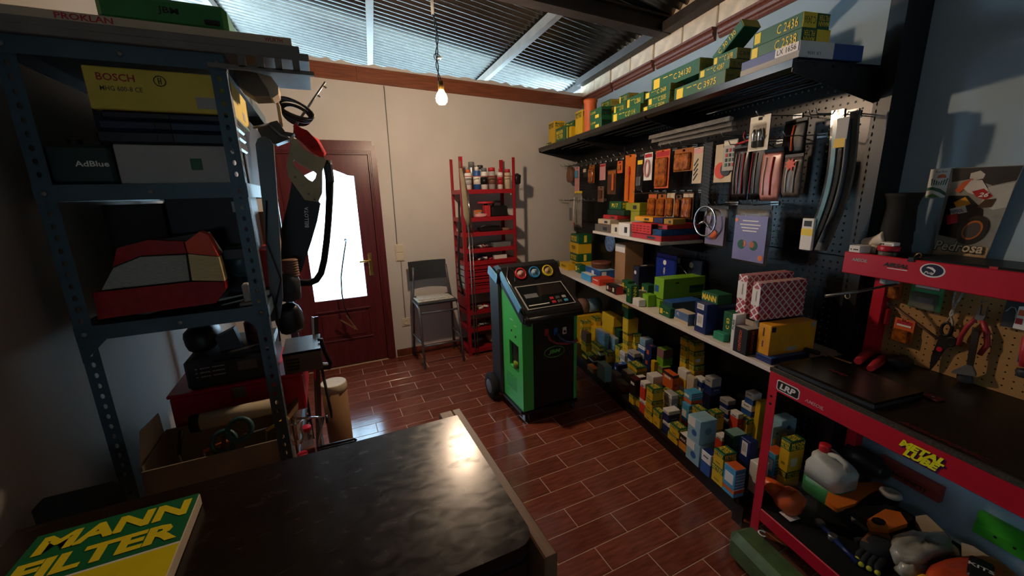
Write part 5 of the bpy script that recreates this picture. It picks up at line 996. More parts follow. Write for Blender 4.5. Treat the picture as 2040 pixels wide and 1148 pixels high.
def carton(st, x, y, z, w, l, h, label, group, frame='G'):
    key, _, code = st.partition(':'); d = STY[key]; body, band, bf, topm, mark = d[1:6]
    T = Thing('filter_box' if 'filter' in d[0] else 'carton', label, 'box', (x+w/2, y+l/2, z), frame, group)
    b = T.b(); ch = .0018; zb = z + h*(1-bf) if band else z+h
    mats = [body, band or body, topm]
    # chamfered shell: rings of 8 with the printed band as its own ring, two lid flaps on top
    def ring(i, zz): return [(x+i+ch, y+i, zz), (x+w-i-ch, y+i, zz), (x+w-i, y+i+ch, zz), (x+w-i, y+l-i-ch, zz), (x+w-i-ch, y+l-i, zz), (x+i+ch, y+l-i, zz), (x+i, y+l-i-ch, zz), (x+i, y+i+ch, zz)]
    zs = [(.001, z, 0), (0, z+.001, 0)] + ([(0, zb, 1)] if band else []) + [(0, z+h-ch, 2 if 0 else (1 if band else 0)), (ch, z+h, 2)]
    vs = []; fs = []; ms = []
    for k, (i, zz, m) in enumerate(zs): vs += ring(i, zz)
    for k in range(len(zs)-1):
        m = 1 if (band and zs[k][1] >= zb-1e-6) else 0
        for q in range(8): fs.append(((k*8+q, k*8+(q+1) % 8, k*8+8+(q+1) % 8, k*8+8+q), m))
    for f, m in fs: b.add([vs[i] for i in f], [(0, 1, 2, 3)], m)
    b.add(vs[:8], [tuple(range(8))[::-1]], 0); b.add(vs[-8:], [tuple(range(8))], 2)
    b.box(x+.004, x+w-.004, y+.004, y+l/2-.0006, z+h-.0005, z+h+.0006, 2); b.box(x+.004, x+w-.004, y+l/2+.0006, y+l-.004, z+h-.0005, z+h+.0003, 2)
    b.put('carton', mats)
    cy, cx = y+l/2, x+w/2
    def sticker(face, a0, a1, z0, z1, m, nm='label_sticker'):
        if face == 'f': T.b().box(x-.0012, x+.0002, y+l*(1-a1), y+l*(1-a0), z+h*z0, z+h*z1).put(nm, m)
        elif face == 'n': T.b().box(x+w*a0, x+w*a1, y-.0012, y+.0002, z+h*z0, z+h*z1).put(nm, m)
        else: T.b().box(x+w*z0, x+w*z1, y+l*(1-a1), y+l*(1-a0), z+h+.0004, z+h+.0014).put(nm, m)
    if mark == 'mf':
        bh = h*bf
        text(T, 'MANN\nFILTER', M_ywh, (x-.001, cy, zb+bh*.5), *FR, w=l*.86, h=bh*.78); text(T, 'MANN\nFILTER', M_ywh, (cx, y-.001, zb+bh*.5), *NR, w=w*.86, h=bh*.78)
        text(T, 'MANN\nFILTER', M_ywh, (cx, cy, z+h+.0012), *TP, w=l*.80, h=w*.6)
        text(T, '====', M_inkg, (x-.001, cy, z+(h-bh)*.35), *FR, w=l*.4, h=h*.07)
        sticker('n', .15, .6, .18, .45, M_pwh) if (int(y*1000) % 3 == 0) else None
    elif mark == 'mfg': text(T, 'MANN\nFILTER', M_inkg, (x-.001, cy, z+h*.55), *FR, w=l*.4, h=h*.35)
    elif mark == 'mfy':
        text(T, 'MANN\nFILTER', M_ywh, (x-.001, cy+l*.05, z+h*.5), *FR, w=l*.7, h=h*.62); sticker('n', .42, .62, .12, .9, M_ywh, 'yellow_band')
    elif mark == 'mfy2':
        text(T, 'C 2140', M_ywh, (x-.001, cy+l*.2, z+h*.68), *FR, w=l*.42, h=h*.22); sticker('f', .5, .8, .1, .4, M_ywh, 'yellow_band'); text(T, 'MANN\nFILTER', M_ink, (cx, y-.001, z+h*.5), *NR, w=w*.85, h=h*.55)
    elif mark == 'strip': sticker('f', .1, .35, .2, .75, M_ywh, 'yellow_band'); text(T, '- --', M_ywh, (x-.001, cy-l*.15, z+h*.5), *FR, w=l*.4, h=h*.12)
    elif mark == 'mfup': text(T, 'MANN', M_ywh, (cx, y-.001, z+h*.5), Z, -X, w=h*.85, h=w*.4); text(T, 'C 83', M_ywh, (x-.001, cy, z+h*.6), Z, Y, w=h*.4, h=l*.3)
    elif mark == 'mftop': text(T, 'MANN', M_ywh, (x-.001, cy, z+h*.5), *FR, w=l*.85, h=h*.65, bold=.04)
    elif mark == 'mftall':
        text(T, 'MANN\nFILTER', M_inkg, (x-.001, cy, z+h*.84), *FR, w=l*.86, h=h*.22); text(T, 'MANN\nFILTER', M_inkg, (cx, y-.001, z+h*.84), *NR, w=w*.8, h=h*.2); sticker('f', .05, .3, .02, .14, M_grn, 'green_print')
    elif mark == 'feather':
        sticker('f', .15, .85, .42, .78, M_pwh); sticker('f', 0, 1, .14, .26, M_org, 'orange_stripe'); sticker('n', 0, 1, .14, .26, M_org, 'orange_stripe'); sticker('n', 0, 1, .26, .30, M_pwh, 'white_stripe')
        for k in range(5): sticker('n', .05, .95, .38+.11*k, .395+.11*k, M_pwh, 'white_stripe')
    elif mark == 'feather2': sticker('f', .1, .7, .5, .75, M_pwh); sticker('n', 0, 1, .62, .66, M_pwh, 'white_stripe'); sticker('n', 0, 1, .8, .84, M_pwh, 'white_stripe')
    elif mark == 'pale': sticker('f', .0, .6, .6, .97, M_pwh); T.b().lathe([(l*.2, 0), (l*.19, .001)], (x-.0002, cy-l*.05, z+h*.38), axis=(-1, 0, 0), n=14).put('blue_print', M_blue); T.b().lathe([(w*.2, 0), (w*.19, .001)], (cx, y-.0002, z+h*.55), axis=(0, -1, 0), n=14).put('blue_print', mat('pale_print', '#5a8ca4', .5))
    elif mark == 'tiny': text(T, '---', M_navy, (x-.001, cy, z+h*.8), *FR, w=l*.5, h=h*.06); text(T, '--', M_grc, (cx, y-.001, z+h*.3), *NR, w=w*.5, h=h*.05)
    elif mark == 'tiny2': text(T, 'RIX' if key == 'orangeblack' else '---', M_pwh, (x-.001, cy, z+h*.72), *FR, w=l*.6, h=h*.15); text(T, '==', M_dkc, (cx, y-.001, z+h*.35), *NR, w=w*.5, h=h*.12)
    elif mark == 'dot':
        T.b().lathe([(min(l, h)*.2, 0), (min(l, h)*.19, .001)], (x-.0002, cy+l*.1, z+h*.6), axis=(-1, 0, 0), n=6).put('emblem_print', M_pwh); sticker('t', .3, .6, .3, .6, M_pwh)
    elif mark == 'osq': sticker('f', .2, .6, .25, .6, M_org, 'orange_print'); sticker('t', .3, .7, .3, .6, M_org, 'orange_print')
    elif mark == 'sticker': sticker('f', .2, .75, .3, .9, M_pwh); sticker('n', .1, .5, .1, .6, M_navy, 'dark_print'); [sticker('f', .28+.08*k, .31+.08*k, .45, .8, M_ink, 'bar_print') for k in range(5)]
    elif mark == 'ylab': [sticker('f', .1, .9, z0, z0+.13, M_ywh) for z0 in (.22, .62)]; [sticker('n', .12, .40, z0, z0+.13, M_ywh) for z0 in (.22, .62)]; T.b().lathe([(w*.13, 0), (w*.12, .001)], (cx, y-.0002, z+h*.85), axis=(0, -1, 0), n=12).put('blue_print', M_blue)
    elif mark == 'qr': sticker('n', .1, .4, .2, .85, M_pwh); sticker('f', .45, .6, .3, .75, M_pwh)
    elif mark == 'biglabel': sticker('f', .0, .95, .80, .93, M_pwh); sticker('f', .0, .95, .93, .985, M_grc)
    elif mark == 'rb': sticker('n', 0, 1, 0, 1, M_redc, 'red_end'); sticker('f', .1, .25, .3, .75, M_pwh); sticker('f', .65, .8, .25, .75, M_pwh); sticker('f', .38, .48, .35, .6, M_redc, 'red_print')
    elif mark == 'lime': sticker('f', .1, .5, .35, .65, M_blue); sticker('n', .62, .97, .28, .62, M_grn); sticker('n', .65, .95, .5, .56, M_navy, 'dark_print'); sticker('n', .28, .36, .76, .82, M_ink, 'hand_slot'); T.b().box(x-.0015, x+w+.0015, y-.0015, y+l+.0015, z+h*.06, z+h*.09).put('lid_seam', M_dkc)
    elif mark == 'base': sticker('f', 0, 1, 0, .3, M_lcard, 'white_base'); text(T, 'FL', M_pwh, (x-.001, cy+l*.2, z+h*.72), *FR, w=l*.18, h=h*.25)
    elif mark == 'ate':
        text(T, 'ate', M_navy, (x-.001, cy+l*.05, z+h*.35), Z, Y, w=h*.22, h=l*.14); text(T, '-----', M_ink, (x-.001, cy+l*.05, z+h*.75), Z, Y, w=h*.28, h=l*.08); sticker('n', .02, .10, .8, .96, M_navy, 'emblem_print'); sticker('n', .88, .97, .80, .98, M_grc)
        for k in range(4): T.b().tube([(x+w*(.26+.14*k)+.014*math.cos(a*.6283), y-.0005, z+h*.5+.014*math.sin(a*.6283)) for a in range(10)], .0012, closed=True, n=4).put('part_print', mat('faint_print', '#d8b060', .5))
        sticker('n', .38, .6, .1, .24, M_grc, 'picture_print')
    elif mark == 'conti': text(T, 'CONTITECH', M_org, (cx, y-.001, z+h*.5), Z, -X, w=h*.85, h=w*.22); text(T, 'CONTITECH', M_org, (x-.001, cy, z+h*.5), Z, Y, w=h*.8, h=l*.2)
    elif mark == 'c':
        text(T, code, M_ywh, (x-.001, cy-l*.18, z+h*.48), *FR, w=l*.34, h=min(h*.55, .03), bold=.0); sticker('f', .06, .2, .12, .85, M_ywh, 'yellow_band'); text(T, '--- --', M_ywh, (x-.001, cy+l*.12, z+h*.7), *FR, w=l*.2, h=h*.06)
        sticker('n', 0, 1, .04, .96, mat('olive_end', '#a8963a', .5), 'yellow_end'); text(T, code, M_inkg, (cx, y-.0014, z+h*.5), *NR, w=w*.7, h=min(h*.35, .02), bold=0)
    elif mark == 'c2':
        text(T, code, M_ywh, (x-.001, cy-l*.22, z+h*.5), *FR, w=l*.40, h=h*.6, bold=.0); sticker('f', .04, .17, .15, .9, M_ywh, 'yellow_band')
        if key == 'cbox2': sticker('n', 0, .5, .02, .98, M_ywh, 'yellow_end'); text(T, code, M_inkg, (x+w*.25, y-.0014, z+h*.5), -X, -Z, w=w*.4, h=h*.45, bold=0); text(T, 'MANN\nFILTER', M_ywh, (x+w*.76, y-.001, z+h*.5), -X, -Z, w=w*.4, h=h*.7)
        else: text(T, 'MANN\nFILTER', M_ywh, (x+w*.25, y-.001, z+h*.5), -X, -Z, w=w*.4, h=h*.7); sticker('n', .52, 1, .05, .95, M_ywh, 'yellow_end')
    elif mark == 'lx':
        sticker('f', .62, .98, .42, .98, M_pwh, 'white_label'); text(T, code, M_ink, (x-.0014, y+l*.2, z+h*.72), *FR, w=l*.30, h=h*.35, bold=0); sticker('f', .0, 1, .0, .4, M_grc, 'white_base')
        sticker('n', 0, .52, 0, 1, M_pwh, 'white_label'); text(T, code, M_ink, (x+w*.22, y-.0014, z+h*.28), -X, -Z, w=w*.2, h=h*.2, bold=0)
    return T
def rows(data, where, group, splits, names):
    """cartons of one level; the label counts piles from the near end of each row"""
    cols = []
    for d in sorted(data, key=lambda d: d[3]):
        for c in cols:
            e = c[-1]; ox = min(d[1]+d[4], e[1]+e[4])-max(d[1], e[1]); oy = min(d[2]+d[5], e[2]+e[5])-max(d[2], e[2])
            if ox > 0 and oy > 0 and ox*oy > .35*min(d[4]*d[5], e[4]*e[5]) and abs(d[3]-e[3]-e[6]) < .012: c.append(d); break
        else: cols.append([d])
    byrow = {}
    for c in cols: byrow.setdefault(next(i for i, s in enumerate(splits) if c[0][1] < s), []).append(c)
    for r, cs in byrow.items():
        cs.sort(key=lambda c: c[0][2])
        for k, c in enumerate(cs):
            for q, d in enumerate(c):
                key, _, code = d[0].partition(':'); desc = STY[key][0] + (' marked ' + code if code and q == len(c)-1 else '')
                if len(c) > 2: desc = desc.replace(' with green top', '')
                lv = '' if len(c) == 1 else (', topmost' if q == len(c)-1 else (', lowest' if q == 0 else ', %s up' % ORD[q]))
                pos = ', %s pile from near end, %s' % (ordn(k), names[r])
                lab = desc + lv + pos
                carton(d[0], *d[1:], lab, group)
DECK = [
('feather',-0.618,-3.088,0.120,0.062,0.072,0.154),
('mann',-0.616,-3.015,0.120,0.076,0.079,0.100),
('bluewhite',-0.625,-2.935,0.120,0.050,0.068,0.130),
('pale',-0.622,-2.851,0.120,0.091,0.105,0.129),
('orangeblack',-0.604,-2.734,0.120,0.050,0.073,0.098),
('mann',-0.606,-2.653,0.120,0.057,0.093,0.050),
('navywhite',-0.586,-2.548,0.120,0.061,0.068,0.074),
('mann',-0.603,-2.473,0.120,0.050,0.071,0.111),
('mann',-0.607,-2.401,0.120,0.061,0.089,0.070),
('redwhite',-0.595,-2.305,0.120,0.050,0.074,0.099),
('mann',-0.578,-2.212,0.120,0.050,0.048,0.061),
('mann',-0.598,-2.163,0.120,0.050,0.057,0.071),
('clamred',-0.562,-1.979,0.120,0.050,0.122,0.058),
('teal',-0.624,-1.786,0.120,0.063,0.124,0.131),
('mann',-0.560,-1.334,0.120,0.103,0.100,0.030),
('orangebrown',-0.638,-1.622,0.120,0.050,0.117,0.043),
('blackwhite',-0.550,-1.445,0.120,0.051,0.103,0.030),
('palelabel',-0.240,-2.982,0.120,0.100,0.069,0.286),
('whitenavy',-0.200,-2.601,0.120,0.060,0.067,0.066),
('feather',-0.360,-3.069,0.120,0.077,0.069,0.172),
('clear',-0.560,-1.853,0.120,0.051,0.102,0.085),
('palelabel',-0.300,-2.987,0.120,0.059,0.060,0.265),
('mann',-0.420,-1.459,0.120,0.081,0.071,0.094),
('mannyellow',-0.200,-2.810,0.120,0.060,0.032,0.297),
('blackwhite',-0.470,-1.417,0.120,0.049,0.049,0.084),
('navy',-0.470,-1.720,0.120,0.088,0.058,0.096),
('redwhite',-0.400,-2.770,0.120,0.050,0.053,0.088),
('clear',-0.480,-1.896,0.120,0.061,0.100,0.100),
('cyanorange',-0.460,-2.554,0.120,0.090,0.063,0.182),
('mannbig',-0.378,-2.678,0.120,0.065,0.054,0.071),
('mann',-0.448,-1.366,0.120,0.046,0.170,0.082),
('whitebox',-0.498,-3.098,0.120,0.063,0.044,0.083),
('mannbig',-0.238,-2.775,0.120,0.078,0.066,0.084),
('greywhite',-0.358,-1.635,0.120,0.047,0.073,0.085),
('mann',-0.358,-1.557,0.120,0.082,0.076,0.087),
('redwhite',-0.278,-2.745,0.120,0.035,0.055,0.093),
('navyorange',-0.268,-1.860,0.120,0.046,0.068,0.099),
('mann',-0.498,-1.190,0.120,0.050,0.110,0.104),
('mann',-0.438,-2.634,0.120,0.046,0.077,0.109),
('navyd',-0.478,-3.024,0.120,0.046,0.057,0.110),
('navyd',-0.248,-2.490,0.120,0.071,0.063,0.111),
('darkred2',-0.498,-2.060,0.120,0.062,0.041,0.111),
('mann',-0.418,-1.916,0.120,0.085,0.133,0.112),
('navyd',-0.438,-2.885,0.120,0.082,0.066,0.115),
('mannbig',-0.358,-3.133,0.120,0.088,0.046,0.119),
('mann',-0.438,-2.449,0.120,0.046,0.064,0.126),
('mann',-0.418,-2.286,0.120,0.035,0.041,0.128),
('lime',-0.267,-2.017,0.120,0.073,0.087,0.131),
('navygrey',-0.358,-1.778,0.120,0.059,0.098,0.133),
('greywhite',-0.498,-2.438,0.120,0.046,0.074,0.135),
('orangefilt',-0.378,-2.284,0.120,0.046,0.106,0.135),
('mannyellow',-0.298,-1.960,0.120,0.026,0.041,0.139),
('mannyellow',-0.358,-1.088,0.120,0.165,0.118,0.140),
('bluegrey',-0.298,-1.310,0.120,0.046,0.085,0.140),
('whitebox',-0.448,-2.167,0.120,0.078,0.079,0.144),
('yelwhite',-0.298,-2.314,0.120,0.035,0.083,0.078),
('bluegrey',-0.398,-1.355,0.120,0.046,0.165,0.080),
('bluegrey',-0.338,-1.429,0.120,0.046,0.114,0.082),
('mann',-0.448,-1.004,0.120,0.085,0.066,0.093),
('bluewhite',-0.278,-1.786,0.120,0.054,0.081,0.097),
('cream',-0.298,-2.390,0.120,0.026,0.067,0.102),
('greendark',-0.278,-1.403,0.120,0.046,0.087,0.102),
('mann',-0.298,-1.700,0.120,0.046,0.098,0.102),
('navywhite',-0.267,-2.424,0.120,0.045,0.060,0.103),
('mann',-0.238,-2.316,0.120,0.080,0.050,0.104),
('mann',-0.258,-2.253,0.120,0.046,0.060,0.084),
('mann',-0.606,-2.661,0.170,0.061,0.087,0.062),
('whitenavy',-0.200,-2.594,0.186,0.060,0.073,0.060),
('mann',-0.607,-2.394,0.190,0.085,0.074,0.082),
('mannopen',-0.380,-2.680,0.191,0.069,0.058,0.113),
('darkred',-0.598,-2.181,0.191,0.050,0.071,0.127),
('navywhite',-0.586,-2.532,0.194,0.083,0.059,0.077),
('yelwhite',-0.298,-2.314,0.198,0.035,0.083,0.078),
('bluegrey',-0.398,-1.355,0.200,0.046,0.165,0.080),
('bluegrey',-0.338,-1.429,0.202,0.046,0.114,0.082),
('mann',-0.450,-1.368,0.202,0.050,0.174,0.033),
('whitebox',-0.500,-3.100,0.203,0.067,0.048,0.085),
('mann',-0.258,-2.253,0.204,0.046,0.060,0.084),
('mannbig',-0.240,-2.777,0.204,0.082,0.070,0.085),
('greywhite',-0.360,-1.637,0.205,0.051,0.077,0.071),
('mann',-0.360,-1.559,0.207,0.086,0.080,0.092),
('mann',-0.448,-1.004,0.213,0.085,0.066,0.093),
('redwhite',-0.280,-2.747,0.213,0.039,0.059,0.107),
('bluewhite',-0.278,-1.783,0.217,0.054,0.077,0.097),
('navyorange',-0.270,-1.862,0.219,0.050,0.078,0.089),
('redwhite',-0.595,-2.288,0.219,0.050,0.057,0.125),
('mann',-0.616,-3.007,0.220,0.079,0.068,0.083),
('cream',-0.298,-2.390,0.222,0.026,0.067,0.102),
('greendark',-0.278,-1.403,0.222,0.046,0.079,0.102),
('mann',-0.298,-1.700,0.222,0.046,0.098,0.102),
('navywhite',-0.267,-2.422,0.223,0.045,0.058,0.103),
('mann',-0.238,-2.316,0.224,0.080,0.050,0.104),
('brown',-0.500,-1.192,0.224,0.054,0.114,0.087),
('mann',-0.440,-2.636,0.229,0.050,0.081,0.079),
('navysticker',-0.480,-3.026,0.230,0.050,0.061,0.128),
('navyd',-0.250,-2.492,0.231,0.075,0.069,0.075),
('darkred2',-0.500,-2.062,0.231,0.066,0.045,0.037),
('mann',-0.420,-1.918,0.232,0.089,0.137,0.039),
('striped',-0.440,-2.887,0.235,0.086,0.070,0.064),
('mannbig',-0.360,-3.135,0.239,0.092,0.050,0.167),
('whitenavy',-0.200,-2.586,0.246,0.060,0.069,0.059),
('mann',-0.440,-2.451,0.246,0.050,0.068,0.070),
('mann',-0.420,-2.288,0.248,0.039,0.045,0.020),
('pale',-0.622,-2.841,0.249,0.106,0.096,0.140),
('lime',-0.269,-2.019,0.251,0.077,0.091,0.044),
('navygrey',-0.360,-1.780,0.253,0.061,0.102,0.072),
('greywhite',-0.500,-2.440,0.255,0.050,0.078,0.065),
('orangefilt',-0.380,-2.286,0.255,0.050,0.110,0.112),
('mannyellow',-0.300,-1.962,0.259,0.030,0.045,0.065),
('yellow',-0.360,-1.090,0.260,0.169,0.122,0.058),
('bluegrey',-0.300,-1.312,0.260,0.050,0.089,0.051),
('whitebox',-0.450,-2.169,0.264,0.082,0.083,0.050),
('mann',-0.607,-2.392,0.272,0.080,0.069,0.082),
('mann',-0.338,-1.643,0.276,0.035,0.083,0.101),
('yelwhite',-0.300,-2.316,0.277,0.039,0.087,0.121),
('bluegrey',-0.400,-1.357,0.281,0.050,0.169,0.075),
('bluegrey',-0.340,-1.431,0.283,0.041,0.118,0.045),
('mann',-0.258,-2.253,0.287,0.046,0.060,0.084),
('whiteblue',-0.200,-2.756,0.289,0.060,0.073,0.076),
('lime',-0.250,-1.995,0.295,0.085,0.081,0.128),
('cyanorange',-0.440,-2.546,0.302,0.082,0.071,0.071),
('whitenavy',-0.250,-2.495,0.305,0.072,0.064,0.116),
('mann',-0.450,-1.006,0.305,0.089,0.070,0.058),
('navyorange',-0.270,-1.871,0.308,0.054,0.072,0.095),
('mannyellow',-0.298,-1.318,0.312,0.082,0.205,0.087),
('bluewhite',-0.280,-1.797,0.314,0.058,0.094,0.061),
('mann',-0.330,-1.045,0.318,0.057,0.103,0.080),
('cream',-0.300,-2.392,0.324,0.030,0.071,0.061),
('greendark',-0.280,-1.405,0.324,0.050,0.086,0.062),
('mann',-0.300,-1.702,0.325,0.050,0.102,0.052),
('navywhite',-0.269,-2.430,0.326,0.049,0.068,0.061),
('mann',-0.240,-2.318,0.327,0.084,0.054,0.106),
('whiteblue',-0.200,-2.760,0.366,0.060,0.059,0.073),
('mann',-0.260,-2.255,0.371,0.050,0.064,0.085),
('bluegrey',-0.270,-1.785,0.374,0.074,0.078,0.060),
('mann',-0.300,-1.679,0.377,0.063,0.098,0.073),
('mann',-0.340,-1.645,0.377,0.039,0.087,0.081),
('yellow',-0.300,-1.333,0.398,0.086,0.222,0.091),
('mann',-0.240,-2.307,0.434,0.084,0.048,0.097),
('mann',-0.260,-2.248,0.456,0.050,0.059,0.091),
('mannyellow',-0.360,-1.668,0.458,0.095,0.084,0.123),
('mann',-0.240,-2.300,0.531,0.081,0.046,0.061),
('mann',-0.260,-2.254,0.547,0.050,0.073,0.056),
('green',-0.360,-1.664,0.581,0.057,0.066,0.053),
('greenyellow',-0.360,-1.659,0.634,0.050,0.093,0.059),
]
WHITE = [
('greensmall',-0.500,-0.505,0.835,0.060,0.171,0.035),
('mannyellow2',-0.330,-0.617,0.835,0.154,0.209,0.051),
('orangered',-0.530,-1.479,0.835,0.143,0.132,0.054),
('redblack',-0.552,-1.797,0.835,0.060,0.160,0.060),
('mannup',-0.581,-2.047,0.835,0.060,0.062,0.127),
('whitebox',-0.575,-2.139,0.835,0.054,0.079,0.047),
('manngreen',-0.542,-2.423,0.835,0.041,0.109,0.058),
('steelblue',-0.531,-2.572,0.835,0.060,0.122,0.066),
('manngreen',-0.500,-2.643,0.835,0.030,0.060,0.051),
('navyup',-0.468,-2.712,0.835,0.159,0.053,0.131),
('manngreen',-0.469,-2.658,0.835,0.037,0.085,0.053),
('tealgreen',-0.538,-2.849,0.835,0.037,0.073,0.040),
('contitech',-0.574,-3.024,0.835,0.060,0.077,0.127),
('contitech',-0.500,-2.979,0.835,0.063,0.050,0.103),
('limelow',-0.460,-2.204,0.835,0.060,0.106,0.052),
('bluebase',-0.550,-3.138,0.835,0.217,0.081,0.029),
('bluebox',-0.400,-1.244,0.835,0.154,0.305,0.075),
('creambox',-0.500,-2.020,0.835,0.060,0.051,0.073),
('manngreen',-0.450,-0.926,0.835,0.061,0.112,0.079),
('skyflat',-0.540,-1.339,0.835,0.060,0.195,0.061),
('mannup',-0.500,-2.861,0.835,0.060,0.066,0.149),
('limesmall',-0.520,-2.160,0.835,0.060,0.066,0.080),
('manngreen',-0.450,-1.790,0.835,0.060,0.089,0.094),
('brownbox',-0.330,-1.535,0.835,0.168,0.161,0.337),
('tealpack',-0.500,-2.384,0.835,0.219,0.095,0.083),
('manngreen',-0.400,-1.977,0.835,0.060,0.083,0.100),
('navyhex',-0.338,-1.756,0.835,0.156,0.079,0.071),
('navysticker2',-0.548,-2.730,0.835,0.068,0.086,0.117),
('mannyellow2',-0.500,-0.750,0.835,0.073,0.224,0.059),
('yellowbig',-0.540,-3.111,0.864,0.259,0.065,0.139),
('mann3',-0.330,-0.615,0.885,0.154,0.207,0.086),
('limebig',-0.460,-2.235,0.887,0.320,0.103,0.147),
('navyhex',-0.340,-1.758,0.906,0.160,0.083,0.121),
('navysticker2',-0.550,-2.732,0.952,0.072,0.091,0.051),
('mannyellow2',-0.330,-0.607,0.972,0.156,0.214,0.109),
('manntop',-0.500,-2.744,1.002,0.092,0.119,0.051),
('mann3',-0.330,-0.620,1.081,0.152,0.196,0.091),
]
TOP = [
('greensmall',-0.500,-0.295,2.085,0.081,0.160,0.034),
('manntall',-0.500,-0.377,2.085,0.119,0.160,0.224),
('mann3',-0.520,-0.710,2.085,0.039,0.242,0.129),
('manntall',-0.460,-0.954,2.085,0.090,0.148,0.222),
('mann3b',-0.530,-1.450,2.085,0.090,0.195,0.069),
('cbox:C 2534',-0.520,-2.258,2.085,0.090,0.267,0.032),
('lx:LX 1656',-0.540,-3.077,2.085,0.327,0.280,0.058),
('cbox:C 27 114',-0.500,-1.929,2.085,0.090,0.369,0.072),
('mannyellow2',-0.480,-0.752,2.085,0.061,0.193,0.115),
('cbox:C 24 128',-0.489,-2.384,2.085,0.079,0.122,0.032),
('bluebox',-0.418,-0.283,2.085,0.086,0.148,0.060),
('cbox:C 4287',-0.458,-2.632,2.085,0.119,0.211,0.088),
('greensmall',-0.418,-0.682,2.085,0.086,0.200,0.127),
('cbox:C 30 125',-0.358,-1.537,2.085,0.086,0.128,0.085),
('cbox:C 2710',-0.358,-1.270,2.085,0.086,0.153,0.093),
('cbox:C 3975',-0.520,-2.681,2.085,0.060,0.377,0.068),
('cbox:C 2535',-0.500,-2.234,2.117,0.090,0.219,0.046),
('cbox3:C 2538',-0.500,-3.043,2.143,0.143,0.245,0.059),
('bluebox',-0.420,-0.287,2.145,0.090,0.152,0.070),
('mann3b',-0.530,-1.445,2.154,0.090,0.194,0.079),
('cbox:C 2860',-0.460,-1.901,2.157,0.090,0.211,0.077),
('cbox:C 27 103',-0.460,-1.677,2.157,0.090,0.168,0.067),
('cbox:C 268',-0.500,-2.237,2.163,0.090,0.260,0.041),
('cbox:C 30 125',-0.358,-1.537,2.170,0.086,0.128,0.085),
('cbox:C 4287',-0.460,-2.634,2.173,0.123,0.212,0.043),
('cbox:C 2710',-0.358,-1.270,2.178,0.086,0.153,0.093),
('cbox2:C 2436',-0.500,-3.041,2.202,0.136,0.233,0.056),
('cbox:C 24130',-0.460,-2.421,2.205,0.090,0.435,0.079),
('greensmall',-0.420,-0.684,2.212,0.090,0.204,0.055),
('greensmall',-0.420,-0.295,2.214,0.090,0.160,0.037),
('cbox:C 3698',-0.420,-2.632,2.217,0.090,0.159,0.051),
('cbox:C 30 125',-0.360,-1.539,2.256,0.090,0.132,0.058),
('cbox:C 2710',-0.360,-1.272,2.272,0.090,0.157,0.056),
]
rows(DECK, 'deck', 'filter cartons on the bottom deck', (-.53, -.42, -.33, 1), ('deck front', 'deck second row', 'deck third row', 'deck back row'))
rows(WHITE, 'white', 'cartons on the long white shelf', (-.46, 1), ('white shelf front', 'white shelf back'))
rows(TOP, 'top', 'air filter cartons on the top shelf', (-.475, 1), ('top shelf front', 'top shelf back'))
# ---- further things on the shelves
def G1(name, label, cat, x0, x1, y0, y1, z0, z1, m, part='carton', ch=.003, group=None):
    T = Thing(name, label, cat, ((x0+x1)/2, (y0+y1)/2, z0), 'G', group); T.b().box(x0, x1, y0, y1, z0, z1, ch=ch).put(part, m); return T
T = Thing('orange_beacon', 'orange cylinder among the filter cartons on the top shelf', 'cylinder', (-.45, -1.10, 2.075), 'G'); T.b().lathe([(.05, 0), (.056, .01), (.05, .03), (.052, .24), (.058, .25), (.058, .27), (.03, .275), (0, .275)], (-.47, -1.135, 2.075), n=18).put('body', mat('terracotta_orange', '#c8602e', .5))
# leaning carton on the top shelf pile
T = Thing('filter_box', 'green air filter carton leaning at a slant on the pile of the top shelf', 'box', (-.42, -2.42, 2.27), 'G', 'air filter cartons on the top shelf')
LM = RX(-.56); LC = Vector((-.355, -2.545, 2.318))
T.b().box(-.405, -.305, -2.65, -2.44, 2.2955, 2.3405, ch=.003, M=LM).put('carton', M_grn)
q_ = LC + LM @ Vector((0, -.1056, 0)); T.b().box(-.4045, -.3055, q_.y-.001, q_.y+.001, q_.z-.022, q_.z+.022, M=LM).put('yellow_end', mat('olive_end', '#a8963a', .5))
text(T, 'C 30 130', M_ywh, LC + Vector((-.0512, 0, 0)), LM @ -Y, LM @ Z, w=.12, h=.024, bold=0)
# red and white lattice cartons standing like books
M_lat = bpy.data.materials.new('red_white_lattice'); M_lat.use_nodes = True; n = M_lat.node_tree.nodes; l = M_lat.node_tree.links
tc_ = n.new('ShaderNodeTexCoord'); mp_ = n.new('ShaderNodeMapping'); mp_.inputs['Rotation'].default_value = (math.radians(45), math.radians(0), 0); mp_.vector_type = 'POINT'
sp_ = n.new('ShaderNodeSeparateXYZ'); l.new(tc_.outputs['Object'], sp_.inputs[0])
ad = n.new('ShaderNodeMath'); ad.operation = 'ADD'; ad2 = n.new('ShaderNodeMath'); ad2.operation = 'SUBTRACT'; hx = n.new('ShaderNodeMath'); hx.operation = 'ADD'
l.new(sp_.outputs['X'], hx.inputs[0]); l.new(sp_.outputs['Y'], hx.inputs[1]); l.new(hx.outputs[0], ad.inputs[0]); l.new(sp_.outputs['Z'], ad.inputs[1]); l.new(hx.outputs[0], ad2.inputs[0]); l.new(sp_.outputs['Z'], ad2.inputs[1])
cb = n.new('ShaderNodeCombineXYZ'); l.new(ad.outputs[0], cb.inputs[0]); l.new(ad2.outputs[0], cb.inputs[1])
bt = n.new('ShaderNodeTexBrick'); bt.offset = 0; bt.inputs['Scale'].default_value = 1; bt.inputs['Brick Width'].default_value = .038; bt.inputs['Row Height'].default_value = .038; bt.inputs['Mortar Size'].default_value = .0045
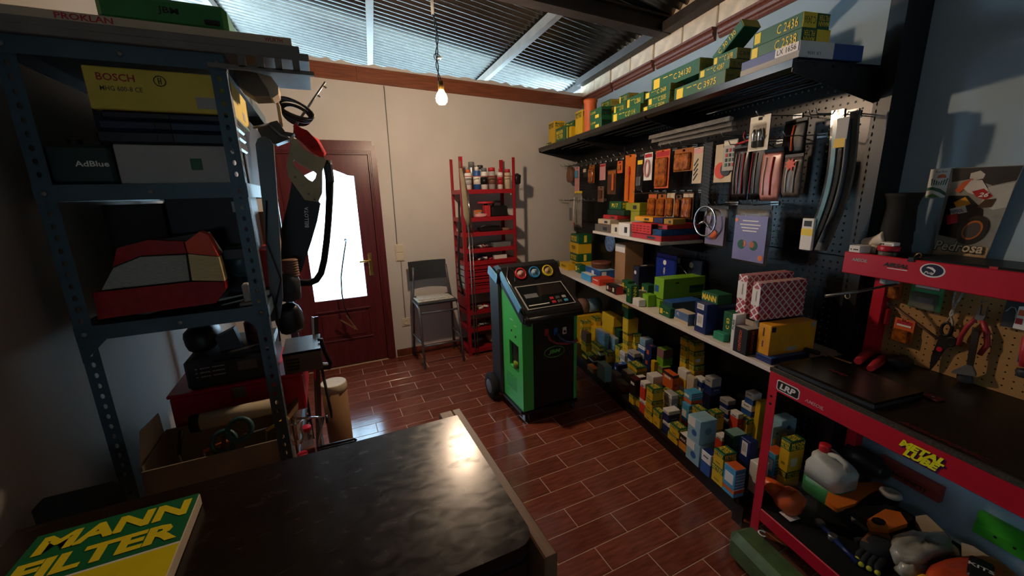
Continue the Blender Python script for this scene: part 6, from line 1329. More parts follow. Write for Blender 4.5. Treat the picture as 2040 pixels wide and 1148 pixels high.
bt.inputs['Color1'].default_value = hexc('#b01c2c'); bt.inputs['Color2'].default_value = hexc('#b8707a'); bt.inputs['Mortar'].default_value = hexc('#e6e2dd'); bt.inputs['Bias'].default_value = -.25
l.new(cb.outputs[0], bt.inputs['Vector']); l.new(bt.outputs['Color'], n['Principled BSDF'].inputs['Base Color']); n['Principled BSDF'].inputs['Roughness'].default_value = .45
def lattice(lab, x0, x1, y0, y1, z0, z1, lean):
    T = Thing('lattice_box', lab, 'box', ((x0+x1)/2, (y0+y1)/2, z0), 'G', 'red and white lattice boxes'); M = RY(lean)
    T.b().box(x0, x1, y0, y1, z0, z1, ch=.002, M=M).put('carton', M_lat); c_ = Vector(((x0+x1)/2, (y0+y1)/2, (z0+z1)/2))
    def pl(a0, a1, b0, b1, m, nm):
        b = T.b(); h = (x1-x0)/2; vs = [c_ + M @ Vector((-h-.001, yy, zz)) for yy, zz in ((a0, b0), (a1, b0), (a1, b1), (a0, b1))] + [c_ + M @ Vector((-h+.001, yy, zz)) for yy, zz in ((a0, b0), (a1, b0), (a1, b1), (a0, b1))]
        b.add(vs, [(3,2,1,0),(4,5,6,7),(0,1,5,4),(1,2,6,5),(2,3,7,6),(3,0,4,7)]); b.put(nm, m)
    pl(-(y1-y0)*.48, (y1-y0)*.48, -.02, (z1-z0)*.33, M_pwh, 'white_label'); pl(-(y1-y0)*.15, (y1-y0)*.0, 0, (z1-z0)*.28, M_grc, 'text_print')
    return T
lattice('front red and white lattice box standing on the orange-yellow carton shelf', -.535, -.27, -3.03, -2.985, 1.004, 1.18, .0)
lattice('rear red and white lattice box, taller, behind the other lattice box', -.515, -.24, -2.935, -2.88, 1.005, 1.195, .0)
G1('carton', 'dark carton under the rear lattice box on the white shelf', 'box', -.43, -.20, -2.95, -2.915, .8345, 1.0045, M_dkc).b().box(-.4312, -.43, -2.945, -2.92, .88, .97).put('label_sticker', M_grc)
T = G1('white_slab', 'white upright slab leaning by the black belt cartons', 'box', -.565, -.505, -2.94, -2.918, .8345, 1.01, M_pwh, ch=.002); text(T, 'PURE', M_dgrey, (-.5655, -2.929, .96), Z, Y, w=.05, h=.012)
# navy pouch and hex print
T = Thing('navy_pouch', 'shiny navy pouch standing behind the lime green carton', 'pouch', (-.25, -1.96, .975), 'G')
b = T.b(); b.box(-.262, -.236, -2.075, -1.85, .836, 1.125, ch=.012); b.box(-.252, -.246, -2.078, -1.848, 1.12, 1.15, ch=.002); b.put('pouch', mat('navy_gloss', '#16308a', .25, var=.2)); T.b().lathe([(.02, 0), (.019, .001)], (-.2625, -1.96, 1.09), axis=(-1, 0, 0), n=6).put('emblem_print', M_pwh); text(T, 'UREA', M_pwh, (-.263, -1.96, 1.03), Z, Y, w=.05, h=.018)
T = Thing('navy_panel_pack', 'dark navy pack with a pale hexagon leaning on the panel', 'pack', (-.16, -2.1, .836), 'G'); T.b().box(-.165, -.14, -2.22, -1.92, .8355, 1.13, ch=.004).put('pack', mat('dark_navy', '#141c34', .5)); T.b().lathe([(.022, 0), (.021, .001)], (-.1655, -2.12, 1.09), axis=(-1, 0, 0), n=6).put('emblem_print', M_grc); T.b().box(-.1665, -.165, -2.0, -1.945, 1.08, 1.12).put('label_sticker', M_grc)
T = Thing('wire_handle', 'thin bent wire handle in front of the dark navy pack', 'wire', (-.2, -2.1, .99), 'G'); T.b().tube([(-.19, -1.95, 1.035), (-.19, -2.03, 1.075), (-.19, -2.16, 1.0), (-.19, -2.18, .84)], .003, n=6).put('wire', M_zinc)
T = Thing('round_tin', 'round brown flat tin on the blue carton of the white shelf', 'tin', (-.33, -1.06, .912), 'G'); T.b().lathe([(.085, 0), (.09, .006), (.09, .035), (.095, .037), (.095, .052), (.09, .055), (0, .056)], (-.31, -1.09, .912), n=24).put('tin', mat('reddish_tin', '#7a4434', .4))
T = Thing('clear_wrap', 'crumpled clear wrap on the black carton with red end', 'wrap', (-.5, -1.7, .896), 'G'); T.b().lump((-.505, -1.715, .915), (.03, .05, .018), seed=31, amp=.3).put('film', M_clear)
T = Thing('round_filter', 'round pinkish brown filter among the far deck cartons', 'filter', (-.44, -1.0, .33), 'G'); T.b().lathe([(.04, -.06), (.075, -.058), (.078, 0), (.06, .05), (0, .055)], (-.40, -.84, .482), axis=(-1, -.2, .1), n=20).put('body', mat('pinkish_brown', '#8a6a5a', .6)); T.b().lathe([(.07, 0), (.07, .14)], (-.33, -.84, .475), axis=(1, .1, .0), n=18).put('sleeve', mat('grey_blue', '#7f9fae', .55))
G1('carton', 'large carton carrying the round filter at the far deck end', 'box', -.50, -.20, -.93, -.68, .1205, .40, M_yel)
# small upper white shelf
for a in (
('filter_box', 'green filter carton with yellow lettering on the small white shelf', 'box', -.30, -.16, -1.388, -1.19, 1.448, 1.515, M_grn),
('filter_box', 'dark green carton under the lettered green filter carton', 'box', -.32, -.16, -1.468, -1.195, 1.404, 1.447, mat('dark_green', '#16402f', .5)),
('red_case', 'flat red case under the green cartons on the small shelf', 'case', -.36, -.16, -1.438, -1.195, 1.372, 1.403, M_redc),
('paper_stack', 'pale stack of cards under the flat red case', 'cards', -.41, -.16, -1.41, -1.20, 1.330, 1.371, M_lcard),
('film_pack', 'see-through flat pack at the bottom of the small shelf pile', 'pack', -.44, -.16, -1.475, -1.20, 1.2685, 1.329, M_clearb),
('plug_pack', 'crumpled cream packet on the small white shelf', 'pack', -.44, -.30, -1.605, -1.485, 1.2685, 1.345, M_cream),
('white_pack', 'white and blue printed pack at the front of the small shelf', 'pack', -.45, -.32, -1.78, -1.62, 1.2685, 1.365, M_pwh),
('yellow_carton', 'dull yellow-green carton balanced above the small shelf pile', 'box', -.26, -.15, -1.60, -1.395, 1.440, 1.505, mat('yellow_green', '#9a9a2c', .5)),
('yellow_carton', 'smaller yellow-green carton under the balanced yellow-green one', 'box', -.26, -.16, -1.60, -1.475, 1.2685, 1.439, mat('yellow_green', '#9a9a2c', .5)),
('flat_case', 'flat dark red case at the bottom right of the small shelf', 'case', -.44, -.14, -2.15, -1.80, 1.2685, 1.305, M_redc),
('blue_fleece', 'blue fluffy cloth pack between two red cases on the shelf', 'cloth', -.44, -.14, -2.15, -1.79, 1.3055, 1.345, mat('blue_fleece', '#1f4a7a', .95, var=.4, sc=60, bump=.8)),
('red_mat', 'flat dark red case on the blue fluffy cloth pack', 'case', -.40, -.14, -2.15, -1.90, 1.3455, 1.375, M_redc),
('orange_box', 'narrow orange-yellow carton on the red flat case pile', 'box', -.36, -.26, -1.93, -1.70, 1.379, 1.415, mat('amber_yellow', '#e09a1a', .5)),
('blue_box', 'narrow blue carton between two yellow ones on the pile', 'box', -.36, -.26, -2.045, -1.94, 1.376, 1.413, M_navy),
('tan_box', 'narrow tan carton at the near end of the small shelf pile', 'box', -.36, -.26, -2.15, -2.055, 1.376, 1.412, mat('tan_card', '#a8842e', .5)),
('blue_packet', 'blue and white packet lying behind the white pack', 'pack', -.31, -.16, -1.74, -1.615, 1.2685, 1.40, M_pale)):
    T = G1(*a); x0, x1, y0, y1, z0, z1 = a[3:9]
    if 'lettered' in a[1] and 'dark' not in a[1] or 'yellow lettering' in a[1]: text(T, 'MANN\nFILTER', M_ywh, ((x0+x1)/2, y0-.001, (z0+z1)/2), *NR, w=.11, h=.05); text(T, 'PU 7', M_ywh, (x0-.001, (y0+y1)/2, (z0+z1)/2), *FR, w=.10, h=.035)
    else: T.b().box(x0-.001, x0+.001, y0+(y1-y0)*.2, y0+(y1-y0)*.45, z0+(z1-z0)*.25, z0+(z1-z0)*.7).put('print', M_dgrey if a[9] not in (M_dkc,) else M_pwh)
T = Thing('red_mat', 'bright red perforated mat hanging over the pile on the small shelf', 'mat', (-.44, -1.93, 1.345), 'G'); b = T.b(); b.box(-.452, -.446, -2.05, -1.81, 1.31, 1.378); b.box(-.45, -.401, -2.05, -1.81, 1.3755, 1.3785); b.put('mat', mat('bright_red', '#d0302a', .5)); b = T.b(); [b.box(-.4535, -.452, -2.03+.045*i, -2.005+.045*i, 1.322+.017*j, 1.327+.017*j) for i in range(5) for j in range(3)]; b.put('slot', mat('dark_red_slot', '#5a1010', .6))
# ================================================================ RED WORKBENCH
BY0, BY1 = -4.95, -3.195
T = Thing('workbench', 'red metal workbench with dark top and perforated tool board', 'bench', (-.32, -4.05, 0), 'G'); BEN = T
def leg(x, y, z1, name='leg'):
    b = T.b(); b.box(x, x+.003, y, y+.042, 0, z1); b.box(x, x+.042, y+.039, y+.042, 0, z1); b.put(name, M_red)
leg(-.615, BY1-.042, .848); leg(-.615, BY0, .848)
for y_ in (BY1-.042, BY0):
    b = T.b(); b.box(-.10, -.055, y_, y_+.042, 0, 1.31); b.put('rear_post', M_red)
b = T.b()
for z_ in (.70, .735): b.lathe([(.006, 0), (.006, .001)], (-.6155, BY1-.02, z_), axis=(-1, 0, 0), n=8)
b.put('slot', M_black)
T.b().box(-.612, -.02, BY0, BY1, .846, .862, ch=.002).put('bench_top', mat('bench_top_black', '#100f0f', .42, var=.4, sc=40)); T.b().box(-.6185, -.6125, BY0, BY1, .846, .861).put('top_edge', mat('speckled_edge', '#3a352c', .8, var=.5, sc=120))
T.b().box(-.617, -.605, BY0+.0, BY1, .768, .846, ch=.003).put('front_beam', M_red)
T.b().box(-.612, -.03, BY0, BY1-.0425, .182, .194).put('lower_shelf', mat('shelf_black', '#121212', .6)); T.b().box(-.617, -.605, BY0, BY1-.0425, .128, .192, ch=.003).put('lower_beam', M_red)
b = T.b(); P_ = .0255; nu, nw = 66, 14; holed(b, (-.054, BY0+.045, .878), Y, Z, nu, nw, P_, .003); b.box(-.054, -.048, BY1-.03, BY1-.0425, .863, 1.26); b.box(-.0535, -.048, BY0+.04, BY1-.03, .863, .878); b.put('perforated_board', mat('tan_hardboard', '#a8814f', .75, var=.08, sc=5)); T.b().box(-.050, -.044, BY0+.04, BY1-.03, .87, 1.25).put('board_backing', mat('dark_backing', '#2a2018', .9))
T.b().box(-.262, -.25, BY0, BY1+.03, 1.236, 1.326, ch=.003).put('upper_beam', M_red); T.b().box(-.25, -.02, BY0, BY1+.03, 1.306, 1.318).put('upper_shelf', M_blackm); T.b().box(-.25, -.03, BY1-.012, BY1+.0, 1.236, 1.306).put('end_beam', M_red)
# stickers on the beams
fx = -.2625; M_stk = M_pwh
text(T, 'AMSOIL', M_grc, (fx, -3.228, 1.298), *FR, w=.06, h=.014, shear=.3); text(T, 'AIRSAL', M_ink, (fx, -3.355, 1.296), *FR, w=.085, h=.016, shear=.3, bold=.05); T.b().box(fx-.0005, fx, -3.395, -3.33, 1.281, 1.284).put('sticker_line', M_pwh)
q = T.b().lathe([(1, 0), (1, .0006)], (0, 0, 0), axis=(0, 0, 1), n=28); q.v = [Vector((fx-.0003-v.z-T.base.x*0, 0, 0)) if 0 else v for v in q.v]
def ellipse(xp, y_, z_, ry, rz, m, nm, th=.0008, par=None): return T.b().prism([(y_+ry*math.cos(a*math.pi/14), z_+rz*math.sin(a*math.pi/14)) for a in range(28)], (xp, 0, 0), Y, Z, (-th, 0, 0)).put(nm, m, par)
ellipse(fx, -3.468, 1.296, .036, .025, M_pwh, 'oval_sticker'); ellipse(fx-.0008, -3.468, 1.297, .031, .021, mat('sticker_navy', '#121a38', .4), 'oval_print'); T.b().prism([(-3.45, 1.303), (-3.455, 1.308), (-3.468, 1.307), (-3.478, 1.298), (-3.476, 1.289), (-3.470, 1.297), (-3.46, 1.302)], (fx-.0016, 0, 0), Y, Z, (-.0006, 0, 0)).put('swoosh_print', M_pwh); text(T, 'Puig', M_pwh, (fx-.0025, -3.462, 1.286), *FR, w=.03, h=.011, shear=.3)
bx = -.6175
T.b().prism([(-3.235, .818), (-3.24, .824), (-3.325, .824), (-3.335, .815), (-3.335, .785), (-3.328, .778), (-3.242, .778), (-3.235, .785)], (bx, 0, 0), Y, Z, (-.0008, 0, 0)).put('logo_sticker', M_pwh); T.b().prism([(-3.239, .815), (-3.243, .820), (-3.323, .820), (-3.331, .812), (-3.331, .788), (-3.326, .782), (-3.245, .782), (-3.239, .787)], (bx-.0008, 0, 0), Y, Z, (-.0006, 0, 0)).put('logo_ground', M_ink); text(T, 'LRP', M_pwh, (bx-.0018, -3.285, .801), *FR, w=.07, h=.026, bold=.04, shear=.2)
text(T, 'AMSOIL', M_pink, (bx-.0005, -3.395, .795), *FR, w=.075, h=.014, shear=.3)
M_mul = mat('fluor_yellow', '#f2ee20', .4, var=.02); M_shd = mat('sticker_purple', '#2a1a5a', .4)
text(T, 'METAL\nLUBE', M_shd, (bx-.0005, -3.727, .797), *FR, w=.115, h=.052, bold=.06, shear=.3); text(T, 'METAL\nLUBE', M_mul, (bx-.0015, -3.724, .801), *FR, w=.112, h=.05, bold=.06, shear=.3)
text(T, 'AKRAPOVIC', mat('dark_red_print', '#5a1016', .5), (-.588, -3.745, .8625), -Y, X, w=.21, h=.02, bold=.04, shear=.2)
# ---- on the upper shelf
def GT(name, label, cat, base): return Thing(name, label, cat, base, 'G')
UZ = 1.3185
T = GT('small_box', 'small white carton at the left end of the red upper shelf', 'box', (-.22, -3.195, UZ)); T.b().box(-.245, -.185, -3.212, -3.168, UZ, UZ+.034, ch=.002).put('carton', M_pwh); text(T, '- ---', M_ink, (-.2455, -3.19, UZ+.018), *FR, w=.03, h=.005)
T = GT('cream_fitting', 'cream plastic pipe elbow on the red upper shelf', 'fitting', (-.16, -3.20, UZ)); T.b().lathe([(.026, -.05), (.03, -.045), (.027, -.03), (.024, 0), (.027, .03), (.031, .04), (.031, .05), (.024, .05)], (-.16, -3.215, UZ+.05), axis=(-.2, -.75, .35), n=18).put('sleeve', M_cream); T.b().lathe([(.02, 0), (.02, .034)], (-.16, -3.215, UZ), n=14).put('foot', M_cream)
T = GT('screw_jar', 'clear jar with red lid holding a small white box', 'jar', (-.2, -3.288, UZ)); T.b().lathe([(.028, 0), (.03, .004), (.03, .022)], (-.205, -3.288, UZ), n=20).put('jar', M_clearb); T.b().lathe([(.033, .022), (.034, .025), (.034, .04), (.03, .042), (0, .042)], (-.205, -3.288, UZ), n=20).put('lid', M_red)
T = GT('blade_box', 'flat white box on the red jar lid', 'box', (-.2, -3.288, UZ+.0425)); T.b().box(-.225, -.19, -3.315, -3.268, UZ+.0425, UZ+.056, ch=.002).put('carton', M_pwh); text(T, 'M ----', M_ink, (-.2255, -3.29, UZ+.049), *FR, w=.04, h=.006)
T = GT('rubber_bellows', 'tall black rubber bellows on the red upper shelf', 'bellows', (-.14, -3.265, UZ)); T.b().lathe([(.050, 0), (.054, .01), (.050, .04), (.053, .05), (.049, .09), (.052, .10), (.048, .15), (.046, .19), (.050, .215), (.057, .232), (.060, .245), (.056, .245), (.045, .22), (0, .2)], (-.14, -3.265, UZ), n=24).put('bellows', mat('soft_black', '#16140f', .8))
T = GT('binder_clip', 'black clip with wire loop on the front of the red upper beam', 'clip', (-.258, -3.40, UZ)); T.b().prism([(0, 0), (.022, 0), (.018, .016), (.004, .016)], (-.266, -3.412, 1.318), Y, Z, (.02, 0, 0)).put('jaw', M_black); T.b().tube([(-.258, -3.405, 1.334), (-.258, -3.412, 1.348), (-.258, -3.420, 1.352), (-.258, -3.426, 1.345), (-.258, -3.422, 1.334)], .002, n=5).put('loop', M_brass)
T = GT('black_tray', 'dark flat case lying on the upper shelf under the race poster', 'case', (-.2, -3.6, UZ)); T.b().box(-.245, -.06, -3.80, -3.40, UZ, UZ+.014, ch=.005).put('case', M_black); T.b().box(-.246, -.244, -3.62, -3.60, UZ+.006, UZ+.014).put('red_tag', M_redc)
# ---- posters leaning on the wall
def poster_patch(T, x_, poly, m, nm='print', k=1):
    return T.b().prism(poly, (x_ - .0006*k, 0, 0), Y, Z, (-.0005, 0, 0)).put(nm, m)
T = GT('race_poster', 'laminated motorbike race poster leaning on the blue wall', 'poster', (-.03, -3.42, UZ))
T.b().prism([(-3.332, 1.322), (-3.335, 1.652), (-3.523, 1.650), (-3.487, 1.322)], (-.028, 0, 0), Y, Z, (-.003, 0, 0)).put('sheet', mat('poster_ground', '#8d8a80', .2, var=.3, sc=12)); px_ = -.031
def pm(n_, c_): return mat('poster_'+n_, c_, .2, var=.12, sc=18)
pp = [
 ([(-3.34, 1.65), (-3.522, 1.648), (-3.515, 1.60), (-3.46, 1.585), (-3.40, 1.61), (-3.345, 1.60)], pm('dark', '#35322d')), ([(-3.45, 1.58), (-3.515, 1.595), (-3.508, 1.51), (-3.475, 1.50), (-3.44, 1.52)], pm('pale', '#b5b0a2')),
 ([(-3.335, 1.36), (-3.49, 1.365), (-3.487, 1.323), (-3.333, 1.323)], pm('sand', '#b59a78')), ([(-3.34, 1.40), (-3.42, 1.385), (-3.46, 1.43), (-3.45, 1.50), (-3.40, 1.55), (-3.345, 1.55)], pm('bike_black', '#15171c')),
 ([(-3.395, 1.63), (-3.42, 1.638), (-3.435, 1.625), (-3.432, 1.61), (-3.41, 1.605), (-3.395, 1.612)], pm('helmet', '#c8c2b8')), ([(-3.36, 1.57), (-3.38, 1.60), (-3.405, 1.612), (-3.40, 1.59), (-3.375, 1.56)], pm('suit_orange', '#c8582a')),
 ([(-3.40, 1.605), (-3.43, 1.605), (-3.455, 1.565), (-3.43, 1.55), (-3.40, 1.56), (-3.385, 1.575)], pm('suit_white', '#d2ccc4')), ([(-3.41, 1.565), (-3.44, 1.575), (-3.468, 1.548), (-3.45, 1.535), (-3.425, 1.545)], pm('suit_red', '#b02a2a')),
 ([(-3.365, 1.525), (-3.395, 1.545), (-3.415, 1.52), (-3.38, 1.50)], pm('fair_orange', '#dc9a24')), ([(-3.358, 1.50), (-3.40, 1.515), (-3.41, 1.49), (-3.365, 1.475)], pm('fair_white', '#dcd6ca')), ([(-3.352, 1.475), (-3.385, 1.485), (-3.39, 1.45), (-3.36, 1.44)], pm('fair_red', '#b52230')),
 ([(-3.43, 1.505), (-3.47, 1.51), (-3.478, 1.54), (-3.45, 1.535)], pm('seat_brown', '#4a3424'))]
for k, (pl_, m_) in enumerate(pp): poster_patch(T, px_, pl_, m_, 'picture_patch', 1+k*.4)
for r_, m_, k in ((.054, pm('tyre', '#2c2723'), 6), (.036, pm('rim_orange', '#b5642e'), 7), (.029, pm('hub_dark', '#4a4440'), 8)):
    poster_patch(T, px_, [(-3.435 + r_*.75*math.cos(a*.3142) - .2*r_*math.sin(a*.3142), 1.425 + r_*math.sin(a*.3142)) for a in range(20)], m_, 'wheel_print', k)
text(T, 'Pedrosa', M_ink, (px_-.006, -3.408, 1.360), *FR, w=.145, h=.042, bold=.07, shear=.2); text(T, 'Pedrosa', M_lcard, (px_-.007, -3.408, 1.361), *FR, w=.14, h=.037, bold=.02, shear=.2); text(T, 'REPSOL', M_navy, (px_-.0065, -3.382, 1.493), Vector((0, -1, .25)), Vector((0, .25, 1)), w=.038, h=.012); text(T, '26', M_pwh, (px_-.0065, -3.445, 1.553), *FR, w=.028, h=.016, shear=.3)
T = GT('club_card', 'white card with green waves and orange crown print', 'poster', (-.026, -3.30, 1.545)); T.b().prism([(-3.262, 1.542), (-3.262, 1.652), (-3.336, 1.655), (-3.33, 1.542)], (-.010, 0, 0), Y, Z, (-.003, 0, 0)).put('card', M_pwh); qx = -.0135
for pl_, m_ in (([(-3.262, 1.568), (-3.28, 1.572), (-3.305, 1.562), (-3.331, 1.545), (-3.331, 1.556), (-3.305, 1.576), (-3.28, 1.583), (-3.262, 1.58)], M_grn), ([(-3.262, 1.546), (-3.285, 1.558), (-3.31, 1.543), (-3.262, 1.543)], mat('wave_green', '#4f8a3a', .5))): poster_patch(T, qx, pl_, m_, 'wave_print')
for k in range(7): poster_patch(T, qx, [(-3.272-.008*k, 1.615-.004*(3-abs(3-k))), (-3.276-.008*k, 1.615-.004*(3-abs(3-k))), (-3.277-.007*k, 1.59), (-3.274-.007*k, 1.59)], M_grn, 'stripe_print')
poster_patch(T, qx, [(-3.288, 1.617), (-3.292, 1.628), (-3.303, 1.632), (-3.314, 1.628), (-3.317, 1.617)], M_org, 'crown_print'); text(T, 'Real Betis', M_ink, (qx-.001, -3.30, 1.641), *FR, w=.035, h=.007, bold=.0)
# ---- hanging on the tan board
HX = -.075
def hk(x, y, z, T): T.b().tube([(-.055, y, z), (x-.012, y, z-.002), (x-.016, y, z+.008)], .002, n=5).put('hook', M_zinc)
def fuse(lab, y_, z_, w_, h_, body, hd, nm='fuse_pack'):
    T = GT(nm, lab, 'pack', (HX, y_, z_-h_/2)); T.b().box(HX, HX+.002, y_-w_/2, y_+w_/2, z_-h_/2, z_+h_/2).put('card', hd); T.b().box(HX-.016, HX, y_-w_*.42, y_+w_*.42, z_-h_*.48, z_+h_*.05, ch=.004).put('blister', body)
    T.b().box(HX-.001, HX, y_-w_*.38, y_+w_*.38, z_+h_*.16, z_+h_*.42).put('label_print', M_redc); T.b().box(HX-.0015, HX-.001, y_-w_*.36, y_+w_*.36, z_+h_*.18, z_+h_*.26).put('white_print', M_pwh); hk(HX, y_, z_+h_/2-.004, T); return T
fuse('small orange pack hanging top left on the tan tool board', -3.25, 1.172, .062, .098, M_amber, M_org)
T = fuse('green topped pack of small parts on the tan tool board', -3.365, 1.168, .105, .125, M_clearb, mat('pack_green', '#3a9a5a', .5), 'parts_pack'); T.b().box(HX-.013, HX-.003, -3.395, -3.345, 1.13, 1.155, ch=.002).put('contents', M_zinc)
fuse('orange pack with a clear film hanging lower left on the tan board', -3.315, .998, .07, .10, M_amber, M_org)
T = GT('pocket_knife', 'red folding knife hanging on the tan tool board', 'knife', (HX, -3.252, 1.0)); T.b().box(HX-.012, HX+.004, -3.263, -3.241, 1.004, 1.078, ch=.006).put('scales', mat('knife_red', '#8e1a20', .25)); T.b().tube([(HX, -3.252, 1.078), (HX, -3.250, 1.096)], .003, n=6).put('ring', M_chrome); hk(HX, -3.250, 1.098, T)
T = GT('shadow_line_rod', 'thin brown rod shadow-line strip crossing the tan board', 'rod', (-.07, -3.325, 1.05)); T.b().tube([(-.065, -3.227, 1.108), (-.065, -3.423, .999)], .004, n=6).put('rod', M_brn); T.root['label'] = 'thin brown rod as a shadow line slanting across the tan tool board'  # brown rod draws a shadow line across the board
T = GT('kitchen_shears', 'black shears hanging point down from a loop of rope', 'shears', (HX, -3.45, .865))
T.b().tube([(HX, -3.452, 1.208), (HX, -3.474, 1.206), (HX, -3.458, 1.15), (HX, -3.449, 1.11), (HX, -3.462, 1.08), (HX, -3.462, 1.06)], .004, n=6).tube([(HX, -3.449, 1.208), (HX, -3.449, 1.16), (HX, -3.458, 1.115), (HX, -3.442, 1.07)], .004, n=6).put('rope_loop', mat('grey_rope', '#a9a9a4', .7, var=.4, sc=90))
T.b().tube([(HX, -3.449+.016*math.cos(a*.5236), 1.048+.026*math.sin(a*.5236)) for a in range(12)], .0055, closed=True, n=8).put('handle', M_black); T.b().tube([(HX, -3.468+.012*math.cos(a*.5236)-.003, 1.005+.016*math.sin(a*.5236)) for a in range(12)], .005, closed=True, n=8).put('handle', M_black)
T.b().prism([(-3.435, 1.02), (-3.455, 1.03), (-3.487, 1.005), (-3.458, .97), (-3.441, .90), (-3.428, .865), (-3.424, .93)], (HX-.004, 0, 0), Y, Z, (.006, 0, 0)).put('blade', M_blackm); T.b().lathe([(.010, 0), (.009, .003)], (HX-.004, -3.444, .965), axis=(-1, 0, 0), n=12).put('pivot', M_red); hk(HX, -3.452, 1.215, T)
T = GT('pliers', 'long nose pliers with red handles on the tan board', 'pliers', (HX, -3.53, .99))
T.b().tube([(HX, -3.520, 1.112), (HX, -3.505, 1.08), (HX, -3.493, 1.035), (HX, -3.492, .998)], [.007, .008, .008, .007], n=8).put('handle', mat('grip_red', '#a8323a', .4)); T.b().tube([(HX, -3.538, 1.112), (HX, -3.556, 1.075), (HX, -3.566, 1.03), (HX, -3.553, .985)], [.007, .009, .009, .008], n=8).put('handle', mat('grip_red', '#a8323a', .4))
T.b().prism([(-3.518, 1.11), (-3.54, 1.11), (-3.545, 1.125), (-3.544, 1.166), (-3.540, 1.13), (-3.530, 1.13), (-3.527, 1.168), (-3.520, 1.125)], (HX-.004, 0, 0), Y, Z, (.008, 0, 0)).put('jaws', M_zinc); hk(HX, -3.53, 1.18, T)
T = GT('scraper', 'wide bladed grey scraper hanging over the red pliers', 'scraper', (HX-.02, -3.54, .895)); T.b().prism([(-3.527, 1.085), (-3.548, 1.078), (-3.553, .942), (-3.536, .942)], (HX-.022, 0, 0), Y, Z, (.006, 0, 0)).put('handle', M_galv); T.b().prism([(-3.536, .942), (-3.553, .942), (-3.566, .918), (-3.566, .908), (-3.502, .893), (-3.502, .902)], (HX-.024, 0, 0), Y, Z, (.008, 0, 0)).put('blade', M_zinc); T.b().lump((HX-.005, -3.532, .885), (.012, .022, .022), seed=41).put('grip', M_dgrey); hk(HX-.02, -3.537, 1.08, T)
T = GT('bulb_card', 'grey card pack with white and red print at the right of the board', 'pack', (HX, -3.62, 1.105)); T.b().prism([(-3.585, 1.21), (-3.63, 1.21), (-3.65, 1.11), (-3.583, 1.105)], (HX, 0, 0), Y, Z, (.003, 0, 0)).put('card', M_dgrey); T.b().prism([(-3.617, 1.185), (-3.637, 1.19), (-3.65, 1.108), (-3.615, 1.108)], (HX-.0015, 0, 0), Y, Z, (.001, 0, 0)).put('label_print', M_pwh); T.b().box(HX-.0025, HX-.0015, -3.634, -3.618, 1.125, 1.145).put('red_print', M_redc); T.b().box(HX-.0025, HX-.0015, -3.637, -3.62, 1.155, 1.175).put('orange_print', M_org); T.b().tube([(HX-.003, -3.59+.0*a, 1.16) for a in (0,)] + [(HX-.003, -3.605+.012*math.cos(a), 1.155+.025*math.sin(a)) for a in (0.5, 1.2, 2, 2.8, 3.6)], .0015, n=5).put('wire', M_grc); hk(HX, -3.605, 1.205, T)
T = GT('red_gripper', 'red and chrome fob hanging above the grey card pack', 'fob', (HX-.01, -3.618, 1.205)); T.b().lump((HX-.014, -3.618, 1.222), (.010, .012, .016), seed=44).put('body', M_red); T.b().ball((HX-.014, -3.617, 1.243), .007).put('knob', M_chrome)
T = GT('glove_tool', 'blue and red handled tool at the right edge of the tan board', 'tool', (HX, -3.672, .96)); T.b().tube([(HX-.01, -3.655, 1.09), (HX-.01, -3.664, 1.04), (HX-.01, -3.67, .99)], [.010, .016, .014], n=10).put('grip', M_redc); T.b().tube([(HX-.008, -3.65, 1.085), (HX-.008, -3.655, 1.0)], .006, n=8).put('side_grip', M_blue); T.b().lump((HX-.008, -3.672, .965), (.014, .02, .016), seed=45).put('head', M_dgrey)
T = GT('torque_bar', 'slim silver bar with a ring sticking out left of the red bench', 'bar', (-.3, -3.2, 1.14)); T.b().tube([(-.35, -3.178, 1.14), (-.25, -3.235, 1.165), (-.06, -3.26, 1.19)], [.007, .006, .006], n=8).put('bar', M_zinc); T.b().tube([(-.28, -3.218+.010*math.cos(a*.7), 1.145+.012*math.sin(a*.7)) for a in range(9)], .002, closed=True, n=5).put('ring', M_cream); T.b().box(-.14, -.056, -3.262, -3.235, 1.19, 1.232, ch=.004).put('bracket', M_grc)
# ---- on the bench top
BZ = .8625
T = GT('laptop', 'closed black laptop with a red logo on the bench top', 'laptop', (-.52, -3.40, BZ)); lp = [(-.600, -3.215), (-.36, -3.215), (-.345, -3.56), (-.585, -3.565)]
T.b().prism(lp, (0, 0, BZ), X, Y, (0, 0, .012)).put('base', M_dgrey); T.b().prism([(a*.998, c) for a, c in lp], (0, 0, BZ+.0135), X, Y, (0, 0, .009)).put('lid', mat('laptop_lid', '#15130f', .22, var=.2)); text(T, 'AMD', mat('dark_red_print', '#5a1016', .5), (-.47, -3.36, BZ+.0232), -Y, X, w=.07, h=.02, bold=.05)
for k in range(3): T.b().box(-.42+.025*k, -.405+.025*k, -3.5655, -3.5635, BZ+.003, BZ+.008).put('port', M_ink)
T = GT('cutting_snips', 'red and black handled tool lying at the back of the bench', 'tool', (-.2, -3.3, BZ)); T.b().tube([(-.12, -3.245, BZ+.02), (-.20, -3.27, BZ+.022), (-.28, -3.30, BZ+.02)], [.014, .018, .014], n=10).put('handle', M_redc); T.b().tube([(-.15, -3.31, BZ+.018), (-.25, -3.345, BZ+.02), (-.30, -3.36, BZ+.016)], [.018, .016, .012], n=10).put('handle', M_redc); T.b().lump((-.13, -3.35, BZ+.022), (.05, .035, .022), seed=51).put('head', M_black)
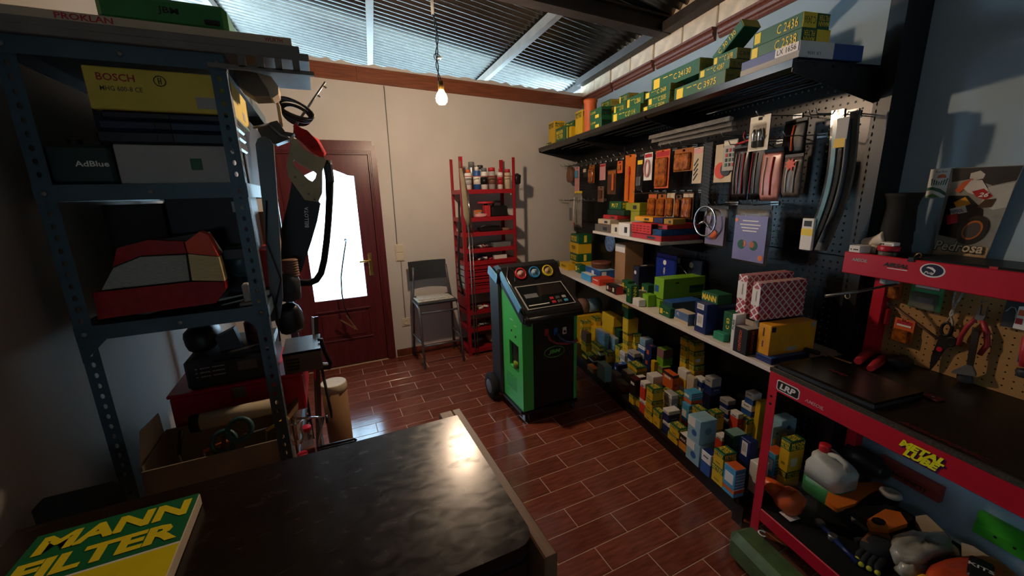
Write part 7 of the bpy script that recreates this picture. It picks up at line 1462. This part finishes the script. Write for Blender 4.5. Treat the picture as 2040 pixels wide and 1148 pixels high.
T = GT('screwdriver', 'screwdriver with a brassy shank lying behind the laptop', 'screwdriver', (-.31, -3.22, BZ)); T.b().tube([(-.318, -3.205, BZ+.012), (-.295, -3.29, BZ+.008)], .005, n=8).put('shank', M_brass); T.b().lathe([(.006, -.05), (.011, -.045), (.012, 0), (.008, .012)], (-.33, -3.165, BZ+.0125), axis=(.25, -1, 0), n=10).put('handle', M_black)
G1('tag', 'small dark red tag on the bench top behind the laptop', 'tag', -.34, -.30, -3.60, -3.55, BZ, BZ+.006, mat('dark_red_card', '#4a1218', .5)).b().lathe([(.004, 0), (.004, .001)], (-.32, -3.575, BZ+.006), n=8).put('eyelet', M_zinc)
# ---- under the bench
LZ = .1945
T = GT('coolant_jug', 'white plastic jug half full of green liquid with a red cap', 'jug', (-.27, -3.27, LZ))
M_jug = mat('milky_plastic', '#c9cdc4', .35, var=.05); M_liq = mat('green_liquid_plastic', '#3f8a4e', .35, var=.08)
def rr(x0, x1, y0, y1, r): return [(x0+r, y0), (x1-r, y0), (x1-r*.3, y0+r*.3), (x1, y0+r), (x1, y1-r), (x1-r*.3, y1-r*.3), (x1-r, y1), (x0+r, y1), (x0+r*.3, y1-r*.3), (x0, y1-r), (x0, y0+r), (x0+r*.3, y0+r*.3)]
def loft(b, rings, m=0, caps=True):
    n = len(rings[0]); vs = [p for r_ in rings for p in r_]
    b.add(vs, [(i*n+k, i*n+(k+1) % n, i*n+n+(k+1) % n, i*n+n+k) for i in range(len(rings)-1) for k in range(n)], m, True)
    b.add(rings[0], [tuple(range(n))[::-1]], m); b.add(rings[-1], [tuple(range(n))], m)
jr = lambda z, i, yo=0: [(a, c, z) for a, c in rr(-.34+i, -.19-i, -3.345+i+yo, -3.185-i, .03)]
b = T.b(); loft(b, [jr(LZ, .006), jr(LZ+.006, 0), jr(LZ+.085, 0)]); b.put('liquid_half', M_liq, label='green filled lower half')
b = T.b(); loft(b, [jr(LZ+.0855, .0), jr(LZ+.15, 0), jr(LZ+.175, .012), [(a, c, LZ+.20) for a, c in rr(-.325, -.205, -3.25, -3.20, .02)], [(a, c, LZ+.208) for a, c in rr(-.30, -.23, -3.245, -3.205, .015)]]); b.put('jug_body', M_jug)
T.b().tube([(-.265, -3.325, LZ+.17), (-.265, -3.318, LZ+.205), (-.265, -3.28, LZ+.215), (-.265, -3.245, LZ+.205)], .012, n=10).put('handle', M_jug); T.b().lathe([(.022, 0), (.023, .004), (.023, .03), (.02, .033), (0, .033)], (-.265, -3.222, LZ+.209), n=18).put('cap', mat('cap_red', '#cf2230', .35))
T = GT('orange_bag', 'clear bag of bright orange contents on the lower bench shelf', 'bag', (-.52, -3.2, LZ)); b = T.b(); b.lump((-.52, -3.29, LZ+.055), (.055, .05, .05), seed=61, amp=.1); b.tube([(-.52, -3.27, LZ+.055), (-.54, -3.2, LZ+.075), (-.55, -3.14, LZ+.085)], [.045, .032, .004], n=12); b.put('contents', mat('orange_powder', '#e8601e', .3, var=.15, bump=.3)); b = T.b(); b.lump((-.50, -3.29, LZ+.062), (.085, .075, .061), seed=62, amp=.12); b.put('film', M_clear); T.b().box(-.575, -.52, -3.345, -3.29, LZ+.012, LZ+.013).put('paper_label', M_pwh)
T = GT('motor_part', 'black electric motor part behind the jug under the bench', 'part', (-.10, -3.30, LZ)); T.b().lathe([(.04, -.09), (.055, -.085), (.055, .03), (.04, .04), (.035, .08), (.02, .085)], (-.10, -3.30, LZ+.16), axis=(-.2, -1, .1), n=16).put('casing', M_black); T.b().box(-.14, -.06, -3.305, -3.215, LZ, LZ+.115, ch=.006).put('stand', M_dkc)
def flatsheet(nm, lab, y0, y1, z0, z1, m, word=None):
    T = GT(nm, lab, 'sheet', (-.03, (y0+y1)/2, z0)); T.b().prism([(-.004, 0), (-.03, .0), (-.034, (z1-z0)*.45), (-.022, (z1-z0)*.5), (-.026, z1-z0), (-.004, z1-z0)], (0, y0, z0), X, Z, (0, y1-y0, 0)).put('profile', m)
    if word: text(T, word, M_ink, (-.0345, (y0+y1)/2, z0+(z1-z0)*.35), *FR, w=(y1-y0)*.6, h=(z1-z0)*.25)
    else:
        for y_ in (y1-.06, y1-.11): T.b().lathe([(.005, 0), (.005, .001)], (-.033, y_, z0+.03), axis=(-1, 0, 0), n=8).put('hole', M_ink)
    return T
flatsheet('red_profile', 'dull red embossed strip fixed on the wall under the bench', -3.525, -3.30, .312, .382, mat('dull_red_plastic', '#9a4238', .5), 'MAGNETI'); flatsheet('green_profile', 'bright green slotted strip fixed on the wall under the bench', -3.90, -3.635, .278, .37, mat('strip_green', '#3fa32c', .4))
T = GT('toy_quad_shell', 'orange and black plastic bodywork on the lower bench shelf', 'bodywork', (-.2, -3.42, LZ))
for poly, z_, h_, m_ in (([(-.40, -3.35), (-.33, -3.31), (-.16, -3.31), (-.04, -3.335), (-.03, -3.36), (-.15, -3.36), (-.30, -3.40), (-.40, -3.40)], .06, .02, M_orp), ([(-.33, -3.47), (-.20, -3.45), (-.16, -3.48), (-.20, -3.53), (-.30, -3.53), (-.36, -3.50)], .05, .02, M_orp), ([(-.36, -3.40), (-.10, -3.36), (-.06, -3.42), (-.16, -3.46), (-.33, -3.46)], .035, .03, M_black), ([(-.07, -3.36), (.0, -3.37), (-.01, -3.42), (-.07, -3.43)], .05, .02, M_orp), ([(-.36, -3.50), (-.30, -3.53), (-.34, -3.57), (-.42, -3.56), (-.43, -3.52)], .03, .02, mat('dull_orange', '#8a5a36', .6))):
    T.b().prism([(min(a, -.06), c) for a, c in poly], (0, 0, LZ+z_), X, Y, (0, 0, h_)).put('panel', m_)
T.b().box(-.36, -.10, -3.50, -3.35, LZ, LZ+.05, ch=.01).put('chassis', M_black); T.b().lathe([(.035, 0), (.04, .006), (.036, .02), (.02, .02), (.018, .004)], (-.10, -3.405, LZ+.075), n=18).put('ring', M_grc); T.b().prism([(-.30+.028*math.cos(a), -3.49+.02*math.sin(a)) for a in (0, .8, 1.6, 2.4, 3.2, 4, 4.8, 5.6)], (0, 0, LZ+.0702), X, Y, (0, 0, .002)).put('opening', M_ink)
for k, (x_, y_, lab) in enumerate(((-.47, -3.40, 'blue handled ratchet lying left on the lower bench shelf'), (-.49, -3.47, 'blue handled bolt tool lying nearest the front of the shelf'))):
    T = GT('ratchet', lab, 'tool', (x_, y_, LZ)); T.b().tube([(x_, y_, LZ+.012), (x_-.02, y_-.10, LZ+.012)], [.009, .011], n=8).put('handle', mat('blue_grip', '#1a2a5a', .4)); T.b().lathe([(.016, 0), (.018, .004), (.018, .02), (.014, .024)], (x_+.006, y_+.015, LZ), n=12).put('head', M_zinc)
T = GT('work_glove', 'dark glove with yellow tips on the lower bench shelf', 'glove', (-.40, -3.57, LZ)); b = T.b(); b.lump((-.38, -3.55, LZ+.028), (.065, .045, .027), seed=71, amp=.06); [b.tube([(-.41, -3.535-.018*k, LZ+.022), (-.47, -3.545-.02*k, LZ+.02), (-.505+.01*abs(k-1), -3.555-.021*k, LZ+.014)], [.012, .011, .009], n=8) for k in range(4)]; b.tube([(-.37, -3.51, LZ+.02), (-.42, -3.495, LZ+.018)], [.012, .009], n=8); b.put('glove', mat('glove_dark', '#22262a', .9)); b = T.b(); [b.ball((-.508+.01*abs(k-1), -3.556-.021*k, LZ+.014), .0095) for k in range(4)]; b.put('fingertip', mat('glove_yellow', '#c9c83a', .7), label='yellow fingertips')
T = GT('clear_parts_bag', 'clear bag with greyish parts on the lower bench shelf', 'bag', (-.27, -3.63, LZ)); T.b().lump((-.27, -3.62, LZ+.05), (.13, .055, .05), seed=72, amp=.22, n=18).put('film', mat('cloudy_film', '#9a978a', .2, var=.25, bump=.5, sc=18)); T.b().lump((-.37, -3.65, LZ+.03), (.05, .035, .03), seed=73, amp=.2).put('bundle', mat('cloudy_film', '#9a978a', .2))
T = GT('race_shell', 'orange yellow and purple bodywork piece at the frame bottom', 'bodywork', (-.26, -3.76, LZ)); T.b().lump((-.26, -3.76, LZ+.05), (.17, .075, .05), seed=74, amp=.08, n=20).put('shell', mat('flame_orange', '#c8481e', .35, var=.35, sc=14)); T.b().box(-.30, -.18, -3.79, -3.73, LZ+.088, LZ+.106, ch=.008, M=RZ(.4)).put('dark_panel', M_ink); T.b().lump((-.41, -3.73, LZ+.035), (.03, .045, .035), seed=75).put('yellow_tip', mat('tip_yellow', '#d8a020', .4)); text(T, 'KITS', M_pwh, (-.24, -3.76, LZ+.108), Vector((.4, -1, 0)), Vector((1, .4, 0)), w=.06, h=.018)
for k, (x_, y_, lab) in enumerate(((-.10, -3.56, 'pale torn card leaning behind the clear parts bag'), (-.09, -3.70, 'long pale torn card at the back of the lower shelf'), (-.085, -3.36, 'small beige card behind the jug on the lower shelf'))):
    T = GT('torn_card', lab, 'card', (x_, y_, LZ)); T.b().prism([(y_+.05, 0), (y_+.06, .05), (y_+.03, .085-.02*k), (y_-.03, .06), (y_-.06, .01), (y_-.055, 0)], (x_, 0, LZ), Y, Z, (.004, 0, .0)).put('card', M_lcard); T.b().box(x_+.004, x_+.03, y_-.03, y_+.03, LZ, LZ+.02, ch=.003).put('foot', M_dkc)
# bagged green thing on the floor at the bench leg
T = GT('bagged_part', 'green object wrapped in clear plastic on the floor by the bench', 'bag', (-.72, -3.4, 0)); T.b().box(-.80, -.66, -3.62, -3.24, 0.004, .14, ch=.03).put('part', mat('olive_green_part', '#4a6a3a', .45, var=.3, sc=14)); b = T.b(); b.lump((-.73, -3.42, .08), (.085, .215, .0795), seed=81, amp=.04, n=22); b.put('film', M_clear); T.b().tube([(-.70+.014*math.cos(a*.6), -3.33+.016*math.sin(a*.6), .168) for a in range(9)], .003, n=5).put('string', M_pwh)
